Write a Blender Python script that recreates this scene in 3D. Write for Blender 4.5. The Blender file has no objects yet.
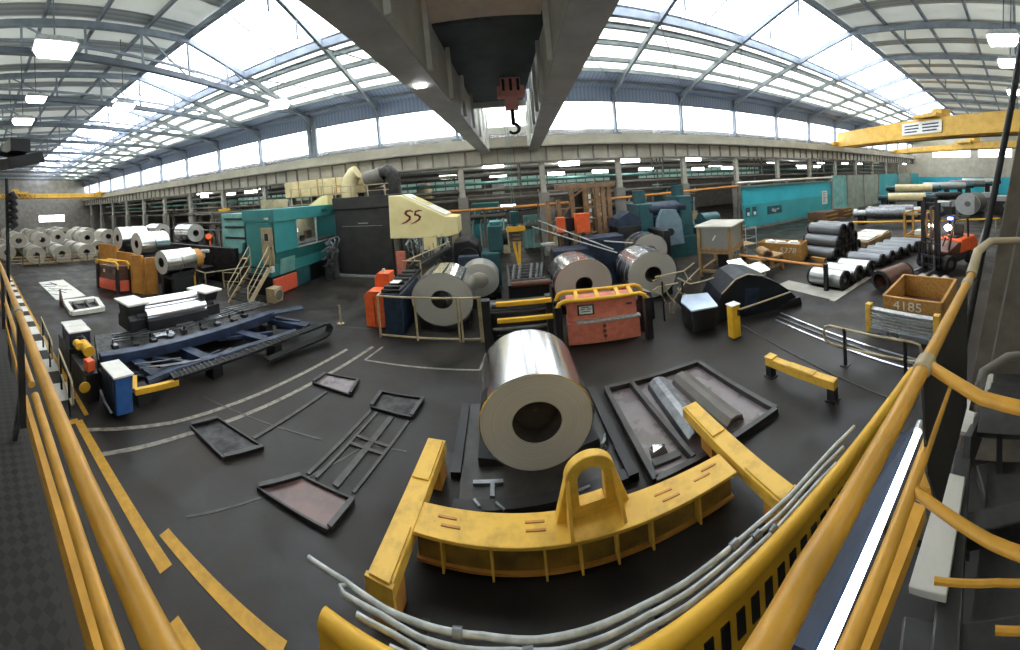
import bpy, bmesh, math, random
from mathutils import Vector, Matrix

random.seed(7)
SC = bpy.context.scene
COL = SC.collection
PI = math.pi

# ------------------------------------------------------------------ camera
FU, FV, CX, CY, ROLL, PITCH, EYE = 331.5, 280.0, 498.9, 194.3, -0.0785, 0.0164, 5.0
_cp, _sp, _cr, _sr = math.cos(PITCH), math.sin(PITCH), math.cos(ROLL), math.sin(ROLL)


def _ray(x, y):
    a = (x - CX) / FU
    v = (CY - y) / FV
    r, f = math.sin(a), math.cos(a)
    X = r * _cr - v * _sr
    U = r * _sr + v * _cr
    return Vector((X, f * _cp + U * _sp, U * _cp - f * _sp))


def G(x, y, z=0.0):
    """point of the place at height z that the photograph shows at pixel x, y"""
    d = _ray(x, y)
    t = (z - EYE) / d.z
    return Vector((d.x * t, d.y * t, z))


def W(x, y, Y):
    """point of the place on the plane at depth Y"""
    d = _ray(x, y)
    t = Y / d.y
    return Vector((d.x * t, Y, EYE + d.z * t))


def WX(x, y, X):
    d = _ray(x, y)
    t = X / d.x
    return Vector((X, d.y * t, EYE + d.z * t))


cam = bpy.data.objects.new('camera', bpy.data.cameras.new('camera'))
COL.objects.link(cam)
_R = Vector((_cr, _sr * _sp, _sr * _cp))
_F = Vector((0, _cp, -_sp))
_U = _R.cross(_F)
cam.matrix_world = Matrix(((_R.x, _U.x, -_F.x, 0), (_R.y, _U.y, -_F.y, 0), (_R.z, _U.z, -_F.z, EYE), (0, 0, 0, 1)))
cd = cam.data
cd.type = 'PANO'
cd.panorama_type = 'CENTRAL_CYLINDRICAL'
cd.central_cylindrical_range_u_min = -CX / FU
cd.central_cylindrical_range_u_max = (1020 - CX) / FU
cd.central_cylindrical_range_v_max = CY / FV
cd.central_cylindrical_range_v_min = -(650 - CY) / FV
cd.central_cylindrical_radius = 1.0
cd.clip_start = 0.02
cd.clip_end = 400
SC.camera = cam

# ------------------------------------------------------------------ sky and exposure
wd = bpy.data.worlds.new('overcast_sky')
SC.world = wd
wd.use_nodes = True
bg = wd.node_tree.nodes['Background']
bg.inputs[0].default_value = (0.90, 0.95, 1.0, 1)
bg.inputs[1].default_value = 8.0
SC.view_settings.view_transform = 'Standard'
SC.view_settings.look = 'None'
SC.view_settings.exposure = 0.35
SC.view_settings.gamma = 1.0
SC.view_settings.use_curve_mapping = False
SC.cycles.use_denoising = True
SC.cycles.max_bounces = 8
SC.cycles.transparent_max_bounces = 12
SC.cycles.sample_clamp_indirect = 6.0


# ------------------------------------------------------------------ materials
def lin(h):
    out = []
    for i in (0, 2, 4):
        v = int(h[i:i + 2], 16) / 255
        out.append(v / 12.92 if v <= .04045 else ((v + .055) / 1.055) ** 2.4)
    return (*out, 1)


def _nodes(name):
    m = bpy.data.materials.new(name)
    m.use_nodes = True
    nt = m.node_tree
    return m, nt, nt.nodes['Principled BSDF']


def paint(name, c1, c2=None, rough=.5, metal=0.0, scale=3.0, bump=0.0, rough2=None, detail=6, lo=.35, hi=.65, stretch=None, coat=0):
    """paint / metal / concrete: two tones mixed by noise, with the roughness and a bump from the same noise"""
    m, nt, b = _nodes(name)
    c2 = c2 or c1
    tc = nt.nodes.new('ShaderNodeTexCoord')
    mp = nt.nodes.new('ShaderNodeMapping')
    nt.links.new(tc.outputs['Object'], mp.inputs[0])
    if stretch:
        mp.inputs['Scale'].default_value = stretch
    nz = nt.nodes.new('ShaderNodeTexNoise')
    nz.inputs['Scale'].default_value = scale
    nz.inputs['Detail'].default_value = detail
    nz.inputs['Roughness'].default_value = .6
    nt.links.new(mp.outputs[0], nz.inputs['Vector'])
    rp = nt.nodes.new('ShaderNodeValToRGB')
    rp.color_ramp.elements[0].position = lo
    rp.color_ramp.elements[0].color = lin(c1)
    rp.color_ramp.elements[1].position = hi
    rp.color_ramp.elements[1].color = lin(c2)
    nt.links.new(nz.outputs['Fac'], rp.inputs[0])
    nt.links.new(rp.outputs[0], b.inputs['Base Color'])
    b.inputs['Metallic'].default_value = metal
    b.inputs['Roughness'].default_value = rough
    if coat:
        b.inputs['Coat Weight'].default_value = coat
    if rough2 is not None:
        mr = nt.nodes.new('ShaderNodeMapRange')
        mr.inputs[1].default_value = lo
        mr.inputs[2].default_value = hi
        mr.inputs[3].default_value = rough
        mr.inputs[4].default_value = rough2
        nt.links.new(nz.outputs['Fac'], mr.inputs[0])
        nt.links.new(mr.outputs[0], b.inputs['Roughness'])
    if bump:
        bp = nt.nodes.new('ShaderNodeBump')
        bp.inputs['Strength'].default_value = bump
        bp.inputs['Distance'].default_value = .02
        nt.links.new(nz.outputs['Fac'], bp.inputs['Height'])
        nt.links.new(bp.outputs[0], b.inputs['Normal'])
    return m


def glow(name, col, strength):
    m, nt, b = _nodes(name)
    b.inputs['Base Color'].default_value = col
    b.inputs['Emission Color'].default_value = col
    b.inputs['Emission Strength'].default_value = strength
    return m


def sheet(name, col, transp, transl=.55, var=.12):
    """roof sheet or window pane that lets the sky through: clear share + frosted share + a little gloss"""
    m, nt, b = _nodes(name)
    out = nt.nodes['Material Output']
    tr = nt.nodes.new('ShaderNodeBsdfTransparent')
    tl = nt.nodes.new('ShaderNodeBsdfTranslucent')
    df = nt.nodes.new('ShaderNodeBsdfDiffuse')
    tr.inputs[0].default_value = col
    tl.inputs[0].default_value = col
    df.inputs[0].default_value = col
    nz = nt.nodes.new('ShaderNodeTexNoise')
    tc = nt.nodes.new('ShaderNodeTexCoord')
    nt.links.new(tc.outputs['Object'], nz.inputs['Vector'])
    nz.inputs['Scale'].default_value = .9
    nz.inputs['Detail'].default_value = 5
    mr = nt.nodes.new('ShaderNodeMapRange')
    mr.inputs[1].default_value = .3
    mr.inputs[2].default_value = .7
    mr.inputs[3].default_value = max(0, transp - var)
    mr.inputs[4].default_value = min(1, transp + var)
    nt.links.new(nz.outputs['Fac'], mr.inputs[0])
    m1 = nt.nodes.new('ShaderNodeMixShader')
    m1.inputs[0].default_value = transl
    nt.links.new(df.outputs[0], m1.inputs[1])
    nt.links.new(tl.outputs[0], m1.inputs[2])
    m2 = nt.nodes.new('ShaderNodeMixShader')
    nt.links.new(mr.outputs[0], m2.inputs[0])
    nt.links.new(m1.outputs[0], m2.inputs[1])
    nt.links.new(tr.outputs[0], m2.inputs[2])
    nt.links.new(m2.outputs[0], out.inputs['Surface'])
    return m


def glass(name, tint=(.9, .95, .95, 1), gloss=.12):
    m, nt, b = _nodes(name)
    out = nt.nodes['Material Output']
    tr = nt.nodes.new('ShaderNodeBsdfTransparent')
    tr.inputs[0].default_value = tint
    gl = nt.nodes.new('ShaderNodeBsdfGlossy')
    gl.inputs['Roughness'].default_value = .05
    mx = nt.nodes.new('ShaderNodeMixShader')
    mx.inputs[0].default_value = gloss
    nt.links.new(tr.outputs[0], mx.inputs[1])
    nt.links.new(gl.outputs[0], mx.inputs[2])
    nt.links.new(mx.outputs[0], out.inputs['Surface'])
    return m


def rings(name, c1, c2, rough=.45, metal=.7, scale=60):
    """edge-on strip windings: fine concentric rings about the local Y axis"""
    m, nt, b = _nodes(name)
    tc = nt.nodes.new('ShaderNodeTexCoord')
    sx = nt.nodes.new('ShaderNodeSeparateXYZ')
    nt.links.new(tc.outputs['Object'], sx.inputs[0])
    cx = nt.nodes.new('ShaderNodeCombineXYZ')
    nt.links.new(sx.outputs[0], cx.inputs[0])
    nt.links.new(sx.outputs[2], cx.inputs[1])
    ln = nt.nodes.new('ShaderNodeVectorMath')
    ln.operation = 'LENGTH'
    nt.links.new(cx.outputs[0], ln.inputs[0])
    nz = nt.nodes.new('ShaderNodeTexNoise')
    nz.noise_dimensions = '1D'
    nz.inputs['Scale'].default_value = scale
    nz.inputs['Detail'].default_value = 3
    nt.links.new(ln.outputs['Value'], nz.inputs['W'])
    rp = nt.nodes.new('ShaderNodeValToRGB')
    rp.color_ramp.elements[0].position = .3
    rp.color_ramp.elements[0].color = lin(c1)
    rp.color_ramp.elements[1].position = .7
    rp.color_ramp.elements[1].color = lin(c2)
    nt.links.new(nz.outputs['Fac'], rp.inputs[0])
    nt.links.new(rp.outputs[0], b.inputs['Base Color'])
    b.inputs['Roughness'].default_value = rough
    b.inputs['Metallic'].default_value = metal
    bp = nt.nodes.new('ShaderNodeBump')
    bp.inputs['Strength'].default_value = .15
    bp.inputs['Distance'].default_value = .004
    nt.links.new(nz.outputs['Fac'], bp.inputs['Height'])
    nt.links.new(bp.outputs[0], b.inputs['Normal'])
    return m


def stripes(name, c1, c2, axis, period, duty=.5, rough=.55, metal=0.0, soft=.02):
    """regular stripes along a local axis (profiled sheet, treads)"""
    m, nt, b = _nodes(name)
    tc = nt.nodes.new('ShaderNodeTexCoord')
    sx = nt.nodes.new('ShaderNodeSeparateXYZ')
    nt.links.new(tc.outputs['Object'], sx.inputs[0])
    mul = nt.nodes.new('ShaderNodeMath')
    mul.operation = 'DIVIDE'
    mul.inputs[1].default_value = period
    nt.links.new(sx.outputs[axis], mul.inputs[0])
    fr = nt.nodes.new('ShaderNodeMath')
    fr.operation = 'FRACT'
    nt.links.new(mul.outputs[0], fr.inputs[0])
    rp = nt.nodes.new('ShaderNodeValToRGB')
    rp.color_ramp.elements[0].position = max(0, duty - soft)
    rp.color_ramp.elements[0].color = lin(c1)
    rp.color_ramp.elements[1].position = min(1, duty + soft)
    rp.color_ramp.elements[1].color = lin(c2)
    nt.links.new(fr.outputs[0], rp.inputs[0])
    nt.links.new(rp.outputs[0], b.inputs['Base Color'])
    b.inputs['Roughness'].default_value = rough
    b.inputs['Metallic'].default_value = metal
    return m


def floor_material():
    m, nt, b = _nodes('oily_concrete')
    tc = nt.nodes.new('ShaderNodeTexCoord')

    def noise(s, d=8, r=.62):
        n = nt.nodes.new('ShaderNodeTexNoise')
        n.inputs['Scale'].default_value = s
        n.inputs['Detail'].default_value = d
        n.inputs['Roughness'].default_value = r
        nt.links.new(tc.outputs['Object'], n.inputs['Vector'])
        return n
    big, mid, fine = noise(.16, 5), noise(.9), noise(7)
    r1 = nt.nodes.new('ShaderNodeValToRGB')
    r1.color_ramp.elements[0].position = .36
    r1.color_ramp.elements[0].color = lin('161514')
    r1.color_ramp.elements[1].position = .66
    r1.color_ramp.elements[1].color = lin('35312d')
    nt.links.new(mid.outputs['Fac'], r1.inputs[0])
    r2 = nt.nodes.new('ShaderNodeValToRGB')
    r2.color_ramp.elements[0].position = .38
    r2.color_ramp.elements[0].color = (.5, .5, .53, 1)
    r2.color_ramp.elements[1].position = .62
    r2.color_ramp.elements[1].color = (1.25, 1.16, 1.06, 1)
    nt.links.new(big.outputs['Fac'], r2.inputs[0])
    mx = nt.nodes.new('ShaderNodeMix')
    mx.data_type = 'RGBA'
    mx.blend_type = 'MULTIPLY'
    mx.inputs[0].default_value = 1
    nt.links.new(r1.outputs[0], mx.inputs[6])
    nt.links.new(r2.outputs[0], mx.inputs[7])
    # oil spots
    r3 = nt.nodes.new('ShaderNodeValToRGB')
    r3.color_ramp.elements[0].position = .60
    r3.color_ramp.elements[0].color = (1, 1, 1, 1)
    r3.color_ramp.elements[1].position = .72
    r3.color_ramp.elements[1].color = (.45, .45, .45, 1)
    nt.links.new(fine.outputs['Fac'], r3.inputs[0])
    m2 = nt.nodes.new('ShaderNodeMix')
    m2.data_type = 'RGBA'
    m2.blend_type = 'MULTIPLY'
    m2.inputs[0].default_value = .7
    nt.links.new(mx.outputs[2], m2.inputs[6])
    nt.links.new(r3.outputs[0], m2.inputs[7])
    nt.links.new(m2.outputs[2], b.inputs['Base Color'])
    mr = nt.nodes.new('ShaderNodeMapRange')
    mr.inputs[1].default_value = .35
    mr.inputs[2].default_value = .65
    mr.inputs[3].default_value = .36
    mr.inputs[4].default_value = .7
    nt.links.new(mid.outputs['Fac'], mr.inputs[0])
    nt.links.new(mr.outputs[0], b.inputs['Roughness'])
    b.inputs['Specular IOR Level'].default_value = .36
    bp = nt.nodes.new('ShaderNodeBump')
    bp.inputs['Strength'].default_value = .25
    bp.inputs['Distance'].default_value = .01
    nt.links.new(fine.outputs['Fac'], bp.inputs['Height'])
    nt.links.new(bp.outputs[0], b.inputs['Normal'])
    return m


def tread_plate():
    """dark floor plate with a raised diagonal tread"""
    m, nt, b = _nodes('tread_plate')
    tc = nt.nodes.new('ShaderNodeTexCoord')
    mp = nt.nodes.new('ShaderNodeMapping')
    mp.inputs['Rotation'].default_value = (0, 0, .785)
    nt.links.new(tc.outputs['Object'], mp.inputs[0])
    ck = nt.nodes.new('ShaderNodeTexChecker')
    ck.inputs['Scale'].default_value = 26
    ck.inputs['Color1'].default_value = lin('2b2926')
    ck.inputs['Color2'].default_value = lin('1a1917')
    nt.links.new(mp.outputs[0], ck.inputs['Vector'])
    nt.links.new(ck.outputs['Color'], b.inputs['Base Color'])
    bp = nt.nodes.new('ShaderNodeBump')
    bp.inputs['Strength'].default_value = .4
    bp.inputs['Distance'].default_value = .004
    nt.links.new(ck.outputs['Fac'], bp.inputs['Height'])
    nt.links.new(bp.outputs[0], b.inputs['Normal'])
    b.inputs['Roughness'].default_value = .6
    b.inputs['Metallic'].default_value = .2
    return m


MT = {
    'floor': floor_material(),
    'yellow': paint('yellow_safety_paint', 'e8b52e', 'cc9a24', .5, scale=5, lo=.3, hi=.75, bump=.06),
    'yellow_worn': paint('worn_yellow_paint', 'e0b244', 'ab8430', .5, scale=4, lo=.46, hi=.8, bump=.12),
    'yellow_rail': paint('yellow_rail_paint', 'cf9833', 'a87a24', .42, scale=9, lo=.35, hi=.8, bump=.05),
    'yellow_crane': paint('yellow_crane_paint', 'dcb04a', 'c89a34', .55, scale=1.5),
    'orange': paint('orange_red_paint', 'e0664a', 'cc543a', .45, scale=5, lo=.3, hi=.8),
    'orange_light': paint('orange_paint', 'ef6a35', 'dd5a2a', .45, scale=5),
    'orange_faded': paint('faded_orange_paint', 'd8806a', 'c06a54', .5, scale=5),
    'cream': paint('cream_paint', 'f0e4b0', 'e6d698', .45, scale=1.5),
    'cream_tank': paint('cream_tank_paint', 'ded0a4', 'c4b489', .55, scale=1.5),
    'beige': paint('beige_paint', 'b8a888', '9c8c6c', .5, scale=3),
    'teal': paint('teal_paint', '3c8a8c', '327c7f', .45, scale=1.2, lo=.3, hi=.7),
    'teal_dark': paint('dark_teal_paint', '2c5c62', '24484e', .45, scale=2),
    'teal_wall': paint('teal_wall_paint', '3f9aa2', '358a92', .5, scale=.6),
    'teal_pale': paint('pale_teal_paint', '7fb0ab', '5d9490', .5, scale=1.5),
    'cyan_wall': paint('cyan_wall_paint', '34b0c0', '2aa0b2', .5, scale=.5),
    'greygreen': paint('grey_green_paint', '8d9488', '747b70', .6, scale=1),
    'navy': paint('navy_paint', '27374f', '1b2636', .4, scale=4, rough2=.55),
    'blue': paint('blue_paint', '2f5f9f', '274f86', .4, scale=4),
    'blue_dark': paint('dark_blue_frame_paint', '2a3a58', '161f30', .38, scale=3, rough2=.6, bump=.1),
    'black': paint('black_paint', '17171a', '242427', .42, scale=4, rough2=.6),
    'soot': paint('sooty_plate', '1d1d1e', '343331', .75, scale=1.4, lo=.3, hi=.7),
    'rubber': paint('black_rubber', '131314', '1e1e1e', .8, scale=6),
    'steel': paint('mill_steel', '8b8d90', '6a6c70', .35, metal=.85, scale=5, rough2=.5),
    'steel_dark': paint('dark_oiled_steel', '3c3b3b', '262525', .32, metal=.5, scale=5, rough2=.6, bump=.1),
    'steel_bright': paint('bright_steel', 'e2e5ea', 'd0d4da', .25, metal=1, scale=1, rough2=.33),
    'galv': paint('galvanised_steel', 'bcc0bf', '9a9e9e', .42, metal=.5, scale=12, rough2=.55),
    'alu': paint('rolled_aluminium', 'f1f2f3', 'e6e8ea', .2, metal=1, scale=1.5, rough2=.27, stretch=(2.5, .12, 2.5)),
    'alu_pale': paint('pale_aluminium', 'e4e2da', 'd2cfc6', .3, metal=.85, scale=2, rough2=.4),
    'alu_edge': rings('strip_edges', 'b4b2ae', 'c6c3be', .5, .25),
    'dull_edge': rings('dull_strip_edges', '8a837a', 'a39b90', .55, .25),
    'core': paint('dark_bore', '26221f', '38322d', .6, scale=6),
    'conc': paint('bare_concrete', '71695d', '5a5349', .8, scale=2, bump=.2),
    'conc_light': paint('light_concrete', 'b4b1a8', '99968d', .8, scale=1.6, bump=.1),
    'girder': paint('girder_paint', 'b9b4a6', 'a39d8f', .6, scale=.8),
    'girder_dark': paint('girder_dark_paint', '8a8680', '716e69', .6, scale=1.2),
    'clad': stripes('flare_tinted_cladding', '8492ad', '96a4bd', 0, .25, .5, .6, soft=.2),  # the blue is lens flare put into the sheet colour
    'truss': paint('truss_paint', '858f9a', '6d7681', .55, scale=1.5),
    'truss_dark': paint('dark_truss_paint', '55606a', '434c55', .55, scale=1.5),
    'crane_dark': paint('dark_crane_paint', 'c4c8ca', 'aeb2b5', .6, scale=1.2, bump=.05),
    'crane_web': paint('crane_web_paint', 'dcdcd6', 'c2c2ba', .55, scale=1.2),
    'roof_sheet': stripes('roof_sheet', '9aa0a4', 'b2b8bb', 0, .3, .5, .6, soft=.25),
    'glaze': sheet('clear_roof_glazing', (.97, .98, 1, 1), .8),
    'lite': sheet('translucent_roof_sheet', (.93, .92, .83, 1), .30),
    'lite_dim': sheet('dusty_translucent_sheet', (.84, .85, .82, 1), .0, .14, .02),
    'pane': sheet('clerestory_pane', (.98, .99, 1, 1), .82),
    'glass': glass('window_glass'),
    'perspex': glass('clear_perspex', (.78, .82, .82, 1), .22),
    'lamp': glow('lamp_glow', (1, .98, .93, 1), 16),
    'tube': glow('tube_glow', (.93, .97, 1, 1), 5),
    'dim_window': glow('dim_green_window', (.55, .8, .7, 1), .16),
    'headlight': glow('headlight_glow', (1, .72, .42, 1), 30),
    'bluelight': glow('blue_light_glow', (.15, .2, 1, 1), 12),
    'red': paint('red_hook_paint', 'ffbcb8', 'f6a8a4', .45, scale=4),
    'wood': paint('yellow_brown_wood', 'b98a44', '9a6f33', .65, scale=2, stretch=(1, 6, 6), bump=.1),
    'wood_pale': paint('pale_wood', 'a5855c', '866a46', .65, scale=3, stretch=(6, 6, 1), bump=.1),
    'brown': paint('brown_steel', '6b4f38', '523b29', .6, scale=3),
    'rust': paint('rusty_steel', '6b4334', '4d3329', .5, scale=4, rough2=.35, bump=.1),
    'oil': paint('oily_tray_bottom', '5d5152', '7c7274', .14, scale=1.6, rough2=.4, lo=.3, hi=.62),
    'rust_oil': paint('rusty_tray_bottom', '56403b', '7a605b', .3, scale=1.8, rough2=.45, lo=.35, hi=.6),
    'tray': paint('tray_steel', '221f1e', '322e2c', .5, scale=4, rough2=.35, bump=.15),
    'ochre': paint('ochre_panel_paint', 'c88c40', 'a87232', .55, scale=2),
    'white': paint('white_paint', 'e6e4dd', 'd2d0c8', .5, scale=3),
    'line_white': paint('worn_white_line', '948d80', '5c574f', .6, scale=8, lo=.35, hi=.7),
    'line_yellow': paint('worn_yellow_line', 'cf9a26', 'a87c20', .6, scale=8, lo=.35, hi=.75),
    'line_grey': paint('grey_floor_strip', '4a4642', '35312f', .55, scale=6),
    'checker': tread_plate(),
    'mesh_black': paint('black_mesh_sheet', '1b1a19', '262422', .7, scale=30, bump=.2),
    'redtext': paint('dark_red_paint', '8c2a1c', '7c2418', .55, scale=4),
    'whitetext': paint('chalk_white', 'e3ddcb', 'cfc9b6', .6, scale=6),
    'screen': paint('pale_screen', 'dfe8e6', 'c9d4d2', .3, scale=6),
    'hatch': paint('black_slot', '121212', '191919', .7, scale=6),
    'orange_pipe': paint('orange_pipe_paint', 'c8873c', 'a96d2c', .5, scale=2),
    'booth_panel': sheet('hazy_clear_panel', (.72, .72, .69, 1), .62, .35, .03),
    'black_navy': paint('blue_black_steel', '171d28', '10141c', .35, scale=2, rough2=.5),
    'pale_blue': paint('pale_blue_sheet', 'c3d2e6', 'aabbd2', .28, metal=.3, scale=1.5),
    'pale_plate': paint('pale_platform_paint', 'f0e2d4', 'e0cfbe', .6, scale=3),
    'grimy_shaded_yellow': paint('grimy_shaded_paint', 'a07c34', '6e5628', .6, scale=3, bump=.1),  # grime, plus the shade under the top plate put into the colour
    'tube_steel': paint('drawn_steel_tube', '7d8083', '65686c', .46, metal=.7, scale=2, rough2=.55, stretch=(3, .15, 3)),
    'roll_metal': paint('ground_roll_metal', 'bfc0be', 'a4a6a6', .34, metal=.9, scale=2, rough2=.42, stretch=(3, .15, 3)),
    'tower': paint('light_brown_steel', '9a7a5a', '7a5e44', .6, scale=3),
    'blue_grey': paint('blue_grey_paint', '7c939f', '667d8a', .5, scale=2),
    'dusty': paint('grey_machinery', '6f6a63', '4f4b46', .55, scale=1.6, lo=.3, hi=.7),
}


# ------------------------------------------------------------------ geometry builder
class MB:
    def __init__(s):
        s.bm = bmesh.new()

    def hexa(s, b, t):
        vb = [s.bm.verts.new(p) for p in b]
        vt = [s.bm.verts.new(p) for p in t]
        n = len(vb)
        s.bm.faces.new(vb[::-1])
        s.bm.faces.new(vt)
        for i in range(n):
            s.bm.faces.new((vb[i], vb[(i + 1) % n], vt[(i + 1) % n], vt[i]))
        return s

    def box(s, x0, x1, y0, y1, z0, z1):
        return s.hexa([(x0, y0, z0), (x1, y0, z0), (x1, y1, z0), (x0, y1, z0)],
                      [(x0, y0, z1), (x1, y0, z1), (x1, y1, z1), (x0, y1, z1)])

    def quad(s, p, z0, z1):
        """prism over a plan outline"""
        return s.hexa([(a[0], a[1], z0) for a in p], [(a[0], a[1], z1) for a in p])

    def prism(s, pts, v):
        v = Vector(v)
        P = [Vector(p) for p in pts]
        return s.hexa(P, [p + v for p in P])

    def obox(s, c, sx, sy, sz, rz=0, rx=0, ry=0):
        M = Matrix.Translation(c) @ Matrix.Rotation(rz, 4, 'Z') @ Matrix.Rotation(rx, 4, 'X') @ Matrix.Rotation(ry, 4, 'Y')
        q = [(-sx / 2, -sy / 2), (sx / 2, -sy / 2), (sx / 2, sy / 2), (-sx / 2, sy / 2)]
        return s.hexa([M @ Vector((a, b, -sz / 2)) for a, b in q], [M @ Vector((a, b, sz / 2)) for a, b in q])

    def bar(s, p0, p1, w, h):
        """rectangular bar between two points, w wide (sideways), h deep (upright)"""
        p0, p1 = Vector(p0), Vector(p1)
        d = (p1 - p0).normalized()
        up = Vector((0, 0, 1)) if abs(d.z) < .95 else Vector((0, 1, 0))
        sd = d.cross(up).normalized()
        u = sd.cross(d)
        f = [p0 + sd * a * w / 2 + u * b * h / 2 for a, b in ((-1, -1), (1, -1), (1, 1), (-1, 1))]
        return s.hexa(f, [p + (p1 - p0) for p in f])

    def _ringv(s, c, a, b, r, n):
        return [s.bm.verts.new(c + (a * math.cos(2 * PI * i / n) + b * math.sin(2 * PI * i / n)) * r) for i in range(n)]

    def tube(s, pts, r, n=8, closed=False):
        P = [Vector(p) for p in pts]
        rs = r if isinstance(r, (list, tuple)) else [r] * len(P)
        rows = []
        a = None
        for i, p in enumerate(P):
            if closed:
                d = (P[(i + 1) % len(P)] - P[i - 1]).normalized()
            elif i == 0:
                d = (P[1] - P[0]).normalized()
            elif i == len(P) - 1:
                d = (P[-1] - P[-2]).normalized()
            else:
                d = ((P[i + 1] - P[i]).normalized() + (P[i] - P[i - 1]).normalized())
                d = d.normalized() if d.length > 1e-6 else (P[i + 1] - P[i]).normalized()
            if a is None:
                up = Vector((0, 0, 1)) if abs(d.z) < .9 else Vector((1, 0, 0))
                a = d.cross(up).normalized()
            a = (a - d * a.dot(d)).normalized()
            b = d.cross(a)
            rows.append(s._ringv(p, a, b, rs[i], n))
        m = len(rows)
        for i in range(m if closed else m - 1):
            A, B = rows[i], rows[(i + 1) % m]
            for j in range(n):
                s.bm.faces.new((A[j], A[(j + 1) % n], B[(j + 1) % n], B[j]))
        if not closed:
            s.bm.faces.new(rows[0][::-1])
            s.bm.faces.new(rows[-1])
        return s

    def cyl(s, p0, p1, r, n=20, r2=None):
        return s.tube([p0, p1], [r, r if r2 is None else r2], n)

    def ring(s, p0, p1, ri, ro, n=40):
        """thick-walled tube from p0 to p1"""
        p0, p1 = Vector(p0), Vector(p1)
        d = (p1 - p0).normalized()
        up = Vector((0, 0, 1)) if abs(d.z) < .9 else Vector((1, 0, 0))
        a = d.cross(up).normalized()
        b = d.cross(a)
        o0, i0, o1, i1 = s._ringv(p0, a, b, ro, n), s._ringv(p0, a, b, ri, n), s._ringv(p1, a, b, ro, n), s._ringv(p1, a, b, ri, n)
        for j in range(n):
            k = (j + 1) % n
            s.bm.faces.new((o0[j], o0[k], o1[k], o1[j]))
            s.bm.faces.new((i0[k], i0[j], i1[j], i1[k]))
            s.bm.faces.new((o0[k], o0[j], i0[j], i0[k]))
            s.bm.faces.new((o1[j], o1[k], i1[k], i1[j]))
        return s

    def lathe(s, c, prof, n=24):
        """profile of (radius, height) about the upright through c"""
        c = Vector(c)
        rows = [s._ringv(c + Vector((0, 0, z)), Vector((1, 0, 0)), Vector((0, 1, 0)), max(r, 1e-4), n) for r, z in prof]
        for A, B in zip(rows, rows[1:]):
            for j in range(n):
                s.bm.faces.new((A[j], A[(j + 1) % n], B[(j + 1) % n], B[j]))
        s.bm.faces.new(rows[0][::-1])
        s.bm.faces.new(rows[-1])
        return s


SPLIT = set('''wheel wire_rope web_stiffener end_carriage landing_plate loose_flap end_lip rung top_rib brace roll_neck arm_post foot
mast_tie skid support_post housing screw_motor hanger post rail stand roll guide_rod bracket yellow_bar bright_plate leg panel_seam bright_label'''.split())


def islands(bm):
    """one builder per loose piece of the mesh"""
    left, out = set(bm.verts), []
    while left:
        todo, grp = [left.pop()], []
        while todo:
            v = todo.pop()
            grp.append(v)
            for e in v.link_edges:
                w = e.other_vert(v)
                if w in left:
                    left.discard(w)
                    todo.append(w)
        gs = set(grp)
        m = MB()
        mp = {v: m.bm.verts.new(v.co) for v in grp}
        for f in bm.faces:
            if f.verts[0] in gs:
                m.bm.faces.new([mp[v] for v in f.verts])
        out.append(m)
    return out


def obj(name, mb, m, parent=None, smooth=False, bevel=0.0, origin=None):
    """link one mesh object; the mesh is written in world metres and moved into its parent's frame"""
    bm = mb.bm
    if parent is not None and name in SPLIT:
        pieces = islands(bm)
        if len(pieces) > 1:
            return [obj(name, q, m, parent, smooth, bevel) if i else obj(name, q, m, parent, smooth, bevel) for i, q in enumerate(pieces)][0]
    bmesh.ops.recalc_face_normals(bm, faces=bm.faces)
    if parent is not None:
        bm.transform(FR[parent.name].inverted())
    elif origin is not None:
        bm.transform(Matrix.Translation(-Vector(origin)))
    me = bpy.data.meshes.new(name)
    bm.to_mesh(me)
    bm.free()
    me.materials.append(MT[m] if isinstance(m, str) else m)
    if smooth:
        me.polygons.foreach_set('use_smooth', [True] * len(me.polygons))
        me.set_sharp_from_angle(angle=math.radians(40))
    o = bpy.data.objects.new(name, me)
    COL.objects.link(o)
    if parent is not None:
        o.parent = parent
        FR[o.name] = FR[parent.name]
    elif origin is not None:
        o.location = origin
        FR[o.name] = Matrix.Translation(Vector(origin))
    else:
        FR[o.name] = Matrix.Identity(4)
    if bevel:
        md = o.modifiers.new('bevel', 'BEVEL')
        md.width = bevel
        md.segments = 2
        md.limit_method = 'ANGLE'
        md.angle_limit = math.radians(50)
    return o


FR = {}
LABELS = set()


def tag(o, label, cat, group=None):
    o['label'] = label
    o['category'] = cat
    if group:
        o['group'] = group
    return o


def thing(name, label, cat, loc=(0, 0, 0), rz=0.0, group=None):
    o = bpy.data.objects.new(name, None)
    o.empty_display_size = .2
    COL.objects.link(o)
    o.location = loc
    o.rotation_euler = (0, 0, rz)
    FR[o.name] = Matrix.Translation(Vector(loc)) @ Matrix.Rotation(rz, 4, 'Z')
    return tag(o, label, cat, group)


def struct(name, mb, m, origin=None, smooth=False, parent=None, bevel=0):
    o = obj(name, mb, m, parent, smooth=smooth, origin=origin, bevel=bevel)
    if parent is None:
        o['kind'] = 'structure'
    return o


def dup(root, loc, rz=0.0, label=None, group=None, scale=None):
    r = root.copy()
    COL.objects.link(r)
    r.location = loc
    r.rotation_euler = (0, 0, rz)
    if scale:
        r.scale = scale
    if label:
        r['label'] = label
    if group:
        r['group'] = group
    for ch in list(root.children):
        c = ch.copy()
        COL.objects.link(c)
        c.parent = r
        for g in list(ch.children):
            d = g.copy()
            COL.objects.link(d)
            d.parent = c
    return r


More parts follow.
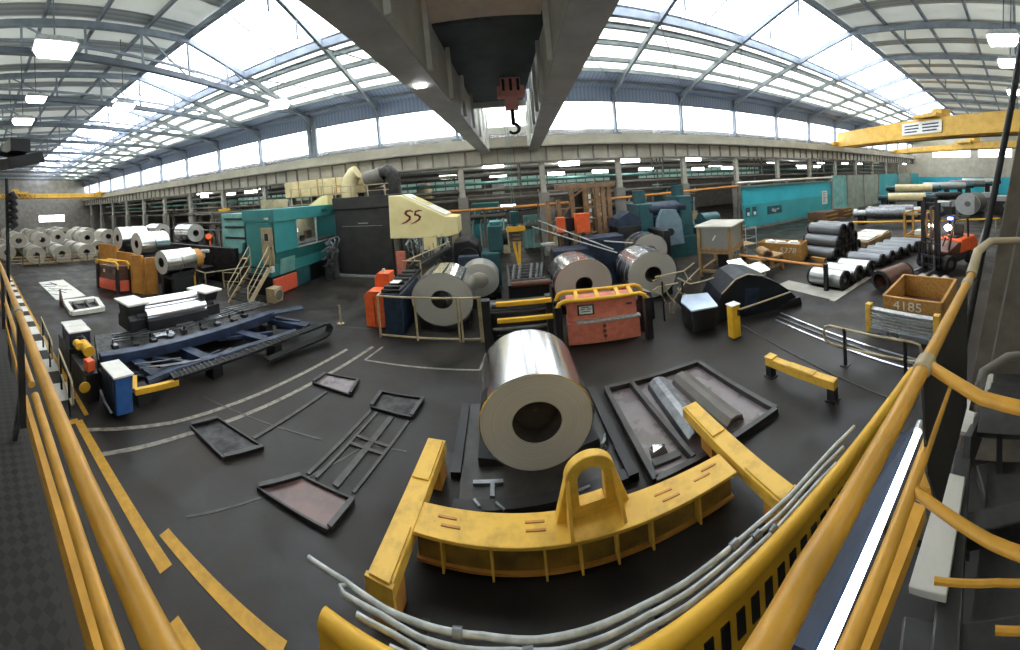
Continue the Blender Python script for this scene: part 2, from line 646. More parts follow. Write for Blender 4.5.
def text(s, size, loc, xdir, updir, m, parent, name='lettering', shear=0.0, depth=.004, center=False):
    cu = bpy.data.curves.new(name, 'FONT')
    cu.body = s
    cu.size = size
    cu.shear = shear
    cu.extrude = depth
    if center:
        cu.align_x = 'CENTER'
    t = bpy.data.objects.new(name + '_tmp', cu)
    COL.objects.link(t)
    bpy.context.view_layer.update()
    me = bpy.data.meshes.new_from_object(t.evaluated_get(bpy.context.evaluated_depsgraph_get()))
    bpy.data.objects.remove(t)
    x, u = Vector(xdir).normalized(), Vector(updir).normalized()
    n = x.cross(u)
    M = Matrix(((x.x, u.x, n.x, loc[0]), (x.y, u.y, n.y, loc[1]), (x.z, u.z, n.z, loc[2]), (0, 0, 0, 1)))
    mb = MB()
    mb.bm.from_mesh(me)
    mb.bm.transform(M)
    return obj(name, mb, m, parent)


# ================================================================== THE HALL
BAY = 4.944
XS = [-17.03 + BAY * k for k in range(-9, 16)]      # frame lines along the hall
XL, XR = -60.0, 60.0
YW, YN, YB = 20.0, -5.0, 40.0                        # window wall, near wall, back of the side bay
struct('floor', MB().box(XL, XR, YN, YB, -.3, 0), 'floor')


def zf(y):
    return 12.1 + (YW - y) * .2667


def zb(y):
    return 14.9 - (9.5 - y) * .0966


def slope_sheet(mb, x0, x1, y0, y1, z, t=.05):
    mb.hexa([(x0, y0, z(y0)), (x1, y0, z(y0)), (x1, y1, z(y1)), (x0, y1, z(y1))],
            [(x0, y0, z(y0) + t), (x1, y0, z(y0) + t), (x1, y1, z(y1) + t), (x0, y1, z(y1) + t)])
    return mb


# --- window wall: cladding above the glass, then one window per bay
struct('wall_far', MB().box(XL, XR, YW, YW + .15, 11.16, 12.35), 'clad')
n = 0
for x0, x1 in zip([XL] + XS, XS + [XR]):
    if x1 - x0 < .5:
        continue
    n += 1
    w = struct('window_%d' % n, MB().box(x0, x1, YW + .05, YW + .07, 8.6, 11.16), 'pane')
    f = MB()
    for xx in (x0 + .04, x1 - .04):
        f.box(xx - .05, xx + .05, YW + .0, YW + .12, 8.6, 11.16)
    f.box(x0, x1, YW, YW + .12, 11.08, 11.16)
    f.box(x0, x1, YW, YW + .12, 8.6, 8.68)
    struct('window_frame', f, 'truss', parent=w)

# --- crane runway girder on its columns
struct('runway_beam', MB().box(XL, XR, YW - .45, YW + .35, 7.92, 8.6), 'girder')
g = struct('runway_girder', MB().box(XL, XR, YW, YW + .3, 6.85, 7.92), 'girder')
fl = MB()
fl.box(XL, XR, YW - .25, YW + .3, 6.78, 6.88)
fl.box(XL, XR, YW - .5, YW - .02, 7.86, 7.95)
struct('girder_flange', fl, 'girder_dark', parent=g)
st = MB()
for x in XS:
    for j in range(5):
        xx = x + BAY * j / 5 + .35
        st.box(xx - .03, xx + .03, YW - .14, YW, 6.88, 7.86)
struct('girder_stiffener', st, 'girder_dark', parent=g)
for i, x in enumerate(XS):
    c = struct('column', MB().box(x - .16, x + .16, YW - .05, YW + .25, 4.6, 6.85), 'conc_light', origin=(x, YW, 0))
    struct('column_base', MB().box(x - .3, x + .3, YW - .1, YW + .4, 0, 4.6), 'girder_dark', parent=c, bevel=.02)
    p = MB()
    if i in (9 - 0 + 1,):                              # the doubled post of the expansion joint
        p.box(x - .36, x - .1, YW - .22, YW + .0, 8.6, 12.1)
        p.box(x + .1, x + .36, YW - .22, YW + .0, 8.6, 12.1)
        p.box(x - .3, x + .3, YW - .16, YW - .04, 8.6, 10.9)
    else:
        p.box(x - .07, x + .07, YW - .2, YW + .0, 8.6, 12.1)
    p.box(x - .3, x + .3, YW - .3, YW, 8.6, 8.75)
    struct('wall_post', p, 'truss', origin=(x, YW, 8.6))

# --- frames: rafters on both slopes, knee braces; the western frames also carry chords
for i, x in enumerate(XS):
    r = MB()
    r.bar((x, YW - .25, zf(YW - .25) - .35), (x, 9.5, 14.9 - .35), .16, .34)
    r.bar((x, 9.5, 14.9 - .35), (x, YN + .1, zb(YN) - .35), .16, .34)
    r.bar((x, YW - .12, 11.35), (x, YW - 1.1, zf(YW - 1.1) - .5), .1, .12)
    t = struct('roof_truss', r, 'truss', origin=(x, YW, 12))
    if x < -11:
        ch = MB()
        ch.bar((x, YW - .1, 12.15), (x, YN + .1, 12.55), .2, .3)
        struct('bottom_chord', ch, 'truss_dark', parent=t)
        up = MB()
        up.bar((x, 17.2, 12.72), (x, YN + .1, 13.05), .1, .12)
        struct('upper_chord', up, 'truss', parent=t)
        ve = MB()
        for y in (17.2, 14.6, 12.0, 9.5, 7.0, 4.4, 1.8):
            ve.bar((x, y, 12.3), (x, y, (zf(y) if y > 9.5 else zb(y)) - .4), .09, .09)
        for a, b in ((14.6, 12.0), (9.5, 7.0), (4.4, 1.8)):
            ve.bar((x, a, 12.3), (x, b, (zf(b) if b > 9.5 else zb(b)) - .4), .07, .07)
        struct('web_member', ve, 'truss', parent=t)
    else:
        ve = MB()
        for y in (11.3, 9.5, 6.2):
            ve.bar((x, y, (zf(y) if y > 9.5 else zb(y)) - 1.5), (x, y, (zf(y) if y > 9.5 else zb(y)) - .4), .07, .07)
        struct('hanger', ve, 'truss', parent=t)

# --- purlins and longitudinal beams, one object per line
for y in (19.2, 18.0, 17.0, 15.65, 14.5):
    struct('purlin', MB().bar((XL, y, zf(y) - .1), (XR, y, zf(y) - .1), .2, .2), 'truss', origin=(0, y, zf(y)))
for y in (7.3, 5.0, 2.7, .4, -1.9, -4.2):
    struct('purlin', MB().bar((XL, y, zb(y) - .1), (XR, y, zb(y) - .1), .12, .2), 'truss', origin=(0, y, zb(y)))
struct('eaves_beam', MB().bar((XL, 13.4, zf(13.4) - .3), (XR, 13.4, zf(13.4) - .3), .25, .4), 'truss', origin=(0, 13.4, 13.5))
struct('ridge_beam', MB().bar((XL, 9.5, 14.7), (XR, 9.5, 14.7), .2, .3), 'truss', origin=(0, 9.5, 14.7))
br = MB()
for x0, x1 in zip(XS, XS[1:]):
    br.bar((x0, 13.4, zf(13.4) - .45), (x1, YW - .6, zf(YW - .6) - .2), .06, .06)
struct('wind_brace', br, 'truss')

# --- roof covering: eaves sheet, frosted sheets, clear glazing up to the ridge; striped sheeting on the near slope
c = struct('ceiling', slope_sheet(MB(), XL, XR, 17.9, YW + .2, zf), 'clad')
rl = MB()
for y0, y1 in ((17.1, 17.9), (15.75, 16.9), (14.6, 15.5), (13.6, 14.3)):
    slope_sheet(rl, XL, XR, y0, y1, zf, .02)
struct('translucent_sheet', rl, 'lite', parent=c)
cs = MB()
for y0, y1 in ((16.9, 17.1), (15.5, 15.75), (14.3, 14.6), (13.3, 13.6)):
    slope_sheet(cs, XL, XR, y0, y1, zf, .03)
struct('corrugated_strip', cs, 'roof_sheet', parent=c)
for x0, x1 in zip([XL] + XS, XS + [XR]):
    if x1 - x0 < .5:
        continue
    n += 1
    w = struct('window_%d' % n, slope_sheet(MB(), x0, x1, 9.6, 13.4, zf, .02), 'glaze')
    f = MB()
    for q in (1,):
        xx = x0 + (x1 - x0) * q / 2
        f.bar((xx, 9.6, zf(9.6) - .03), (xx, 13.4, zf(13.4) - .03), .05, .08)
    struct('window_frame', f, 'truss', parent=w)
op, tl = MB(), MB()
W3 = BAY / 6
x = XS[0] - 2 * BAY
k = 0
while x < XR:
    a, b = max(x, XL), min(x + W3, XR)
    if b > a:
        slope_sheet(op if k % 3 == 0 else tl, a, b, YN, 9.5, zb, .03)
    x += W3
    k += 1
c2 = struct('ceiling', op, 'roof_sheet')
struct('translucent_sheet', tl, 'lite_dim', parent=c2)

# --- end walls and near wall
struct('wall_left', MB().box(XL - .3, XL, YN, YB, 0, 15.2), 'girder_dark')
d = struct('window_%d' % (n + 1), MB().box(XL, XL + .04, 11.1, 15.9, 3.5, 4.9), 'tube')
struct('wall_right', MB().box(XR, XR + .3, YN, YB, 3.9, 15.2), 'girder')
struct('wall_right_lower', MB().box(XR, XR + .3, YN, YB, 0, 3.9), 'cyan_wall')
for k2, (a, b) in enumerate(((1.5, 7.5), (9, 16))):
    struct('window_%d' % (n + 30 + k2), MB().box(XR - .05, XR - .02, a, b, 8.2, 10.2), 'tube')
struct('door_1', MB().box(XR - .06, XR, 4.9, 6.4, .1, 3.7), 'alu_pale')
struct('wall_near', MB().box(XL, XR, YN - .3, YN, 0, 9.0), 'dusty')
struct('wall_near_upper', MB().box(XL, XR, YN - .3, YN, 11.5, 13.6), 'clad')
for k2, (a, b) in enumerate(zip(range(-60, 60, 20), range(-40, 80, 20))):
    struct('window_%d' % (n + 2 + k2), MB().box(a, b, YN - .2, YN - .17, 9.0, 11.5), 'lite')  # unseen window band, added for the light it lets in

# --- the lower side bay behind the columns
struct('wall_back', MB().box(XL, XR, YB, YB + .3, 0, 9.2), 'dusty')
struct('ceiling', MB().box(XL, XR, YW + .3, 24, 9.0, 9.15).box(XL, XR, 25.2, 31, 9.0, 9.15).box(XL, XR, 32.2, YB, 9.0, 9.15), 'girder_dark')
struct('added_roof_light', MB().box(XL, XR, 24, 25.2, 9.06, 9.1).box(XL, XR, 31, 32.2, 9.06, 9.1), 'lite_dim')  # unseen strips, added so daylight brightens the side bay
bb = MB()
for x0 in XS:
    bb.box(x0 - .12, x0 + .12, YW + .35, YB, 8.55, 8.98)
struct('bay_beam', bb, 'truss_dark')
for k2, (a, b) in enumerate(((-40, -22), (-16, -2), (0, 14), (18, 40))):
    w = struct('window_%d' % (n + 10 + k2), MB().box(a, b, YB - .05, YB - .02, 5.4, 6.7), 'dim_window')
    f = MB()
    xx = a
    while xx <= b:
        f.box(xx - .06, xx + .06, YB - .1, YB - .05, 5.4, 6.7)
        xx += 1.2
    f.box(a, b, YB - .1, YB - .05, 6.0, 6.1)
    struct('window_frame', f, 'truss', parent=w)

# --- lamps: dish lamps of the hall and flat lamps of the side bay
lm = thing('high_bay_lamp', 'x', 'lamp', (0, 0, 0), 0, 'high bay lamps under the roof')
obj('reflector', MB().hexa([(-.52, -.3, -.06), (.52, -.3, -.06), (.52, .3, -.06), (-.52, .3, -.06)], [(-.4, -.2, .16), (.4, -.2, .16), (.4, .2, .16), (-.4, .2, .16)]), 'galv', lm, bevel=.02)
obj('lamp_lens', MB().hexa([(-.38, -.18, -.3), (.38, -.18, -.3), (.38, .18, -.3), (-.38, .18, -.3)], [(-.48, -.26, -.06), (.48, -.26, -.06), (.48, .26, -.06), (-.48, .26, -.06)]), 'lamp', lm, bevel=.04)
obj('suspension_rod', MB().cyl((0, 0, 0), (0, 0, 1.0), .02, 6), 'truss_dark', lm)


def hang(lamp, top):
    """stretch the lamp's own rod up to the roof it hangs from"""
    for ch in lamp.children:
        if ch.name.startswith('suspension_rod'):
            ch.scale.z = max(.2, top - lamp.location.z)


HB = [  # pixel, depth of the lamp in the hall, label
    (55, 45, -7.0, 'large white high bay lamp nearest the top left corner'),
    (124, 104, -13.5, 'white high bay lamp hanging among trusses above the pale stacked coils'),
    (23, 119, -14.5, 'upper of the two small high bay lamps by the left edge'),
    (36, 97, -15.0, 'high bay lamp just above the small left edge lamp'),
    (12, 150, -20.0, 'small far high bay lamp above the yellow travelling crane'),
    (279, 103, -9.5, 'high bay lamp under the window wall beside the doubled roof post'),
    (1003, 36, 10.5, 'largest high bay lamp in the top right corner'),
    (1010, 60, 13.5, 'second high bay lamp down in the top right corner'),
    (1016, 90, 18.0, 'third high bay lamp down in the top right corner'),
]
first = True
for px, py, X, lab in HB:
    p = WX(px, py, X)
    if first:
        lm.location = p
        lm.rotation_euler.z = PI / 2
        lm['label'] = lab
        first = False
        hang(lm, zb(p.y) - .01)
    else:
        hang(dup(lm, p, .6 if py == 103 else PI / 2, lab), (zf(p.y) if p.y > 9.5 else zb(p.y)) - .01)
fl_ = thing('flat_lamp', 'x', 'lamp', (0, 0, 0), 0, 'flat lamps in the side bay')
obj('housing', MB().obox((0, 0, .1), 1.25, .4, .12), 'galv', fl_)
obj('lamp_lens', MB().obox((0, 0, -.12), 1.35, .36, .34), 'lamp', fl_, bevel=.03)
obj('suspension_rod', MB().cyl((0, 0, 0), (0, 0, 1.0), .02, 6), 'truss_dark', fl_)
SB = [(493, 164, 22, 'flat lamp just below the girder, left of the column behind the hoist hook'),
      (498, 174, 27, 'flat lamp hanging lower and further back than the one left of the hook column'),
      (569, 162, 22, 'flat lamp below the girder right of the column behind the hook'),
      (556, 172, 27, 'flat lamp lower beside the column behind the hook'),
      (600, 170, 28, 'flat lamp left of the pale column over the brown tower'),
      (630, 159, 22, 'flat lamp right of the pale column over the brown tower'),
      (646, 167, 27, 'small round looking lamp in the middle of the bay over the dark mill stand'),
      (693, 158, 23, 'lamp right of the column over the dark teal machine'),
      (698, 168, 30, 'lower lamp right of the column over the dark teal machine'),
      (715, 164, 26, 'lamp over the glazed booth, left one of a pair'),
      (727, 167, 29, 'lamp over the glazed booth, right one of a pair'),
      (772, 163, 25.6, 'lamp over the left end of the teal wall'),
      (801, 164, 23, 'upper lamp of the close pair over the teal wall'),
      (802, 167, 27, 'lower lamp of the close pair over the teal wall'),
      (821, 163, 26, 'lamp over the paper notice on the teal wall'),
      (817, 166, 31, 'small low lamp over the paper notice on the teal wall'),
      (845, 163, 26, 'lamp over the tall grey doors'),
      (859.5, 163, 28, 'small lamp over the far tall grey door'),
      (905, 163, 20.7, 'lamp under the girder near the yellow cranes'),
      (202, 192, 23, 'left lamp of the bay over the pale teal machine'),
      (204, 196, 27, 'lower left lamp of the bay over the pale teal machine'),
      (251, 191, 23, 'lamp over the teal control cabin roof'),
      (231, 193, 30, 'small lamp between the columns left of the teal cabin'),
      (448, 176, 26, 'lamp above the sloping cream machine hood'),
      (508, 205, 30, 'low lamp above the yellow hanging gripper')]
first = True
for px, py, Y, lab in SB:
    p = W(px, py, Y)
    p.z = min(p.z, 8.4)
    if first:
        fl_.location = p
        fl_['label'] = lab
        first = False
        hang(fl_, 8.995)
    else:
        hang(dup(fl_, p, .0, lab), 8.995)


# ================================================================== CRANES
# overhead travelling crane above the camera: two box girders on an end carriage, trolley between them
dirc = Vector((.06, 1, 0)).normalized()
cr = thing('travelling_crane', 'dark grey overhead travelling crane with two deep box girders and a trolley', 'crane', (0, 11, 7.6))
for sx, (xo, xi) in ((-1, (-1.85, -1.25)), (1, (1.6, 1.0))):
    a, b = MB(), MB()
    p0 = Vector((0, -3.5, 0))
    L = 22.9
    lo, hi = min(xo, xi), max(xo, xi)
    for (q, mb_, z0, z1, w0, w1) in ((0, a, 7.6, 7.66, lo, hi), (1, b, 7.66, 10.0, lo + .05, hi - .05)):
        base = [Vector((w0, -3.5, z0)), Vector((w1, -3.5, z0)), Vector((w1, -3.5, z1)), Vector((w0, -3.5, z1))]
        base = [v + Vector((.06 * (-3.5 - 3), 0, 0)) for v in base]
        mb_.prism(base, Vector((.06 * L, L, 0)))
    for y in range(-2, 19, 2):                        # web stiffeners
        xx = (xi + .04 * -sx) + .06 * (y - 3)
        b.box(xx - .05, xx + .05, y - .05, y + .05, 7.7, 9.9)
    obj('bottom_flange', a, 'crane_dark', cr)
    obj('box_girder', b, 'crane_web', cr)
ec = MB().box(-1.3, 3.0, 19.3, 19.66, 8.8, 9.3)
obj('end_carriage', ec, 'crane_web', cr, bevel=.03)
wh = MB()
for x in (-1.0, 2.6):
    wh.cyl((x, 19.5, 8.78), (x, 19.69, 8.78), .17, 14)
obj('wheel', wh, 'steel_dark', cr)
tr = MB().box(-1.2, 1.3, 6.9, 13.2, 9.15, 9.6)
tr.box(-.7, 1.1, 8.6, 12.4, 9.6, 10.6)
obj('trolley', tr, 'truss_dark', cr, bevel=.02)
obj('trolley_drum', MB().cyl((-.8, 10.2, 10.3), (1.1, 10.2, 10.3), .45, 24), 'steel_dark', cr, True)
obj('trolley_platform', MB().box(-1.2, 1.2, 3.4, 6.85, 9.2, 9.3), 'pale_plate', cr)
obj('bumper_beam', MB().box(-1.2, 1.4, 13.2, 13.4, 8.9, 9.7), 'crane_web', cr)
obj('walkway_lamp', MB().obox((-1.35, 6.5, 7.58), .22, .12, .06), 'lamp', cr)

hk = W(511, 96, 10.2)
h = thing('hook_block', 'red hook block hanging from the crane trolley', 'hook', (hk.x, hk.y, hk.z - .9))
x, y, z = hk
obj('sheave_housing', MB().box(x - .42, x + .42, y - .2, y + .2, z - .05, z + .32).box(x - .3, x + .3, y - .22, y + .22, z + .32, z + .6)
    .box(x - .2, x + .2, y - .16, y + .16, z - .5, z - .05), 'red', h, bevel=.03)
sv = MB()
for q in (-.22, 0, .22):
    sv.cyl((x + q - .04, y, z + .35), (x + q + .04, y, z + .35), .3, 20)
obj('sheave', sv, 'steel_dark', h)
rp = MB()
for q in (-.26, -.18, .18, .26):
    rp.cyl((x + q, y, z + .4), (x + q, y, 9.145), .015, 6)
obj('wire_rope', rp, 'steel_dark', h)
hp = [(x, y, z - .5), (x, y, z - 1.0)] + [(x + .16 * math.sin(t), y, z - 1.18 + .17 * math.cos(t)) for t in [i * .42 for i in range(0, 11)]]
obj('hook', MB().tube(hp, [.06, .07] + [.07 - .003 * i for i in range(11)], 8), 'steel_dark', h)


def yellow_crane(p0, p1, z0, z1, label, tt_=.55, name='bridge_crane', k0=.45):
    """single box girder travelling crane along p0-p1"""
    p0, p1 = Vector(p0), Vector(p1)
    c = thing(name, label, 'crane', ((p0.x + p1.x) / 2, (p0.y + p1.y) / 2, z0))
    d = (p1 - p0).normalized()
    sd = Vector((d.y, -d.x, 0))
    m = MB()
    for q in (-1, 1):
        m.bar(p0 + sd * q * .7 + Vector((0, 0, (z0 + z1) / 2)), p1 + sd * q * .7 + Vector((0, 0, (z0 + z1) / 2)), .4, z1 - z0)
    obj('box_girder', m, 'yellow_crane', c, bevel=.02)
    L = (p1 - p0).length
    s2 = MB()
    k = 1.0
    while k < L:
        q = p0 + d * k + sd * -.92 + Vector((0, 0, (z0 + z1) / 2))
        s2.bar(q - Vector((0, 0, (z1 - z0) / 2)), q + Vector((0, 0, (z1 - z0) / 2)), .07, .05)
        k += 1.9
    obj('web_stiffener', s2, 'ochre', c)
    e = MB()
    for p in (p0, p1):
        e.bar(p - sd * 1.6 + Vector((0, 0, 8.85)), p + sd * 1.6 + Vector((0, 0, 8.85)), .4, .4)
    obj('end_carriage', e, 'yellow_crane', c)
    wq = MB()
    for q in (-1.2, 1.2):
        a_ = p0 + sd * q
        wq.cyl((a_.x, a_.y + .1, 8.76), (a_.x, 19.69, 8.76), .15, 14)
    obj('wheel', wq, 'steel_dark', c, True)
    t = MB()
    q = p0 + d * L * tt_
    t.obox(q + Vector((0, 0, z1 + .18)), 2.4, 3.0, .35, math.atan2(d.y, d.x))
    t.obox(q + d * .6 + Vector((0, 0, z1 + .6)), 1.0, 1.3, .6, math.atan2(d.y, d.x))
    obj('trolley', t, 'yellow_crane', c, bevel=.02)
    pf = MB()
    a0, a1 = p0 - sd * 1.35 + Vector((0, 0, z0 + .05)), p1 - sd * 1.35 + Vector((0, 0, z0 + .05))
    pf.bar(a0, a1, .7, .06)
    obj('side_platform', pf, 'brown', c)
    lp = MB()                                          # festoon cable loops
    k = L * k0
    pts = []
    while k < L - .5:
        for i in range(9):
            t_ = i / 8
            pts.append(p0 + d * (k + t_ * .8) - sd * 1.05 + Vector((0, 0, z1 - .1 - .75 * math.sin(PI * t_))))
        k += .8
    if len(pts) > 3:
        lp.tube(pts, .035, 5)
        obj('festoon_cable', lp, 'rubber', c)
    return c


c = yellow_crane((32.3, 18.7, 0), (22.8, -3.7, 0), 8.35, 10.15, 'nearer yellow travelling crane with festoon cable and white maker plate', .52, k0=.58)
dv = (Vector((22.5, -4.2, 0)) - Vector((32.5, 19.2, 0))).normalized()
sv_ = Vector((dv.y, -dv.x, 0))

sd_ = -1 if sv_.x > 0 else 1
plate = obj('sign_plate', MB().prism([Vector((32.5, 19.2, z)) + dv * s + sv_ * sd_ * .93 for s, z in ((10.3, 8.75), (14.6, 8.75), (14.6, 9.9), (10.3, 9.9))], sv_ * sd_ * .05), 'white', c)
tx = MB()
for j, (a, b) in enumerate(((10.6, 12.2), (12.6, 14.3))):
    for zz in (9.6, 9.3, 9.0):
        tx.prism([Vector((32.5, 19.2, z)) + dv * s + sv_ * sd_ * .985 for s, z in ((a, zz - .07), (b - .2 * (zz < 9.1), zz - .07), (b - .2 * (zz < 9.1), zz + .07), (a, zz + .07))], sv_ * sd_ * .012)
obj('plate_mark', tx, 'navy', plate)
yellow_crane((49.7, 18.7, 0), (36.8, -3.7, 0), 8.4, 9.25, 'further yellow travelling crane behind the one with the maker plate')
yellow_crane((-50.0, 19.1, 0), (-50.0, -4.2, 0), 7.9, 8.8, 'yellow travelling crane at the far end above the stacked coils')


# ================================================================== WALKWAY UNDER THE CAMERA
PZ = 3.35
wk = thing('walkway', 'dark checker plate walkway deck under the yellow handrail', 'walkway', (-4, -.4, 0))
obj('deck_plate', MB().box(-9.0, .72, -1.1, .27, PZ - .05, PZ), 'checker', wk)
bm_ = MB()
bm_.box(-9.0, .72, .17, .27, PZ - .35, PZ - .05)
bm_.box(-9.0, .72, -1.1, -1.0, PZ - .35, PZ - .05)
obj('edge_beam', bm_, 'steel_dark', wk)
for x in (-8.6, -5.0, -1.6, .6):
    obj('support_post', MB().box(x - .08, x + .08, -1.08, -.92, 0, PZ - .3).box(x - .05, x + .05, -1.0, .27, PZ - .33, PZ - .2), 'steel_dark', wk)

# front handrail: long yellow pipe with knee rail, flat toe bar and black posts
hr = thing('handrail', 'long yellow pipe handrail along the walkway with black posts', 'handrail', (-1.5, .22, PZ))
TZ = 4.38
top = [(-9.0, .235, TZ), (-3.4, .225, TZ), (-1.85, .208, TZ), (-.67, .195, TZ), (-.3, .2, TZ), (.0, .225, TZ), (.3, .25, TZ), (.8, .245, TZ), (1.62, .235, TZ)]
obj('top_rail', MB().tube(top, .0205, 14), 'yellow_rail', hr, True)
for x, y in ((-1.85, .208), (1.5, .236), (.82, .245)):
    obj('joint_collar', MB().cyl((x - .03, y, TZ), (x + .03, y, TZ), .027, 16), 'beige', hr, True, .006)
obj('knee_rail', MB().tube([(-9, .255, 4.0), (-1.72, .25, 4.0)], .019, 10), 'yellow_rail', hr, True)
obj('knee_rail', MB().tube([(-1.62, .25, 4.0), (-.6, .24, 4.0), (.3, .28, 4.0), (.6, .27, 4.0), (1.2, .265, 4.0)], .019, 10), 'yellow_rail', hr, True)
obj('toe_board', MB().bar((-9, .265, 3.66), (-2.3, .262, 3.66), .012, .1), 'yellow_rail', hr)
obj('toe_board', MB().bar((-2.1, .262, 3.66), (-.5, .285, 3.66), .03, .1).bar((-.5, .285, 3.66), (.5, .33, 3.66), .03, .1), 'yellow_rail', hr)
obj('toe_board', MB().bar((.56, .33, 3.7), (.93, .30, 3.7), .045, .06), 'yellow_rail', hr)
obj('toe_board', MB().bar((.99, .30, 3.7), (1.43, .31, 3.7), .045, .06), 'yellow_rail', hr)
for x, y in ((-8.2, .235), (-5.0, .235), (-3.3, .225), (-1.8, .209)):
    obj('post', MB().bar((x, y, 3.72), (x, y, TZ - .01), .05, .035), 'black', hr)
for x in (-8.2, -2.2, .525):
    obj('toe_bracket', MB().bar((x, .2, PZ), (x, .262 if x < 0 else .335, 3.72), .05, .03), 'black', hr)
obj('mesh_sheet', MB().prism([(.86, .262, 4.31), (1.6, .25, 4.31), (1.6, .25, 3.55), (1.06, .262, 3.55), (.9, .262, 3.9)], (0, .008, 0)), 'mesh_black', hr)

er = thing('end_rail', 'yellow pipe rail closing the end of the walkway at right', 'handrail', (.75, -.3, PZ))
obj('top_rail', MB().tube([(.82, .225, TZ - .004), (.72, .08, TZ), (.69, -.02, TZ), (.66, -.6, TZ), (.66, -1.0, TZ)], .0175, 12), 'yellow_rail', er, True)
obj('knee_rail', MB().tube([(.76, .255, 4.0), (.68, .05, 4.0), (.65, -.05, 4.0), (.62, -1.0, 4.0)], .0145, 10), 'yellow_rail', er, True)
obj('post', MB().cyl((.64, -.95, PZ), (.66, -.95, TZ), .02, 10), 'yellow_rail', er, True)

lo_ = thing('toe_rail', 'thin yellow bar low across the walkway end, beside a white plank', 'rail', (1.0, .1, 3.3))
obj('bar', MB().tube([(1.0, .27, 3.3), (1.03, .05, 3.3), (1.05, -.9, 3.3)], .012, 8), 'yellow_rail', lo_, True)
obj('bar', MB().tube([(.93, .05, 3.26), (.95, -.9, 3.26)], .012, 8), 'yellow_rail', lo_, True)
obj('bracket', MB().box(1.0, 1.06, -.9, -.84, 3.0, 3.32), 'black', lo_)

# fluorescent tube fitting below the right part of the handrail
ft = thing('tube_lamp', 'long white fluorescent tube lamp in a dark blue housing under the handrail', 'lamp', (.95, .45, 3.6))
obj('housing', MB().prism([(.55, .455, 3.62), (1.34, .455, 3.62), (1.34, .58, 3.5), (.55, .62, 3.5)], (0, .0, -.04)), 'navy', ft)
obj('tube', MB().cyl((.5, .425, 3.63), (1.31, .425, 3.63), .016, 12), 'tube', ft, True)
obj('end_cap', MB().cyl((1.31, .425, 3.63), (1.36, .425, 3.63), .022, 12), 'galv', ft)
obj('bracket', MB().box(.6, .64, .2, .5, 3.46, 3.5), 'black', ft)

# slotted yellow cable tray and the conduits hung outside the deck
def tl(t, a, b):
    return Vector(a).lerp(Vector(b), t)


ta, tb = Vector((-.78, 1.045, 3.15)), Vector((2.33, .79, 3.165))
ct = thing('cable_tray', 'yellow cable tray with a slotted black and yellow side below the walkway', 'cable tray', (.8, .9, 2.95))
obj('top_flange', MB().tube([ta, tb], .034, 12), 'yellow', ct, True)
obj('side_web', MB().hexa([ta + Vector((0, -.03, -.26)), tb + Vector((0, -.03, -.26)), tb + Vector((0, .02, -.26)), ta + Vector((0, .02, -.26))],
                         [ta + Vector((0, -.03, 0)), tb + Vector((0, -.03, 0)), tb + Vector((0, .02, 0)), ta + Vector((0, .02, 0))]), 'yellow', ct)
sl = MB()
for i in range(44):
    p = tl((i + .6) / 44.5, ta, tb)
    q = p + Vector((.038, -.003, 0))
    sl.hexa([p + Vector((0, -.036, -.2)), q + Vector((0, -.036, -.2)), q + Vector((0, -.028, -.2)), p + Vector((0, -.028, -.2))],
            [p + Vector((0, -.036, -.07)), q + Vector((0, -.036, -.07)), q + Vector((0, -.028, -.07)), p + Vector((0, -.028, -.07))])
obj('slot', sl, 'hatch', ct)
for t in (.12, .47, .7):
    p = tl(t, ta, tb)
    obj('support_arm', MB().bar((p.x, .2, 2.86), p + Vector((0, .0, -.285)), .04, .05), 'steel_dark', ct)

pa = [(-.96, 1.29, 3.0), (1.78, 1.035, 3.0)]
PIPES = [('pale grey conduit, outermost of the bundle below the walkway', -1.02, 1.80, 0, 0, .012),
         ('grey conduit second from outside, with a bent left end', -.80, 1.62, -.036, .0, .011),
         ('grey conduit third from outside in the bundle below the walkway', -.72, 1.5, -.072, -.0, .011),
         ('grey conduit nearest the yellow cable tray, dull galvanised', -.56, 1.42, -.108, -.0, .011)]
for k, (lab, x0, x1, dy, dz, r) in enumerate(PIPES):
    def py(x):
        return 1.29 - (x + .96) * .093 + dy
    p = []
    m = 14
    for i in range(m + 1):
        x = x0 + (x1 - x0) * i / m
        p.append((x, py(x) + .006 * math.sin(i * 2.1), 3.0 + dz + .005 * math.sin(i * 1.7 + k * .4)))
    if k == 1:
        p.insert(0, (x0 - .03, py(x0) + .02, 3.0 + dz + .0))
        p.insert(0, (x0 + .02, py(x0) + .045, 3.0 + dz + .0))
    c = tag(obj('conduit', MB().tube(p, r, 10), 'galv', None, True, origin=p[m // 2]), lab, 'pipe', 'conduits along the walkway')
    for t in (.25 + .06 * k, .66 + .06 * k):
        x = x0 + (x1 - x0) * t
        mb = MB().cyl((x - .02, py(x), 3.0 + dz), (x + .02, py(x), 3.0 + dz), r + .009, 12)
        co = obj('coupling', mb, 'steel', None, True)
        co.data.transform(Matrix.Translation(-Vector(p[m // 2])))
        co.parent = c
hg = thing('pipe_hanger', 'dark steel hangers holding the conduits below the walkway', 'bracket', (.4, 1.0, 2.93))
for x in (-.45, .45, 1.3):
    yy = 1.29 - (x + .96) * .093
    obj('arm', MB().bar((x, 1.02 - .075 * x, 2.96), (x, yy + .03, 2.97), .03, .03), 'steel_dark', hg)

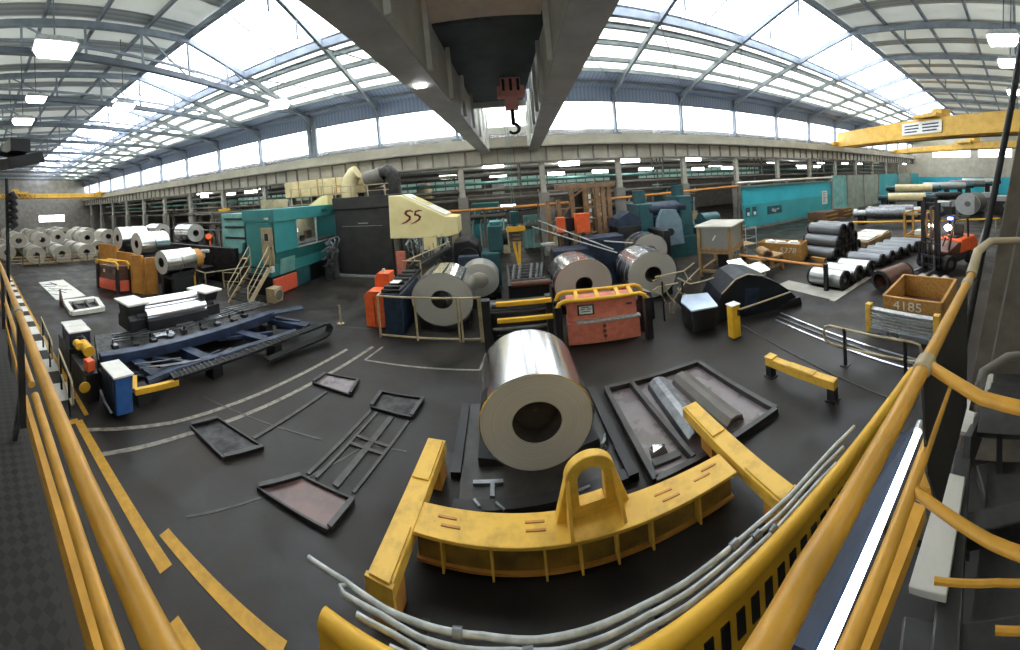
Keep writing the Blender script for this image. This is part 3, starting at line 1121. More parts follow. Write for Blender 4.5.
# building column and landing beyond the end rail
cl = struct('column', MB().hexa([(4.45, -.1, 0), (5.3, -.1, 0), (5.3, .85, 0), (4.45, .85, 0)], [(4.45, -2.0, 12.9), (5.3, -2.0, 12.9), (5.3, -1.05, 12.9), (4.45, -1.05, 12.9)]), 'conc', origin=(4.9, .4, 0), bevel=.02)
struct('column_seam', MB().bar((4.44, .62, 0), (4.44, -1.3, 12.8), .02, .03), 'girder_dark', parent=cl)
struct('column_band', MB().box(4.36, 4.45, -.1, .75, 1.0, 1.12), 'girder_dark', parent=cl)
dp = tag(obj('drain_pipe', MB().tube([(4.3, 1.12, 0), (4.3, .8, 1.6), (4.3, .12, 6.0), (4.3, -.75, 12.9)], .045, 10), 'black', None, True, origin=(4.3, 1.0, 0)),
         'black pipe running up the concrete column at the right edge', 'pipe')
ld = thing('stair_landing', 'dark steel landing with pale treads below the right end of the handrail', 'stair', (2.4, -.2, 0))
for i in range(5):
    obj('tread', MB().box(1.95 + .42 * i, 2.27 + .42 * i, -.35, .24, 3.0 - .26 * i, 3.04 - .26 * i), 'steel_dark', ld)
    obj('nosing', MB().box(1.95 + .42 * i, 2.27 + .42 * i, .28, .4, 3.0 - .26 * i, 3.03 - .26 * i), 'conc_light', ld)
for y in (-.4, .27):
    obj('stringer', MB().bar((1.7, y, 3.1), (4.0, y, 1.68), .04, .22), 'black', ld)
obj('landing_plate', MB().box(4.0, 4.3, -1.5, .3, 1.5, 1.56).box(.95, 1.75, -1.5, .15, 2.9, 2.95), 'steel_dark', ld)
for x, y in ((1.0, -1.4), (1.7, -1.4), (4.15, -1.3), (4.15, .2), (1.7, .1)):
    obj('leg', MB().box(x - .04, x + .04, y - .04, y + .04, 0, 2.9 if x < 2 else 1.5), 'black', ld)
gr_ = thing('grab_rail', 'dull grey pipe rail curving away in front of the concrete column', 'handrail', (2.6, .1, 3.2))
obj('upper_rail', MB().tube([(1.66, .24, 4.37), (1.9, .235, 4.45), (2.1, .18, 4.47), (2.35, .02, 4.42), (2.6, -.3, 4.36), (2.7, -1.0, 4.3)], .03, 12), 'beige', gr_, True)
obj('lower_rail', MB().tube([(1.5, .2, 3.62), (1.65, .17, 3.75), (1.85, .05, 3.72), (2.0, -.2, 3.66), (2.1, -1.0, 3.6)], .028, 12), 'dusty', gr_, True)
obj('post', MB().cyl((2.65, -.9, 1.9), (2.68, -.9, 4.32), .03, 10), 'dusty', gr_, True)
pk = tag(obj('plank', MB().hexa([(1.56, .37, 3.1), (1.55, .25, 3.1), (1.06, .24, 3.1), (1.05, .385, 3.1)], [(1.56, .37, 3.14), (1.55, .25, 3.14), (1.06, .24, 3.14), (1.05, .385, 3.14)]),
             'conc_light', None, bevel=.004, origin=(1.3, .3, 3.1)), 'white painted plank lying on the dark landing steel', 'plank')
for a, b, w in (((.75, .2, 3.02), (1.75, .3, 3.04), .1), ((.95, .38, 3.0), (1.25, -1.2, 3.0), .12), ((1.35, .36, 3.0), (1.8, -1.2, 3.0), .1), ((1.0, -.15, 2.8), (2.1, .2, 2.55), .12)):
    obj('beam', MB().bar(a, b, w, .12), 'steel_dark', ld, bevel=.01)
fl2 = tag(obj('floodlight', MB().obox(WX(18, 162, -3.2), .5, .34, .12, .2, .25, .1).obox(WX(16, 158, -3.2) + Vector((0, 0, .12)), .3, .2, .14, .2)
              .tube([WX(14, 157, -3.2), WX(14, 157, -3.2) + Vector((0, -1.5, .5)), WX(14, 157, -3.2) + Vector((0, -5.34, .7))], .03, 8), 'black', None, origin=WX(18, 162, -3.2)), 'black floodlight head on an arm at the upper left edge', 'lamp')


# ================================================================== COILS
def coil(label, loc, R, L, bore, rz=0.0, group='rolled metal coils in the machinery', straps=(), m='alu', edge='alu_edge', name='metal_coil', n=64, core=True):
    """strip coil lying on its side, axis along its own Y, loc = floor point under its front face centre"""
    c = thing(name, label, 'coil', loc, 0, group)
    x, y, z = loc
    z += R
    w = MB().ring((x, y + .006, z), (x, y + L - .006, z), R - .03, R, n)
    obj('outer_wrap', w, m, c, True)
    for y0, y1 in ((y, y + .05), (y + L - .05, y + L)):
        e = MB().ring((0, 0, 0), (0, y1 - y0, 0), bore, R - .025, n)
        o = obj('end_face', e, edge)
        o.location = (0, y0 - y, R)
        o.parent = c
    obj('bore', MB().ring((x, y + .02, z), (x, y + L - .02, z), bore - .02, bore + .01, 32), 'core', c, True)
    for yy in straps:
        obj('strap', MB().ring((x, y + yy - .02, z), (x, y + yy + .02, z), R - .01, R + .006, n), 'steel', c, True)
    c.rotation_euler = (0, 0, rz)
    return c


# big coil in front of the camera
mc = coil('large bright coil lying on the floor cradle in front of the yellow lifting beam', (.25, 4.77, .05), .865, 1.55, .37, group=None, n=96)
fl_p = MB()
for a0, a1, off in ((2.52, 2.78, .02), (-.02, .12, .012)):
    pts = []
    for i in range(9):
        a = a0 + (a1 - a0) * i / 8
        rr = .87 + off * math.sin(PI * i / 8)
        pts.append((.25 + rr * math.cos(a), .915 + rr * math.sin(a)))
    fl_p.prism([(p[0], 4.76, p[1]) for p in pts] + [(.25 + (p[0] - .25) * .985, 4.76, .915 + (p[1] - .915) * .985) for p in reversed(pts)], (0, .3, 0))
obj('loose_flap', fl_p, 'rubber', mc)
FRONT_STRAP = obj('core_plate', MB().ring((.25, 5.05, .915), (.25, 5.08, .915), .02, .355, 32), 'core', mc)

cdl = thing('coil_cradle', 'black steel cradle and plates on the floor under the big coil', 'cradle', (.3, 5.4, 0))
obj('base_plate', MB().box(-.95, 1.45, 4.3, 6.45, 0, .05), 'tray', cdl, bevel=.01)
for s in (-1, 1):
    obj('wedge', MB().prism([(.26 + s * .35, 4.95, .05), (.26 + s * .95, 4.95, .05), (.26 + s * .95, 4.95, .22), (.26 + s * .62, 4.95, .16)], (0, 1.3, 0)), 'black', cdl)
obj('side_rail', MB().box(1.4, 1.55, 4.2, 6.4, 0, .14), 'black', cdl)
obj('side_rail', MB().box(-1.1, -.95, 4.8, 6.4, 0, .1), 'black', cdl)
obj('front_beam', MB().box(-1.0, 1.5, 4.2, 4.36, 0, .12), 'black', cdl)
obj('clamp_strip', MB().box(-.75, -.32, 4.62, 4.68, .05, .1).box(-.5, -.44, 4.42, 4.64, .05, .1), 'steel', cdl)
for k, (px, py, a, lab) in enumerate(((500, 491, -.8, 'short bright metal offcut on the dark floor left of the coil front'), (586, 493, .1, 'short bright metal offcut beside the lifting eye'),
                                    (477, 496, -.9, 'small bright metal offcut left of the coil'))):
    p = G(px, py, .135)
    p = Vector((max(-.9, min(1.4, p.x)), 4.24 + .03 * k, .132))
    tag(obj('metal_offcut', MB().obox(p, .16 - .03 * (k == 2), .035, .02, a), 'steel', None, origin=p), lab, 'offcut')
for k, (x, y, rz) in enumerate(((1.1, 4.5, .5), (1.18, 4.85, 1.4))):
    p = Vector((x, y, .056))
    tag(obj('foil_scrap', MB().hexa([p, p + Vector((.16, .05, 0)), p + Vector((.2, .2, 0)), p + Vector((.04, .15, 0))],
                                   [p + Vector((.02, .02, .1)), p + Vector((.12, .05, .14)), p + Vector((.14, .14, .2)), p + Vector((.05, .12, .05))]), 'steel_bright', None, origin=p),
        ('crumpled bright foil scrap right of the coil base', 'second crumpled foil scrap behind the first beside the coil')[k], 'scrap')

# ------------------------------------------------------------------ yellow lifting beam
lb = thing('lifting_beam', 'big yellow steel lifting beam with a central eye and two cross arms', 'lifting beam', (.6, 3.6, 0))


def lbp(x, f):
    """plan point on the main beam: f 0 = front edge, 1 = back edge"""
    return (x, 3.52 - .11 * (x + 1.26) + .38 * f)


x0, x1 = -1.32, 2.45
obj('top_plate', MB().quad([lbp(x0, 0), lbp(x1, 0), lbp(x1, 1), lbp(x0, 1)], .50, .55), 'yellow_worn', lb, bevel=.008)
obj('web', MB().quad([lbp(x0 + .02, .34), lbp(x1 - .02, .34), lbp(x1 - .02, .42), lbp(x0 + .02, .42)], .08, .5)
    .quad([lbp(x0 + .02, .78), lbp(x1 - .02, .78), lbp(x1 - .02, .88), lbp(x0 + .02, .88)], .08, .5), 'grimy_shaded_yellow', lb)
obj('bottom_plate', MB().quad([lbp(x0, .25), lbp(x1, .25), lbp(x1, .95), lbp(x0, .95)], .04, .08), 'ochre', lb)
for x in (-1.0, -.45, .12, .5, .9, 1.3, 1.9):
    obj('web_rib', MB().quad([lbp(x, 0.03), lbp(x + .025, 0.03), lbp(x + .025, .36), lbp(x, .36)], .08, .5), 'yellow_worn', lb)
for x, f in ((-1.05, .65), (-1.0, .4), (-.05, .7), (-.05, .45), (1.45, .62), (1.5, .35), (1.95, .5), (2.1, .7)):
    a = Vector((*lbp(x, f), .555))
    obj('weld_bead', MB().bar(a, a + Vector((.22, -.024, 0)), .025, .012), 'ochre', lb)
# arms: left and right cross arms standing on feet
for nm, a, b, w in (('left', (-1.5, 2.97), (-1.29, 4.92), .28), ('right', (2.64, 2.42), (2.66, 4.56), .27)):
    a, b = Vector((*a, 0)), Vector((*b, 0))
    d = (b - a).normalized()
    L = (b - a).length
    obj('cross_arm', MB().bar(a + Vector((0, 0, .47)), b + Vector((0, 0, .47)), w, .2), 'yellow_worn', lb, bevel=.012)
    tp = MB()
    for t0, t1, dz in ((.0, .30, .0), (.62, .98, .0)):
        tp.bar(a + d * L * t0 + Vector((0, 0, .58)), a + d * L * t1 + Vector((0, 0, .58)), w * .8, .035)
    obj('wear_plate', tp, 'yellow_worn', lb, bevel=.005)
    obj('arm_end', MB().bar(a - d * .02 + Vector((0, 0, .40)), a + d * .03 + Vector((0, 0, .40)), w + .03, .34), 'yellow_worn', lb)
    for t in ((.08, .9) if nm == 'left' else (.08, .70)):
        p = a + d * L * t
        z0 = .145 if t == .70 else 0
        obj('foot', MB().bar(p - d * .14 + Vector((0, 0, (z0 + .38) / 2)), p + d * .14 + Vector((0, 0, (z0 + .38) / 2)), w * .9, .38 - z0), 'ochre', lb)
# lifting eye: arched plate with an oval hole, and two gusset cheeks
cxe, ye = .73, 3.62
out, inn = [], []
for i in range(25):
    t = PI * i / 24
    out.append((cxe + .30 * math.cos(t), 1.06 + .29 * math.sin(t)))
    inn.append((cxe + .155 * math.cos(t), 1.04 + .15 * math.sin(t)))
out = [(cxe + .44, .55)] + out + [(cxe - .44, .55)]
inn = [(cxe + .155, .66)] + inn + [(cxe - .155, .66)]
m = MB()
ys = (ye - .06, ye + .06)
V = {(w, k): [m.bm.verts.new((p[0], ys[k], p[1])) for p in pts] for w, pts in (('o', out), ('i', inn)) for k in (0, 1)}
N = len(out)
for i in range(N - 1):
    m.bm.faces.new((V['o', 0][i], V['o', 0][i + 1], V['i', 0][i + 1], V['i', 0][i]))
    m.bm.faces.new((V['o', 1][i + 1], V['o', 1][i], V['i', 1][i], V['i', 1][i + 1]))
    m.bm.faces.new((V['o', 0][i + 1], V['o', 0][i], V['o', 1][i], V['o', 1][i + 1]))
    m.bm.faces.new((V['i', 0][i], V['i', 0][i + 1], V['i', 1][i + 1], V['i', 1][i]))
for k in (0, 1):
    q = (V['o', k][0], V['i', k][0], V['i', k][-1], V['o', k][-1])
    m.bm.faces.new(q if k else q[::-1])
m.bm.faces.new((V['o', 0][0], V['o', 0][-1], V['o', 1][-1], V['o', 1][0]))
m.bm.faces.new((V['i', 0][0], V['i', 1][0], V['i', 1][-1], V['i', 0][-1]))
obj('lifting_eye', m, 'yellow_worn', lb, bevel=.015)
for s in (-1, 1):
    obj('eye_gusset', MB().prism([(cxe + s * .30 - .02, ye - .06, .55), (cxe + s * .30 - .02, ye - .30, .55), (cxe + s * .27 - .02, ye - .06, 1.1)], (.04, 0, 0)), 'yellow_worn', lb)
obj('eye_liner', MB().prism([(cxe - .16, ye - .064, .665), (cxe + .16, ye - .064, .665), (cxe + .15, ye - .064, .72), (cxe - .15, ye - .064, .72)], (0, .128, 0)), 'yellow_worn', lb)

# ------------------------------------------------------------------ short yellow beam at right
sbm = thing('trestle_beam', 'short yellow box beam on black feet standing on the floor right of the drip trays', 'beam', (4.85, 3.95, 0))
a, b = Vector((4.74, 4.76, .40)), Vector((4.86, 3.14, .40))
obj('box_beam', MB().bar(a, b, .17, .2), 'yellow_worn', sbm, bevel=.012)
obj('cap_plate', MB().bar(a + Vector((0, 0, .11)), a.lerp(b, .12) + Vector((0, 0, .11)), .2, .05).bar(a.lerp(b, .35) + Vector((0, 0, .1)), a.lerp(b, .72) + Vector((0, 0, .1)), .15, .04), 'yellow_worn', sbm, bevel=.005)
for t in (.05, .95):
    p = a.lerp(b, t)
    obj('foot', MB().box(p.x - .07, p.x + .07, p.y - .08, p.y + .08, .02, .3).box(p.x - .1, p.x + .1, p.y - .11, p.y + .11, 0, .03), 'black', sbm)


# ------------------------------------------------------------------ drip trays
def tray(label, pts, h, m='oil', wall=.035, ears=True):
    P = [Vector((p[0], p[1], 0)) for p in pts]
    c = sum(P, Vector()) / len(P)
    t = thing('drip_tray', label, 'tray', c, 0, 'steel drip trays let down on the floor')
    obj('tray_bottom', MB().quad([(p.x, p.y) for p in P], 0.0, .025), m, t)
    r = MB()
    for i in range(len(P)):
        a, b = P[i], P[(i + 1) % len(P)]
        r.bar(a + Vector((0, 0, h / 2)), b + Vector((0, 0, h / 2)), wall, h)
    obj('rim', r, 'tray', t, bevel=.006)
    if ears:
        e = MB()
        for a, b in ((P[0], P[3]), (P[1], P[2])):
            d = (b - a).normalized()
            e.bar(a + d * .02 + Vector((0, 0, h + .015)), b - d * .02 + Vector((0, 0, h + .015)), .08, .03)
        obj('end_lip', e, 'tray', t, bevel=.005)
    return t


tray('rusty oil filled drip tray nearest the walkway, left of the lifting beam', [(-3.68, 3.6), (-2.47, 3.6), (-2.36, 4.12), (-3.24, 4.14)], .07, 'rust_oil')
tray('dark drip tray at the far end of the double channel, behind the rusty tray', [(-2.9, 6.1), (-2.03, 5.98), (-1.93, 6.58), (-2.87, 6.64)], .07, 'steel_dark')
tray('small grey drip tray at the far end of the single channel', [(-4.5, 6.45), (-3.5, 6.35), (-3.56, 6.95), (-4.42, 6.92)], .07, 'oil')
tray('dark drip tray nearest the blue cart, at the near end of the single channel', [(-5.56, 3.76), (-4.5, 3.66), (-4.14, 4.28), (-5.34, 4.3)], .07, 'steel_dark')


def channel(label, pts, w=.07, h=.03):
    P = [Vector((p[0], p[1], h / 2)) for p in pts]
    m = MB()
    for a, b in zip(P, P[1:]):
        m.bar(a, b, w, h)
    return tag(obj('floor_channel', m, 'line_grey', None, origin=P[0]), label, 'channel', 'steel strips on the floor between the drip trays')


channel('steel strip joining the two dark trays of the single channel', [(-4.46, 4.36), (-4.42, 4.55), (-4.05, 6.3)])
channel('leftmost strip of the double channel between the rusty and far dark trays', [(-3.2, 4.24), (-2.88, 6.02)], .06)
channel('second strip from left in the double channel between the rusty and far dark trays', [(-3.05, 4.24), (-2.74, 6.0)], .05)
channel('third strip from left in the double channel, ending under the far dark tray', [(-2.72, 4.24), (-2.42, 5.95)], .11)
channel('rightmost strip of the double channel beside the yellow lifting arm', [(-2.42, 4.24), (-2.06, 5.9)], .05)
channel('upper of the two short cross strips in the double channel', [(-2.86, 5.3), (-2.2, 5.22)], .06, .034)
channel('lower of the two short cross strips in the double channel', [(-2.9, 5.1), (-2.22, 5.04)], .06, .034)

bt = tray('large oily steel tray with raised black rim right of the big coil', [(1.72, 4.0), (4.0, 3.86), (3.87, 6.1), (1.76, 6.28)], .14, 'oil', .1, False)
obj('divider', MB().bar((2.35, 4.0, .1), (2.28, 6.2, .1), .08, .14), 'tray', bt)
obj('inner_lip', MB().bar((1.82, 4.3, .05), (2.25, 4.25, .05), .12, .05), 'tray', bt)
for lab, a, b, w, mm, rise in (('bent bright steel channel lying in the oily tray', (2.74, 5.95), (2.64, 4.3), .42, 'steel', .16),
                              ('dark steel channel lying in the oily tray right of the bright one', (3.25, 5.85), (3.28, 4.15), .42, 'dusty', .14)):
    a, b = Vector((*a, .03)), Vector((*b, .03))
    d = (b - a).normalized()
    sd = Vector((d.y, -d.x, 0))
    pr = []
    for s, z in ((-.5, 0), (-.42, rise), (-.1, rise + .06), (.16, rise + .05), (.42, rise * .7), (.5, 0), (.44, 0), (.36, rise * .55), (.14, rise), (-.1, rise), (-.36, rise * .8), (-.44, 0)):
        pr.append(a + sd * s * w + Vector((0, 0, z)))
    tag(obj('steel_channel', MB().prism(pr, b - a), mm, None, origin=(a + b) / 2), lab, 'channel')
p = Vector((2.0, 4.5, .03))
tag(obj('foil_scrap', MB().hexa([(1.85, 4.42, .03), (2.12, 4.38, .03), (2.15, 4.56, .03), (1.9, 4.6, .03)], [(1.9, 4.44, .1), (2.08, 4.42, .16), (2.08, 4.5, .06), (1.95, 4.56, .12)]), 'steel_bright', None, origin=p),
    'crumpled bright foil in the near corner of the oily tray', 'scrap')


# ------------------------------------------------------------------ floor markings
def line(pts, w, m='line_white', z=.004, name='trim', k=[0]):
    k[0] += 1
    mb = MB()
    P = [Vector((p[0], p[1], z)) for p in pts]
    for a, b in zip(P, P[1:]):
        mb.bar(a, b, w, z)
    struct('trim_%d' % k[0], mb, m)


line([(-6.6, 1.92), (-5.9, 3.6), (-5.3, 5.6), (-4.55, 8.35)], .1)
line([(-5.86, 1.92), (-5.45, 3.6), (-4.9, 5.3), (-4.2, 7.6), (-3.9, 8.7)], .1)
line([(-6.9, 1.94), (-3.7, 2.02)], .17, 'line_yellow')
line([(-4.1, 2.24), (-2.3, 2.42)], .15, 'line_yellow')
line([(-6.9, 1.55), (-6.9, 1.94)], .14, 'line_yellow')
line([G(172, 622), G(196, 660)], .16, 'line_yellow')
line([(-3.62, 8.75), (-3.82, 7.93), (-.83, 7.75), (-.7, 8.6)], .06)
line([(6.69, 1.8), (7.25, 6.6)], .05, 'steel_bright', .02)
line([(6.3, 1.8), (6.8, 6.4)], .05, 'steel_bright', .02)
line([(6.5, 1.8), (7.02, 6.5)], .04, 'steel', .02)
line([(5.3, 1.8), (5.95, 7.0)], .03, 'line_grey', .012)
line([(-11.5, 9.4), (-4.4, 9.9)], .05, 'line_grey')
line([(-4.1, 2.6), (-2.6, 5.2), (-1.9, 5.2)], .04, 'line_grey')
line([(-6.2, 4.6), (-3.4, 5.0)], .04, 'line_grey')
for i in range(11):
    x = -23 + 1.45 * i
    line([(x, 1.85), (x + .8, 1.85)], .6, 'white')
line([(-24, 2.2), (-7, 2.16)], .1, 'line_yellow')
line([(13.0, 2.0), (36, 3.2)], .12, 'line_white')
line([(17.5, 1.7), (17.9, 4.2)], .1, 'line_white')
line([(22, 1.7), (22.6, 5.2)], .1, 'line_white')


# ================================================================== MIDDLE: coils, fence, control boxes, slitting line
def cradle(x, y, R, L, label, h=.12, m='black'):
    c = thing('coil_saddle', label, 'cradle', (x, y + L / 2, 0), 0, 'coil saddles in the slitting line')
    obj('saddle_base', MB().box(x - R * .8, x + R * .8, y + .1, y + L - .1, 0, h), m, c, bevel=.01)
    for s in (-1, 1):
        obj('saddle_wedge', MB().prism([(x + s * R * .35, y + .1, h), (x + s * R * .8, y + .1, h), (x + s * R * .8, y + .1, h + R * .3), (x + s * R * .68, y + .1, h + R * .2)], (0, L - .2, 0)), m, c)
    return c


G1 = 'coils standing in the slitting line'
c = coil('pale coil with steel straps behind the beige railing', (-2.05, 10.0, .16), .98, 1.5, .34, .0, G1, (), 'alu')
sp = MB()
for a in (.12, -.3, .75):
    px, pz = -2.05 + .985 * math.sin(a), 1.14 + .985 * math.cos(a)
    sp.obox((px, 10.75, pz), .06, 1.5, .008, 0, 0, a)
obj('strap', sp, 'steel_dark', c)
obj('mandrel_shine', MB().obox((-1.95, 10.4, 1.1), .06, .5, .4, .3, .2), 'steel', c)
cradle(-2.05, 10.0, .98, 1.5, 'black saddle under the pale coil behind the beige railing')
# second, smaller coil with a bulged core behind
c = coil('smaller grey coil with a raised round centre, right behind the railed coil', (-.98, 11.7, .55), .7, 1.0, .3, .0, G1, (), 'alu_pale')
obj('centre_dome', MB().tube([(-.98, 11.705, 1.25), (-.98, 11.66, 1.25), (-.98, 11.64, 1.25)], [.34, .33, .28], 28), 'alu_pale', c, True)
tag(obj('coil_stand', MB().box(-1.5, -.45, 11.8, 12.6, 0, .53).box(-1.68, -1.45, 11.8, 12.6, .4, .66).box(-.5, -.25, 11.8, 12.6, .4, .66), 'black', None, origin=(-.8, 12.2, 0), bevel=.02),
    'black stand carrying the smaller grey coil with the raised centre', 'stand')
coil('tan edged coil directly behind the orange control box', (2.5, 10.5, .1), 1.0, 1.45, .3, .05, G1, (.35, .8))
cradle(2.5, 10.5, 1.0, 1.4, 'black saddle under the coil behind the orange control box', .08)
coil('strapped coil with the bent rods in front of its bore', (4.98, 10.4, .1), .98, 1.4, .33, .0, G1, (.3, .7, 1.05))
cradle(4.98, 10.4, .98, 1.4, 'black saddle under the coil beside the bent rods', .08)
c = coil('pale coil raised on a mandrel in front of the dark teal mill', (6.18, 13.0, .5), .86, 1.3, .27, .0, G1, (.4, .9))
obj('mandrel', MB().cyl((6.18, 12.9, 1.36), (6.18, 14.55, 1.36), .24, 24), 'dusty', c, True)
dk = thing('decoiler', 'dark machine frame holding the mandrel of the raised pale coil', 'machine', (6.2, 15, 0))
obj('headstock', MB().box(5.3, 6.55, 14.58, 15.8, 0, 2.5), 'black', dk, bevel=.05)
obj('arm', MB().box(7.1, 7.45, 13.4, 15.0, .1, 2.2), 'black', dk, bevel=.03)
obj('base', MB().box(5.1, 7.5, 13.2, 15.1, 0, .4), 'black', dk)
obj('hood', MB().prism([(5.25, 14.6, 2.5), (6.6, 14.6, 2.5), (6.5, 14.6, 2.9), (6.0, 14.6, 3.3), (5.4, 14.6, 2.95)], (0, 1.1, 0)), 'navy', dk)

# beige railing in front of the pale coil
fe = thing('railing', 'beige tubular guard railing in front of the pale coil', 'railing', (-2.3, 9.3, 0))


def fy(x):
    return 9.36 - (x + 3.9) * .055


for x in (-3.9, -2.72, -1.47, -1.38, -.86, -.8):
    obj('post', MB().bar((x, fy(x), 0), (x, fy(x), 1.48), .05, .05), 'beige', fe)
obj('top_rail', MB().bar((-3.92, fy(-3.9), 1.48), (-1.45, fy(-1.5), 1.48), .05, .05).bar((-1.4, fy(-1.4), 1.48), (-.78, fy(-.8), 1.48), .05, .05), 'beige', fe)
obj('bottom_rail', MB().bar((-3.92, fy(-3.9), .1), (-1.45, fy(-1.5), .1), .045, .045).bar((-1.4, fy(-1.4), .1), (-.78, fy(-.8), .1), .045, .045), 'beige', fe)
obj('side_rail', MB().bar((-3.9, 9.36, 1.48), (-3.9, 12.0, 1.48), .05, .05).bar((-3.9, 12.0, 0), (-3.9, 12.0, 1.48), .05, .05), 'beige', fe)

nb = thing('roller_machine', 'dark navy machine side panel with black rollers behind the beige railing', 'machine', (-3.4, 10.3, 0))
obj('body', MB().box(-3.8, -3.2, 9.55, 11.7, 0, 1.5), 'navy', nb, bevel=.03)
obj('roller_bed', MB().box(-3.85, -3.25, 9.6, 12.4, 1.5, 1.62), 'black', nb)
for y in (9.8, 10.3, 10.8, 11.3, 11.8):
    obj('roller', MB().cyl((-3.8, y, 1.66), (-3.3, y, 1.66), .07, 12), 'steel_dark', nb, True)
obj('label_plate', MB().box(-3.7, -3.4, 10.0, 10.4, 1.735, 1.75), 'white', nb)

om = thing('electric_box', 'bright orange stepped electrical cabinet left of the beige railing', 'cabinet', (-4.5, 10.3, 0))
obj('lower_cabinet', MB().prism([(-4.66, 10.05, 0), (-4.0, 10.05, 0), (-4.0, 10.05, 1.38), (-4.5, 10.05, 1.38), (-4.66, 10.05, 1.22)], (0, .6, 0)), 'orange_light', om, bevel=.02)
obj('upper_cabinet', MB().prism([(-4.5, 10.7, 0), (-3.96, 10.7, 0), (-3.96, 10.7, 1.9), (-4.4, 10.7, 1.9), (-4.5, 10.7, 1.7)], (0, .6, 0)), 'orange_light', om, bevel=.02)
obj('signal_lamp', MB().cyl((-4.2, 10.9, 1.89), (-4.2, 10.9, 2.05), .05, 12), 'white', om)
obj('door_seam', MB().box(-4.33, -4.31, 10.035, 10.06, .1, 1.2), 'rust', om)
tag(obj('marker_post', MB().cyl((-5.6, 10.0, 0), (-5.6, 10.0, .75), .035, 10).cyl((-5.6, 10.0, 0), (-5.6, 10.0, .04), .12, 12), 'beige', None, origin=(-5.6, 10, 0)), 'thin pale marker post left of the orange cabinet', 'post')

# black coil car with yellow guard bars
cc = thing('coil_car', 'black coil car body with two yellow guard bars', 'machine', (.4, 9.1, 0))
obj('body', MB().box(-.6, 1.1, 8.75, 9.8, 0, 1.15), 'black', cc, bevel=.03)
obj('left_post', MB().box(-.72, -.5, 8.5, 8.75, 0, 1.62), 'black', cc)
obj('right_post', MB().box(.96, 1.1, 8.5, 8.75, 0, 1.62), 'black', cc)
for z in (1.54, 1.03):
    obj('guard_bar', MB().bar((-.34, 8.43, z), (1.1, 8.42, z), .12, .13), 'yellow', cc, bevel=.02)
obj('roll', MB().cyl((-.5, 8.95, 1.28), (1.08, 8.95, 1.28), .1, 16).cyl((-.5, 8.8, .6), (1.08, 8.8, .6), .09, 16), 'steel', cc, True)
obj('slit_plate', MB().box(-.4, 1.0, 8.70, 8.75, .2, .42), 'steel_dark', cc)

# orange control box with screen
ob = thing('control_box', 'orange control box with a small screen behind a yellow guard rail', 'control box', (2.45, 8.4, 0), 0)
A, B = Vector((1.44, 8.36, 0)), Vector((3.36, 8.06, 0))
d = (B - A).normalized()
nrm = Vector((-d.y, d.x, 0))


def bx(s0, s1, t0, t1, z0, z1):
    """box in the control box frame: s along the front, t away from the viewer"""
    p = [A + d * s + nrm * t for s, t in ((s0, t0), (s1, t0), (s1, t1), (s0, t1))]
    return [(q.x, q.y) for q in p], z0, z1


LN = (B - A).length
obj('lower_cabinet', MB().quad(*bx(0, LN, 0, .7, .06, .72)), 'orange_faded', ob, bevel=.012)
obj('upper_cabinet', MB().quad(*bx(.03, LN - .04, .12, .66, .72, 1.38)), 'orange_faded', ob, bevel=.012)
obj('plinth', MB().quad(*bx(.05, LN - .05, .06, .66, 0, .06)), 'black', ob)
obj('ledge', MB().quad(*bx(.25, LN + .02, -.06, .14, .72, .78)), 'galv', ob, bevel=.01)
obj('door_gap', MB().quad(*bx(LN * .5 - .01, LN * .5 + .01, -.006, .02, .1, .68)), 'rust', ob)
for z in (.22, .38, .54):
    obj('hinge', MB().quad(*bx(LN * .5 - .04, LN * .5 + .05, -.02, .0, z, z + .07)), 'rust', ob)
sc_ = obj('screen_bezel', MB().quad(*bx(.3, .75, .09, .13, .92, 1.26)), 'black', ob, bevel=.02)
obj('screen', MB().quad(*bx(.35, .70, .082, .092, .97, 1.21)), 'screen', sc_)
tx = MB()
for k, (s0, s1, z) in enumerate(((.4, .62, 1.16), (.38, .5, 1.10), (.55, .66, 1.10), (.4, .64, 1.03))):
    tx.quad(*bx(s0, s1, .078, .084, z, z + .025))
obj('screen_text', tx, 'navy', sc_)
obj('pale_patch', MB().quad(*bx(.93, 1.08, .112, .122, 1.05, 1.3)), 'orange_faded', ob)
obj('badge', MB().quad(*bx(1.62, 1.78, .112, .122, 1.1, 1.16)), 'navy', ob)
gl = []
gd = thing('guard_rail', 'yellow double guard rail on black legs over the orange control box', 'guard rail', (2.4, 8.3, 0))
for t, zt in ((-.12, 1.50), (.42, 1.58)):
    p = [A + d * s + nrm * t + Vector((0, 0, z)) for s, z in ((-.22, 1.05), (-.22, zt - .22), (-.16, zt - .07), (-.02, zt), (LN + .02, zt), (LN + .14, zt - .07), (LN + .2, zt - .22))]
    obj('rail', MB().tube(p, .062, 12), 'yellow', gd, True)
rg = MB()
for s in (.3, .85, 1.4, 1.75):
    rg.bar(A + d * s + nrm * -.12 + Vector((0, 0, 1.51)), A + d * s + nrm * .42 + Vector((0, 0, 1.58)), .1, .06)
obj('rung', rg, 'yellow', gd)
for s in (-.22, LN + .2):
    for t in (-.12, .42):
        q = A + d * s + nrm * t
        obj('leg', MB().box(q.x - .09, q.x + .09, q.y - .09, q.y + .09, 0, 1.34), 'black', gd, bevel=.01)

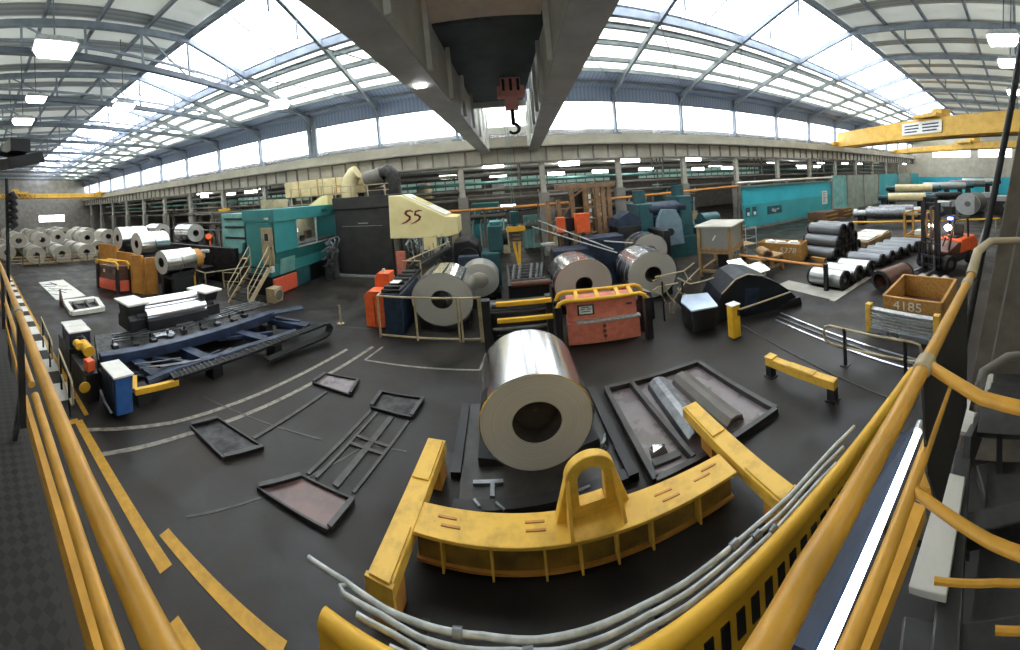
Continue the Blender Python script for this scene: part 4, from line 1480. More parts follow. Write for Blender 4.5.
# roller bed, blue boxes and rods behind the coil car
rb = thing('roller_table', 'dark steel roller table behind the yellow guard bars', 'roller table', (.6, 11.8, 0))
obj('side_beam', MB().cyl((.1, 10.6, 1.35), (1.4, 10.6, 1.35), .11, 14).cyl((.1, 10.2, .75), (1.4, 10.2, .75), .13, 14), 'rust', rb, True)
obj('frame', MB().box(.02, .12, 10.1, 13.2, 0, 1.5).box(1.36, 1.44, 10.1, 10.45, 0, 1.3).box(.1, 1.36, 10.7, 10.8, .2, 1.3), 'black', rb, bevel=.01)
for k in range(6):
    obj('roller', MB().cyl((.14, 11.0 + .4 * k, 1.3), (1.3, 11.0 + .4 * k, 1.3), .13, 16), 'steel_dark', rb, True)
for x in (.2, .4, .8, 1.0, 1.15):
    obj('guide_pin', MB().cyl((x, 11.2, 1.35), (x + .12, 11.4, 1.9), .05, 10), 'steel', rb, True)
nv = thing('machine_bed', 'navy blue machine bed between the roller table and the tan edged coil', 'machine', (2.6, 13, 0))
obj('left_box', MB().box(1.9, 3.3, 12.6, 13.6, 0, 2.0), 'navy', nv, bevel=.03)
obj('right_box', MB().box(3.35, 5.0, 13.0, 14.0, 0, 2.35), 'navy', nv, bevel=.03)
obj('rod', MB().cyl((1.6, 14.2, 3.3), (4.2, 12.2, 1.9), .03, 8).cyl((1.3, 14.3, 3.0), (4.3, 12.1, 1.75), .03, 8).cyl((3.9, 12.4, 2.3), (5.0, 12.1, 2.1), .03, 8), 'galv', nv, True)
obj('head', MB().obox((1.75, 13.0, 2.3), .5, .3, .1, .2).cyl((1.75, 13.0, 2.0), (1.75, 13.0, 2.3), .09, 10), 'galv', nv)

# yellow hanging gripper
yg = thing('hanging_gripper', 'yellow gripper head with a forked leg, hanging from a slim hoist', 'gripper', (.5, 12.5, 2.6))
gx, gy = .5, 12.5
obj('head_beam', MB().box(gx - .34, gx + .36, gy - .15, gy + .15, 3.1, 3.32), 'yellow', yg, bevel=.02)
obj('frame', MB().box(gx - .2, gx - .14, gy - .1, gy + .1, 2.7, 3.1).box(gx + .16, gx + .22, gy - .1, gy + .1, 2.7, 3.1).box(gx - .2, gx + .22, gy - .1, gy + .1, 2.66, 2.74).box(gx - .2, gx + .22, gy - .1, gy + .1, 2.88, 2.93), 'brown', yg)
for s in (-1, 1):
    obj('fork_leg', MB().prism([(gx + s * .15, gy - .05, 2.7), (gx + s * .06, gy - .05, 2.7), (gx - s * .02 + .03, gy - .05, 1.55), (gx + s * .05 + .03, gy - .05, 1.55), (gx + s * .14, gy - .05, 2.4)], (0, .1, 0)), 'yellow', yg)
obj('hoist_body', MB().box(gx - .16, gx + .16, gy - .14, gy + .14, 3.45, 4.0).cyl((gx, gy, 3.3), (gx, gy, 3.5), .1, 12), 'teal_dark', yg, bevel=.03)
obj('hoist_rope', MB().cyl((gx - .05, gy, 4.0), (gx - .05, gy, 9.14), .012, 6).cyl((gx + .05, gy, 4.0), (gx + .05, gy, 9.14), .012, 6), 'teal_pale', yg)
cl_ = MB()
for k in range(8):
    cl_.obox((gx - .34 + .1 * k, gy, 3.36 + .02 * (k % 2)), .06, .12, .07, .3 * k)
obj('clamp', cl_, 'steel', yg)

# orange boxes on posts
for k, (pl, pr, zt, lab) in enumerate((((558.5, 233), (566, 233), 219, 'narrow orange box on a post left of the wide orange box'),
                                     ((577, 233), (591, 233), 215, 'wide orange box on a post above the navy machine bed'))):
    a, b, c3 = W(*pl, 14.2), W(*pr, 14.2), W(pl[0], zt, 14.2)
    t = thing('signal_box', lab, 'box', ((a.x + b.x) / 2, 14.3, 0), 0, 'orange boxes on posts')
    obj('box', MB().box(a.x, b.x, 14.2, 14.6, a.z, c3.z), 'orange_light', t, bevel=.02)
    obj('cover', MB().box(a.x - .02, b.x + .02, 14.18, 14.62, c3.z, c3.z + .05), 'orange_light', t)
    obj('post', MB().box((a.x + b.x) / 2 - .06, (a.x + b.x) / 2 + .06, 14.32, 14.48, 0, a.z), 'brown', t)
a, b = W(566, 232, 14.5), W(577, 218, 14.5)
tag(obj('junction_box', MB().box(a.x + .06, b.x - .08, 14.65, 14.9, a.z, b.z).box(a.x + .1, a.x + .2, 14.6, 14.8, 0, a.z), 'black', None, origin=(a.x, 14.6, 0)), 'dark junction box between the two orange boxes', 'box')

# ------------------------------------------------------------------ S5 hood and the sooty wall
sh = thing('machine_hood', 'cream sloping machine hood painted with S5', 'machine', (-3.6, 15, 0))
YH = 14.5
prof = [(-5.12, 2.72), (-2.48, 2.7), (-2.46, 3.78), (-4.42, 5.02), (-5.02, 5.08)]
obj('hood', MB().prism([(x, YH, z) for x, z in prof], (0, 2.0, 0)), 'cream', sh, bevel=.03)
obj('nose', MB().hexa([(-2.48, YH, 2.7), (-1.98, YH + .35, 2.8), (-1.98, YH + 1.8, 2.8), (-2.48, YH + 2.0, 2.7)], [(-2.46, YH, 3.78), (-1.96, YH + .35, 3.72), (-1.96, YH + 1.8, 3.72), (-2.46, YH + 2.0, 3.78)]), 'cream', sh, bevel=.03)
sl_ = MB()
dd = (Vector((-2.46, 0, 3.78)) - Vector((-4.42, 0, 5.02)))
for t, w in ((.02, .9),):
    p = Vector((-4.42, YH + .2, 5.02))
    sl_.hexa([p + Vector((0, 0, .03)), p + dd + Vector((0, 0, .03)), p + dd + Vector((0, 1.6, .03)), p + Vector((0, 1.6, .03))],
             [p + Vector((.02, 0, .09)), p + dd + Vector((.02, 0, .09)), p + dd + Vector((.02, 1.6, .09)), p + Vector((.02, 1.6, .09))])
obj('sloping_cover', sl_, 'white', sh)
obj('top_rib', MB().bar((-4.0, YH + .5, 4.9), (-3.2, YH + .5, 4.4), .06, .1).bar((-4.0, YH + 1.2, 4.9), (-3.2, YH + 1.2, 4.4), .06, .1), 'cream', sh)


def stroke(pts, wd):
    m = MB()
    for (a, b), w0, w1 in zip(zip(pts, pts[1:]), wd, wd[1:]):
        a, b = Vector((a[0], a[1])), Vector((b[0], b[1]))
        dv = (b - a).normalized()
        n_ = Vector((-dv.y, dv.x))
        q = [a + n_ * w0 - dv * w0 * .5, a - n_ * w0 - dv * w0 * .5, b - n_ * w1 + dv * w1 * .5, b + n_ * w1 + dv * w1 * .5]
        m.prism([(v.x, YH - .012, v.y) for v in q], (0, .014, 0))
    return m


obj('lettering', stroke([(-3.92, 4.12), (-4.02, 4.2), (-4.2, 4.18), (-4.28, 4.06), (-4.2, 3.96), (-4.08, 3.88), (-4.1, 3.74), (-4.28, 3.6), (-4.5, 3.5)], [.025, .045, .05, .05, .05, .05, .05, .035, .012]), 'redtext', sh)
obj('lettering', stroke([(-3.50, 4.16), (-3.62, 4.18), (-3.78, 4.14)], [.02, .04, .045]), 'redtext', sh)
obj('lettering', stroke([(-3.78, 4.14), (-3.84, 3.96), (-3.70, 3.94), (-3.60, 3.84), (-3.66, 3.7), (-3.86, 3.56), (-4.06, 3.48)], [.04, .045, .045, .05, .045, .03, .012]), 'redtext', sh)
for x, y in ((-4.9, 14.8), (-4.9, 16.2), (-2.7, 16.2), (-3.3, 14.9)):
    obj('leg', MB().box(x - .12, x + .12, y - .12, y + .12, 0, 2.7), 'dusty', sh)
obj('lower_plate', MB().box(-4.95, -4.5, 14.6, 14.75, .4, 2.0), 'orange_faded', sh, bevel=.02)
hv = MB()
rnd = random.Random(3)
for k in range(34):
    x, z = rnd.uniform(-4.3, -2.5), rnd.uniform(1.2, 2.6)
    hv.tube([(x, 14.6, 2.72), (x + rnd.uniform(-.2, .2), 14.5, z + .3), (x + rnd.uniform(-.3, .3), 14.7, z), (x + rnd.uniform(-.2, .2), 15.2, z - .4)], .035, 7)
obj('hose', hv, 'galv', sh, True)
obj('gearbox', MB().box(-4.2, -3.0, 15.0, 16.0, 0, 2.0).cyl((-3.9, 14.7, 1.6), (-3.9, 15.0, 1.6), .35, 20).cyl((-3.1, 14.6, 2.2), (-3.1, 15.0, 2.2), .25, 20), 'dusty', sh, bevel=.02)
obj('valve_block', MB().box(-3.55, -2.95, 14.5, 14.9, 2.05, 2.7), 'cream', sh, bevel=.03)
cn = thing('conveyor_arm', 'dark sloping conveyor arm with beige guard in front of the cream hood legs', 'machine', (-3.8, 13.2, 0))
obj('arm', MB().bar((-3.5, 12.75, 1.6), (-2.3, 14.1, 2.2), .22, .16), 'black', cn)
obj('beige_frame', MB().tube([(-4.0, 12.6, 0), (-4.0, 12.6, 1.95), (-3.3, 12.6, 1.95), (-3.3, 12.6, 0)], .04, 8).tube([(-3.9, 12.6, 1.95), (-2.3, 14.2, 2.5)], .035, 8), 'beige', cn, True)
obj('leg', MB().box(-2.5, -2.2, 13.9, 14.2, 0, 2.1), 'black', cn)
dm = thing('dark_drive', 'sooty black drive housing right of the cream hood, under its nose', 'machine', (-1.5, 15, 0))
obj('housing', MB().prism([(-2.4, 14.4, 0), (-1.1, 14.4, 0), (-1.05, 14.4, 1.7), (-1.15, 14.4, 2.2), (-1.5, 14.4, 2.5), (-2.2, 14.4, 2.4)], (0, 1.8, 0)), 'black', dm, bevel=.06)
obj('wheel', MB().cyl((-1.55, 14.2, 1.7), (-1.55, 14.4, 1.7), .42, 24), 'rubber', dm)
obj('navy_cover', MB().box(-1.9, -1.05, 13.3, 13.75, 0, 1.9), 'navy', dm, bevel=.05)

bw = thing('fume_enclosure', 'tall black sooty plate enclosure between the teal cabin and the cream hood', 'enclosure', (-7.4, 17.5, 0))
obj('plate_wall', MB().box(-9.0, -5.75, 16.5, 18.6, 0, 4.6), 'soot', bw)
obj('top_band', MB().box(-9.05, -5.7, 16.42, 18.6, 4.4, 5.15), 'soot', bw, bevel=.02)
obj('sill', MB().box(-9.0, -5.75, 16.35, 16.5, 0, .12), 'galv', bw)
obj('plate_seam', MB().box(-8.6, -6.2, 16.49, 16.5, 3.25, 3.27).box(-7.6, -7.0, 16.485, 16.5, 3.42, 3.46), 'galv', bw)
rl_ = MB()
for x in (-8.9, -7.9, -6.9, -5.9):
    rl_.bar((x, 16.6, 5.15), (x, 16.6, 5.9), .05, .05)
rl_.bar((-9, 16.6, 5.88), (-5.7, 16.6, 5.88), .05, .05)
rl_.bar((-9, 16.6, 5.5), (-5.7, 16.6, 5.5), .04, .04)
obj('roof_railing', rl_, 'beige', bw)

# air ducts on the enclosure roof
dc = thing('air_duct', 'cream arched air duct on the roof of the black enclosure', 'duct', (-8.4, 18.0, 5.15))
P = [(-8.6, 17.9, 5.17), (-8.6, 17.9, 5.9), (-8.45, 17.9, 6.45), (-8.2, 17.9, 6.8), (-7.97, 17.9, 6.88)]
obj('elbow', MB().tube(P, .48, 20), 'cream_tank', dc, True)
dc = thing('fan_duct', 'grey cylindrical fan duct beside the cream arched duct', 'duct', (-6.9, 18.0, 5.15))
obj('fan_drum', MB().cyl((-7.42, 17.9, 6.2), (-6.4, 17.9, 6.5), .6, 28), 'dusty', dc, True)
obj('outlet', MB().tube([(-6.5, 17.9, 6.5), (-6.1, 17.9, 6.75), (-5.85, 17.9, 6.4), (-5.85, 17.9, 5.2)], [.5, .52, .5, .46], 20), 'steel_dark', dc, True)
obj('stand', MB().box(-7.4, -6.4, 17.6, 18.2, 5.16, 5.7), 'black', dc)

# cream tank wall with stairs and railing
ck = thing('cream_tank', 'long cream panelled tank high behind the teal cabin roof', 'tank', (-11, 19.2, 0))
obj('shell', MB().box(-14.0, -8.0, 18.7, 19.6, 5.45, 6.75), 'cream_tank', ck, bevel=.03)
sm = MB()
for x in (-12.8, -11.3, -9.9):
    sm.box(x - .03, x + .03, 18.67, 18.7, 5.45, 6.75)
sm.box(-9.9, -8.0, 18.67, 18.7, 6.05, 6.1)
obj('panel_seam', sm, 'ochre', ck)
for x in (-13.8, -11, -8.3):
    obj('leg', MB().box(x - .15, x + .15, 19.0, 19.4, 0, 5.45), 'girder_dark', ck)
ra = MB()
for x in (-13.2, -12.4, -11.6, -10.8, -10.0, -9.4):
    ra.bar((x, 18.3, 4.9), (x, 18.3, 6.1), .05, .05)
for z in (5.5, 6.1):
    ra.bar((-13.3, 18.3, z), (-9.3, 18.3, z), .04, .04)
ra.bar((-13.3, 18.3, 4.85), (-9.3, 18.3, 4.85), .4, .06)
obj('railing', ra, 'beige', ck)
ld_ = MB()
for x in (-10.95, -10.6):
    ld_.bar((x, 18.2, 4.8), (x, 18.2, 6.9), .04, .04)
for k in range(8):
    ld_.bar((-10.95, 18.2, 4.9 + .25 * k), (-10.6, 18.2, 4.9 + .25 * k), .03, .03)
obj('ladder', ld_, 'beige', ck)
tag(obj('cream_gable', MB().prism([(-10.9, 16.8, 4.76), (-9.55, 16.8, 4.76), (-9.55, 16.8, 5.4), (-9.9, 16.8, 5.4)], (0, .7, 0)).box(-10.0, -9.8, 16.76, 16.8, 4.85, 5.1), 'cream', None, origin=(-10, 17.2, 4.76)), 'small cream sloped cover over the right end of the teal cabin', 'cover')


# ================================================================== LEFT: cabin, cart, coil field
cb = thing('control_cabin', 'teal control cabin with slanted windows and a beige door', 'cabin', (-10.7, 14.5, 0))
XF = -9.55                                             # top of the front face (faces the hall)
# lower body, window band (leaning out), roof band
obj('lower_body', MB().box(-11.45, -9.95, 11.75, 17.6, 1.05, 1.75), 'teal', cb, bevel=.02)
obj('skirt', MB().hexa([(-11.45, 11.72, 1.7), (-9.93, 11.72, 1.7), (-9.93, 17.9, 1.7), (-11.45, 17.9, 1.7)], [(-11.45, 11.7, 2.4), (-9.62, 11.7, 2.4), (-9.62, 18.1, 2.4), (-11.45, 18.1, 2.4)]), 'teal', cb)
wl = MB()
wl.box(-11.45, -11.36, 11.7, 18.1, 2.4, 4.1)
wl.box(-11.45, -9.6, 11.7, 11.8, 2.4, 4.1)
wl.box(-11.45, -9.6, 18.0, 18.1, 2.4, 4.1)
wl.box(-9.68, -9.58, 11.7, 13.5, 2.4, 4.1)
wl.box(-9.68, -9.58, 17.85, 18.1, 2.4, 4.1)
obj('upper_wall', wl, 'teal', cb)
obj('roof', MB().box(-11.5, -9.5, 11.65, 18.15, 4.05, 4.75), 'teal', cb, bevel=.02)
wf = MB()
for y in (13.5, 15.35, 17.85):
    wf.bar((-9.62, y, 2.4), (-9.58, y, 4.06), .07, .08)
wf.bar((-9.6, 13.5, 2.42), (-9.6, 17.85, 2.42), .08, .07)
w_ = obj('window_frame', wf, 'galv', cb)
obj('pane', MB().box(-9.64, -9.62, 13.5, 17.85, 2.42, 4.06), 'glass', w_)
it = obj('desk', MB().box(-10.6, -9.75, 13.6, 17.7, 2.4, 2.55), 'dusty', cb)
obj('monitor', MB().box(-10.2, -10.1, 13.9, 14.3, 2.75, 3.05).box(-10.15, -10.1, 14.5, 14.9, 2.6, 2.95), 'black', it)
obj('lamp_panel', MB().box(-10.5, -10.4, 14.05, 14.75, 3.15, 3.4), 'tube', it)
obj('ceiling_lamp', MB().box(-10.9, -10.4, 13.4, 16.8, 3.98, 4.04), 'tube', it)
obj('chair_back', MB().box(-10.9, -10.7, 16.0, 16.6, 2.5, 3.1), 'brown', it, bevel=.05)
obj('inner_wall', MB().box(-11.36, -11.3, 11.8, 18.0, 2.4, 4.05), 'beige', cb)
obj('blue_board', MB().box(-11.3, -11.26, 14.4, 15.4, 3.3, 3.8), 'blue', cb)
obj('roof_vent', MB().box(-9.52, -9.48, 15.9, 16.5, 4.3, 4.5), 'teal_dark', cb)
obj('wall_lamp', MB().obox((-9.9, 11.6, 4.25), .2, .1, .1, .3), 'white', cb)
dr = obj('door', MB().box(-10.32, -9.66, 11.62, 11.7, 1.75, 3.75), 'beige', cb, bevel=.01)
obj('door_window', MB().box(-10.1, -9.88, 11.6, 11.63, 3.05, 3.45), 'black', dr)
obj('window_rim', MB().box(-10.14, -9.84, 11.605, 11.625, 3.02, 3.48), 'galv', dr)
obj('door_handle', MB().box(-9.76, -9.71, 11.56, 11.62, 2.6, 2.75), 'steel', dr)
obj('red_panel', MB().box(-9.98, -9.88, 11.8, 13.6, .06, .92), 'orange', cb, bevel=.01)
obj('teal_panel', MB().box(-9.98, -9.9, 13.62, 14.8, .04, 1.0), 'teal_dark', cb, bevel=.01)
obj('plinth', MB().box(-11.45, -9.98, 11.75, 17.6, 0, 1.05), 'black', cb)
obj('grey_sheet', MB().hexa([(-9.95, 12.3, 1.08), (-9.91, 12.3, 1.08), (-9.91, 13.5, 1.08), (-9.95, 13.5, 1.08)], [(-9.85, 12.3, 1.95), (-9.81, 12.3, 1.95), (-9.81, 13.5, 1.95), (-9.85, 13.5, 1.95)]), 'teal_pale', cb)
obj('corner_lamp', MB().box(-9.95, -9.8, 11.6, 11.8, 1.35, 1.65), 'white', cb)
tag(obj('roof_box', MB().box(-11.4, -10.5, 13.0, 14.2, 4.76, 5.3), 'beige', None, origin=(-11, 13.6, 4.76), bevel=.02), 'beige box on the teal cabin roof', 'box')
rd = thing('cabin_stairs', 'dark stairs with beige rails leading to the cabin door', 'stairs', (-10.5, 10.6, 0))
for s in (-10.95, -9.85):
    obj('stringer', MB().bar((s, 9.9, .05), (s, 11.46, 1.6), .05, .22), 'beige', rd)
for k in range(6):
    obj('tread', MB().box(-10.92, -9.88, 9.98 + .27 * k, 10.22 + .27 * k, .24 + .27 * k, .28 + .27 * k), 'steel_dark', rd)
for s in (-11.0, -9.8):
    P = [(s, 9.95, .35), (s, 9.9, .5), (s, 9.95, 1.0), (s, 11.45, 2.75), (s, 11.5, 2.6), (s, 11.5, 1.7)]
    obj('rail', MB().tube(P, .03, 8).tube([(s, 9.93, .62), (s, 11.5, 2.28)], .025, 8), 'beige', rd, True)
ac = thing('air_conditioner', 'beige air conditioner unit on the floor under the cabin stairs', 'air conditioner', (-9.85, 11.2, 0))
obj('case', MB().box(-9.72, -9.25, 10.95, 11.55, 0, .72), 'beige', ac, bevel=.02)
obj('fan_grille', MB().cyl((-9.25, 11.25, .36), (-9.22, 11.25, .36), .26, 24), 'dusty', ac)
obj('fan_ring', MB().ring((-9.23, 11.25, .36), (-9.2, 11.25, .36), .25, .29, 24), 'beige', ac)
hs = MB()
rnd = random.Random(11)
for k in range(16):
    y = 15.75 + rnd.uniform(-.3, .3)
    z = rnd.uniform(.9, 2.5)
    x = -9.0 + rnd.uniform(-.3, .3)
    hs.tube([(x - .25, y, z), (x, y + .2, z + .15), (x + .25, y - .1, z), (x + .1, y - .2, z - .4), (x - .2, y, z - .45)], .055, 7)
hs.box(-9.35, -8.75, 15.5, 16.0, 0, 1.0)
tag(obj('hose_bundle', hs, 'steel', None, True, origin=(-9.0, 16, 0)), 'bundle of bright hoses hanging between the teal cabin and the black enclosure', 'hose')

# pale teal machine left of the cabin
pt = thing('teal_housing', 'pale teal louvred machine housing left of the control cabin', 'machine', (-15.2, 15, 0))
obj('housing', MB().box(-16.3, -14.1, 14.6, 16.4, 1.6, 4.5), 'teal_pale', pt, bevel=.04)
lv = MB()
for z in (2.6, 3.4, 4.0):
    lv.box(-16.0, -14.15, 14.56, 14.6, z, z + .16)
obj('louvre', lv, 'black', pt)
obj('base', MB().box(-16.5, -14.0, 14.45, 16.4, 0, 1.6), 'dusty', pt, bevel=.03)
obj('side_arm', MB().prism([(-14.7, 14.2, .1), (-14.1, 14.2, .1), (-14.1, 14.2, 2.4)], (0, .22, 0)), 'teal_dark', pt)
tag(obj('red_cap', MB().cyl((-16.9, 14.0, 2.75), (-16.75, 13.75, 2.85), .22, 20).cyl((-16.85, 13.95, 0), (-16.85, 13.95, 2.7), .06, 10), 'orange_light', None, True, origin=(-16.9, 14.0, 0)), 'round orange red cap on a post left of the pale teal housing', 'marker')
wb = thing('workbench', 'brown boxed workbench with beige pipe rail left of the cabin stairs', 'bench', (-13.1, 13.8, 0))
obj('box', MB().box(-13.6, -12.6, 13.5, 14.2, .3, 1.4), 'brown', wb, bevel=.02)
obj('tabletop', MB().box(-13.7, -12.5, 13.45, 14.3, 1.4, 1.48), 'wood_pale', wb)
for x, y in ((-13.5, 13.6), (-12.7, 13.6), (-13.5, 14.1), (-12.7, 14.1)):
    obj('leg', MB().box(x - .05, x + .05, y - .05, y + .05, 0, .3), 'brown', wb)
rw = thing('pipe_railing', 'beige pipe railing between the mandrel coil and the cabin stairs', 'railing', (-12, 10.6, 0))
P = [G(196, 270, 1.05), G(205, 273, 1.05), G(240, 268, 1.05), G(249, 266, 1.05)]
obj('top_rail', MB().tube(P, .035, 8), 'beige', rw, True)
for q in (P[1], P[1].lerp(P[2], .5), P[2], P[3]):
    obj('post', MB().cyl((q.x, q.y, 0), q, .035, 8), 'beige', rw, True)
q = P[1].lerp(P[2], .62)
obj('square_frame', MB().tube([(q.x - .4, q.y, .3), (q.x + .5, q.y + .3, .3), (q.x + .5, q.y + .3, .85), (q.x - .4, q.y, .85)], .03, 8, True), 'beige', rw, True)
q = G(194, 290)
tag(obj('marker_post', MB().box(q.x - .1, q.x + .1, q.y - .1, q.y + .1, 0, 1.15), 'yellow', None, origin=(q.x, q.y, 0), bevel=.02), 'short yellow post in front of the mandrel coil', 'post')

# ------------------------------------------------------------------ blue transfer cart
ca = thing('transfer_cart', 'long dark blue roll transfer cart with bearing blocks and a yellow bar', 'cart', (-7.6, 5.6, 0))
obj('main_beam', MB().bar((-8.03, 2.88, .72), (-7.25, 8.4, .72), .28, .3), 'blue_dark', ca, bevel=.02)
obj('outer_beam', MB().tube([(-6.95, 3.6, .42), (-6.9, 4.4, .5), (-6.6, 6.3, .46), (-6.05, 8.0, .46)], .13, 8), 'blue_dark', ca, True)
obj('bed', MB().quad([(-9.9, 3.4), (-8.25, 2.9), (-7.55, 8.5), (-9.2, 9.2)], .35, .6), 'steel_dark', ca, bevel=.02)
rr = MB()
for t in (.06, .2, .36, .5):
    rr.bar(Vector((-9.7, 3.9, .62)).lerp(Vector((-8.5, 3.6, .62)), t), Vector((-9.1, 9.0, .62)).lerp(Vector((-7.9, 8.7, .62)), t), .05, .05)
obj('bed_rail', rr, 'steel', ca)
for y0, x0, x1 in ((3.7, -8.0, -6.95), (5.1, -7.8, -6.8), (6.9, -7.5, -6.4), (8.3, -7.3, -5.9)):
    obj('cross_member', MB().bar((x0, y0, .55), (x1, y0 + .15, .48), .3, .2), 'blue_dark', ca, bevel=.01)
obj('brace', MB().bar((-7.5, 6.2, .55), (-6.6, 7.6, .5), .1, .1).bar((-7.7, 4.2, .55), (-6.9, 4.9, .5), .1, .1), 'blue_dark', ca)
for x, y in ((-8.0, 3.0), (-6.9, 3.4), (-6.75, 5.4), (-6.25, 7.2), (-9.6, 3.7), (-9.0, 8.9), (-7.4, 8.2)):
    obj('foot', MB().box(x - .16, x + .16, y - .16, y + .16, 0, .42), 'black', ca)
wg = MB()
for x in (-7.25, -7.0):
    wg.bar((x - .2, 3.55, .68), (x + .1, 4.7, .62), .03, .03)
wg.bar((-7.0, 4.0, .66), (-6.75, 5.0, .6), .04, .04)
obj('guide_rod', wg, 'steel', ca)
kb = obj('blue_cabinet', MB().quad([(-7.27, 2.66), (-6.56, 2.66), (-6.54, 3.03), (-7.25, 3.03)], .1, .98), 'blue', ca, bevel=.015)
obj('shade_panel', MB().box(-7.25, -6.6, 2.63, 2.66, .12, .95), 'navy', kb)  # navy sheet puts the shade on this cabinet side into the colour
obj('side_hose', MB().tube([(-7.1, 2.6, .2), (-7.0, 2.5, .5), (-6.8, 2.5, .35), (-6.65, 2.58, .15)], .03, 8), 'steel', kb, True)
obj('white_top', MB().quad([(-7.3, 2.62), (-6.52, 2.62), (-6.5, 3.07), (-7.28, 3.07)], .98, 1.02), 'white', kb)
obj('yellow_bar', MB().bar((-6.62, 3.12, .5), (-6.42, 4.1, .5), .1, .14).bar((-6.66, 3.14, .5), (-7.05, 3.35, .58), .1, .12), 'yellow', ca, bevel=.01)
# drag chain loop
lo2, up2 = [], []
CH = [(-6.5, 4.0), (-6.35, 5.0), (-6.0, 6.6), (-5.72, 7.7), (-5.45, 8.55)]
for (x, y) in CH:
    up2.append((x, y, .62))
    lo2.append((x - .0, y, .18))
end = [(-5.40, 8.78, .56), (-5.37, 8.88, .4), (-5.40, 8.78, .24)]
dcn = MB()
pp = up2 + end + lo2[::-1][:3]
for a, b in zip(pp, pp[1:]):
    dcn.bar(a, b, .24, .07)
obj('drag_chain', dcn, 'rubber', ca)
lk = MB()
for a, b in zip(up2, up2[1:]):
    for k in range(9):
        p = Vector(a).lerp(Vector(b), k / 9)
        lk.obox(p + Vector((0, 0, .04)), .28, .03, .03, -.25)
obj('chain_link', lk, 'steel_dark', ca)
# bearing blocks and rolls
for nm, (x, y) in (('near', (-9.95, 4.75)), ('far', (-9.55, 7.45))):
    k = obj('bearing_block', MB().prism([(x - .45, y - .3, .6), (x + .45, y - .3, .6), (x + .45, y - .3, 1.0), (x + .3, y - .3, 1.15), (x + .45, y - .3, 1.55), (x - .45, y - .3, 1.55), (x - .3, y - .3, 1.15), (x - .45, y - .3, 1.0)], (0, .6, 0)), 'black', ca, bevel=.02)
    obj('top_plate', MB().box(x - .55, x + .55, y - .38, y + .38, 1.55, 1.62), 'white', k, bevel=.01)
d_ = Vector((.4, 2.7, 0)).normalized()
obj('roll_cradle', MB().quad([(-10.3, 5.1), (-9.3, 5.0), (-8.95, 7.1), (-9.95, 7.2)], .6, .95), 'black', ca)
for z, r, o in ((1.4, .22, 0), (1.08, .22, .32), (1.1, .2, -.35)):
    a = Vector((-9.92 + o, 5.05, z))
    obj('roll', MB().cyl(a, a + d_ * 2.15, r, 24), 'alu', ca, True)
    obj('roll_neck', MB().cyl(a + d_ * 2.15, a + d_ * 2.5, r * .55, 16).cyl(a - d_ * .3, a, r * .55, 16), 'steel_dark', ca, True)
for p_, lab_ in ((Vector((-9.1, 6.2, .64)), 'strip'), (Vector((-8.9, 7.2, .64)), 'strip'), (Vector((-8.75, 5.2, .64)), 'strip')):
    obj('bright_plate', MB().obox(p_, .3, .6, .05, -.2), 'steel_bright', ca)
fr = MB()
for k in range(4):
    fr.bar((-9.2 + .22 * k, 8.1, .66), (-8.9 + .22 * k, 9.4, .66), .06, .06)
obj('fork_bar', fr, 'steel', ca)
rnd = random.Random(17)
for k in range(9):
    t_ = (k + .5) / 9
    q = Vector((-8.75, 3.3, .62)).lerp(Vector((-8.0, 8.2, .62)), t_)
    obj('clamp_block', MB().obox(q + Vector((rnd.uniform(-.15, .15), 0, .06)), .22, .16, .12, rnd.uniform(-.4, .1)).cyl(q + Vector((-.1, 0, .1)), q + Vector((-.1, 0, .24)), .04, 10), ('steel', 'black', 'steel_dark')[k % 3], ca, bevel=.008)
for k in range(5):
    a = Vector((-7.75 + .12 * k, 3.3, .5))
    b_ = Vector((-7.2 + .14 * k, 5.6 + .3 * k, .45))
    m_ = a.lerp(b_, .5) + Vector((.12 * math.sin(k), 0, -.12))
    obj('cable', MB().tube([a, a.lerp(m_, .5) + Vector((0, 0, -.05)), m_, m_.lerp(b_, .5) + Vector((0, 0, -.03)), b_], .03, 8), ('rubber', 'blue_dark', 'dusty')[k % 3], ca, True)
obj('end_plate', MB().prism([(-6.95, 8.2, .3), (-6.2, 8.5, .3), (-6.2, 8.5, .62), (-6.95, 8.2, .75)], (-.05, .12, 0)), 'blue_dark', ca, bevel=.01)
obj('side_wing', MB().bar((-7.25, 8.35, .8), (-6.55, 9.15, .85), .35, .06), 'blue_dark', ca, bevel=.01)
mo = thing('gear_motor', 'yellow gear motor with an orange box at the near end of the blue cart', 'motor', (-8.2, 2.5, 0))
obj('gearbox', MB().cyl(G(87, 349, .9) + Vector((-.35, 0, 0)), G(87, 349, .9) + Vector((.2, .0, 0)), .15, 18), 'yellow', mo, True)
obj('fan_cover', MB().cyl((-8.8, 2.52, .95), (-8.5, 2.52, .95), .11, 16), 'yellow', mo, True)
obj('terminal_box', MB().obox((-7.58, 2.45, .88), .22, .2, .28, .2), 'orange_light', mo, bevel=.02)
obj('stand', MB().box(-8.6, -7.4, 2.3, 2.6, 0, .72), 'black', mo)
obj('end_disc', MB().cyl((-7.38, 2.25, .45), (-7.34, 2.25, .45), .13, 16), 'yellow', mo)
pw = thing('power_unit', 'dark machine unit with two pale topped blocks at the near end of the blue cart', 'machine', (-9.4, 3, 0))
obj('base', MB().box(-10.2, -8.95, 2.35, 3.02, 0, .7), 'black', pw, bevel=.02)
for x, y in ((-9.25, 2.7), (-9.75, 2.72)):
    b_ = obj('block', MB().box(x - .22, x + .22, y - .3, y + .3, .7, 1.15), 'blue_dark', pw, bevel=.02)
    obj('block_top', MB().box(x - .24, x + .24, y - .32, y + .32, 1.15, 1.19), 'white', b_)
tt = MB()
rnd = random.Random(5)
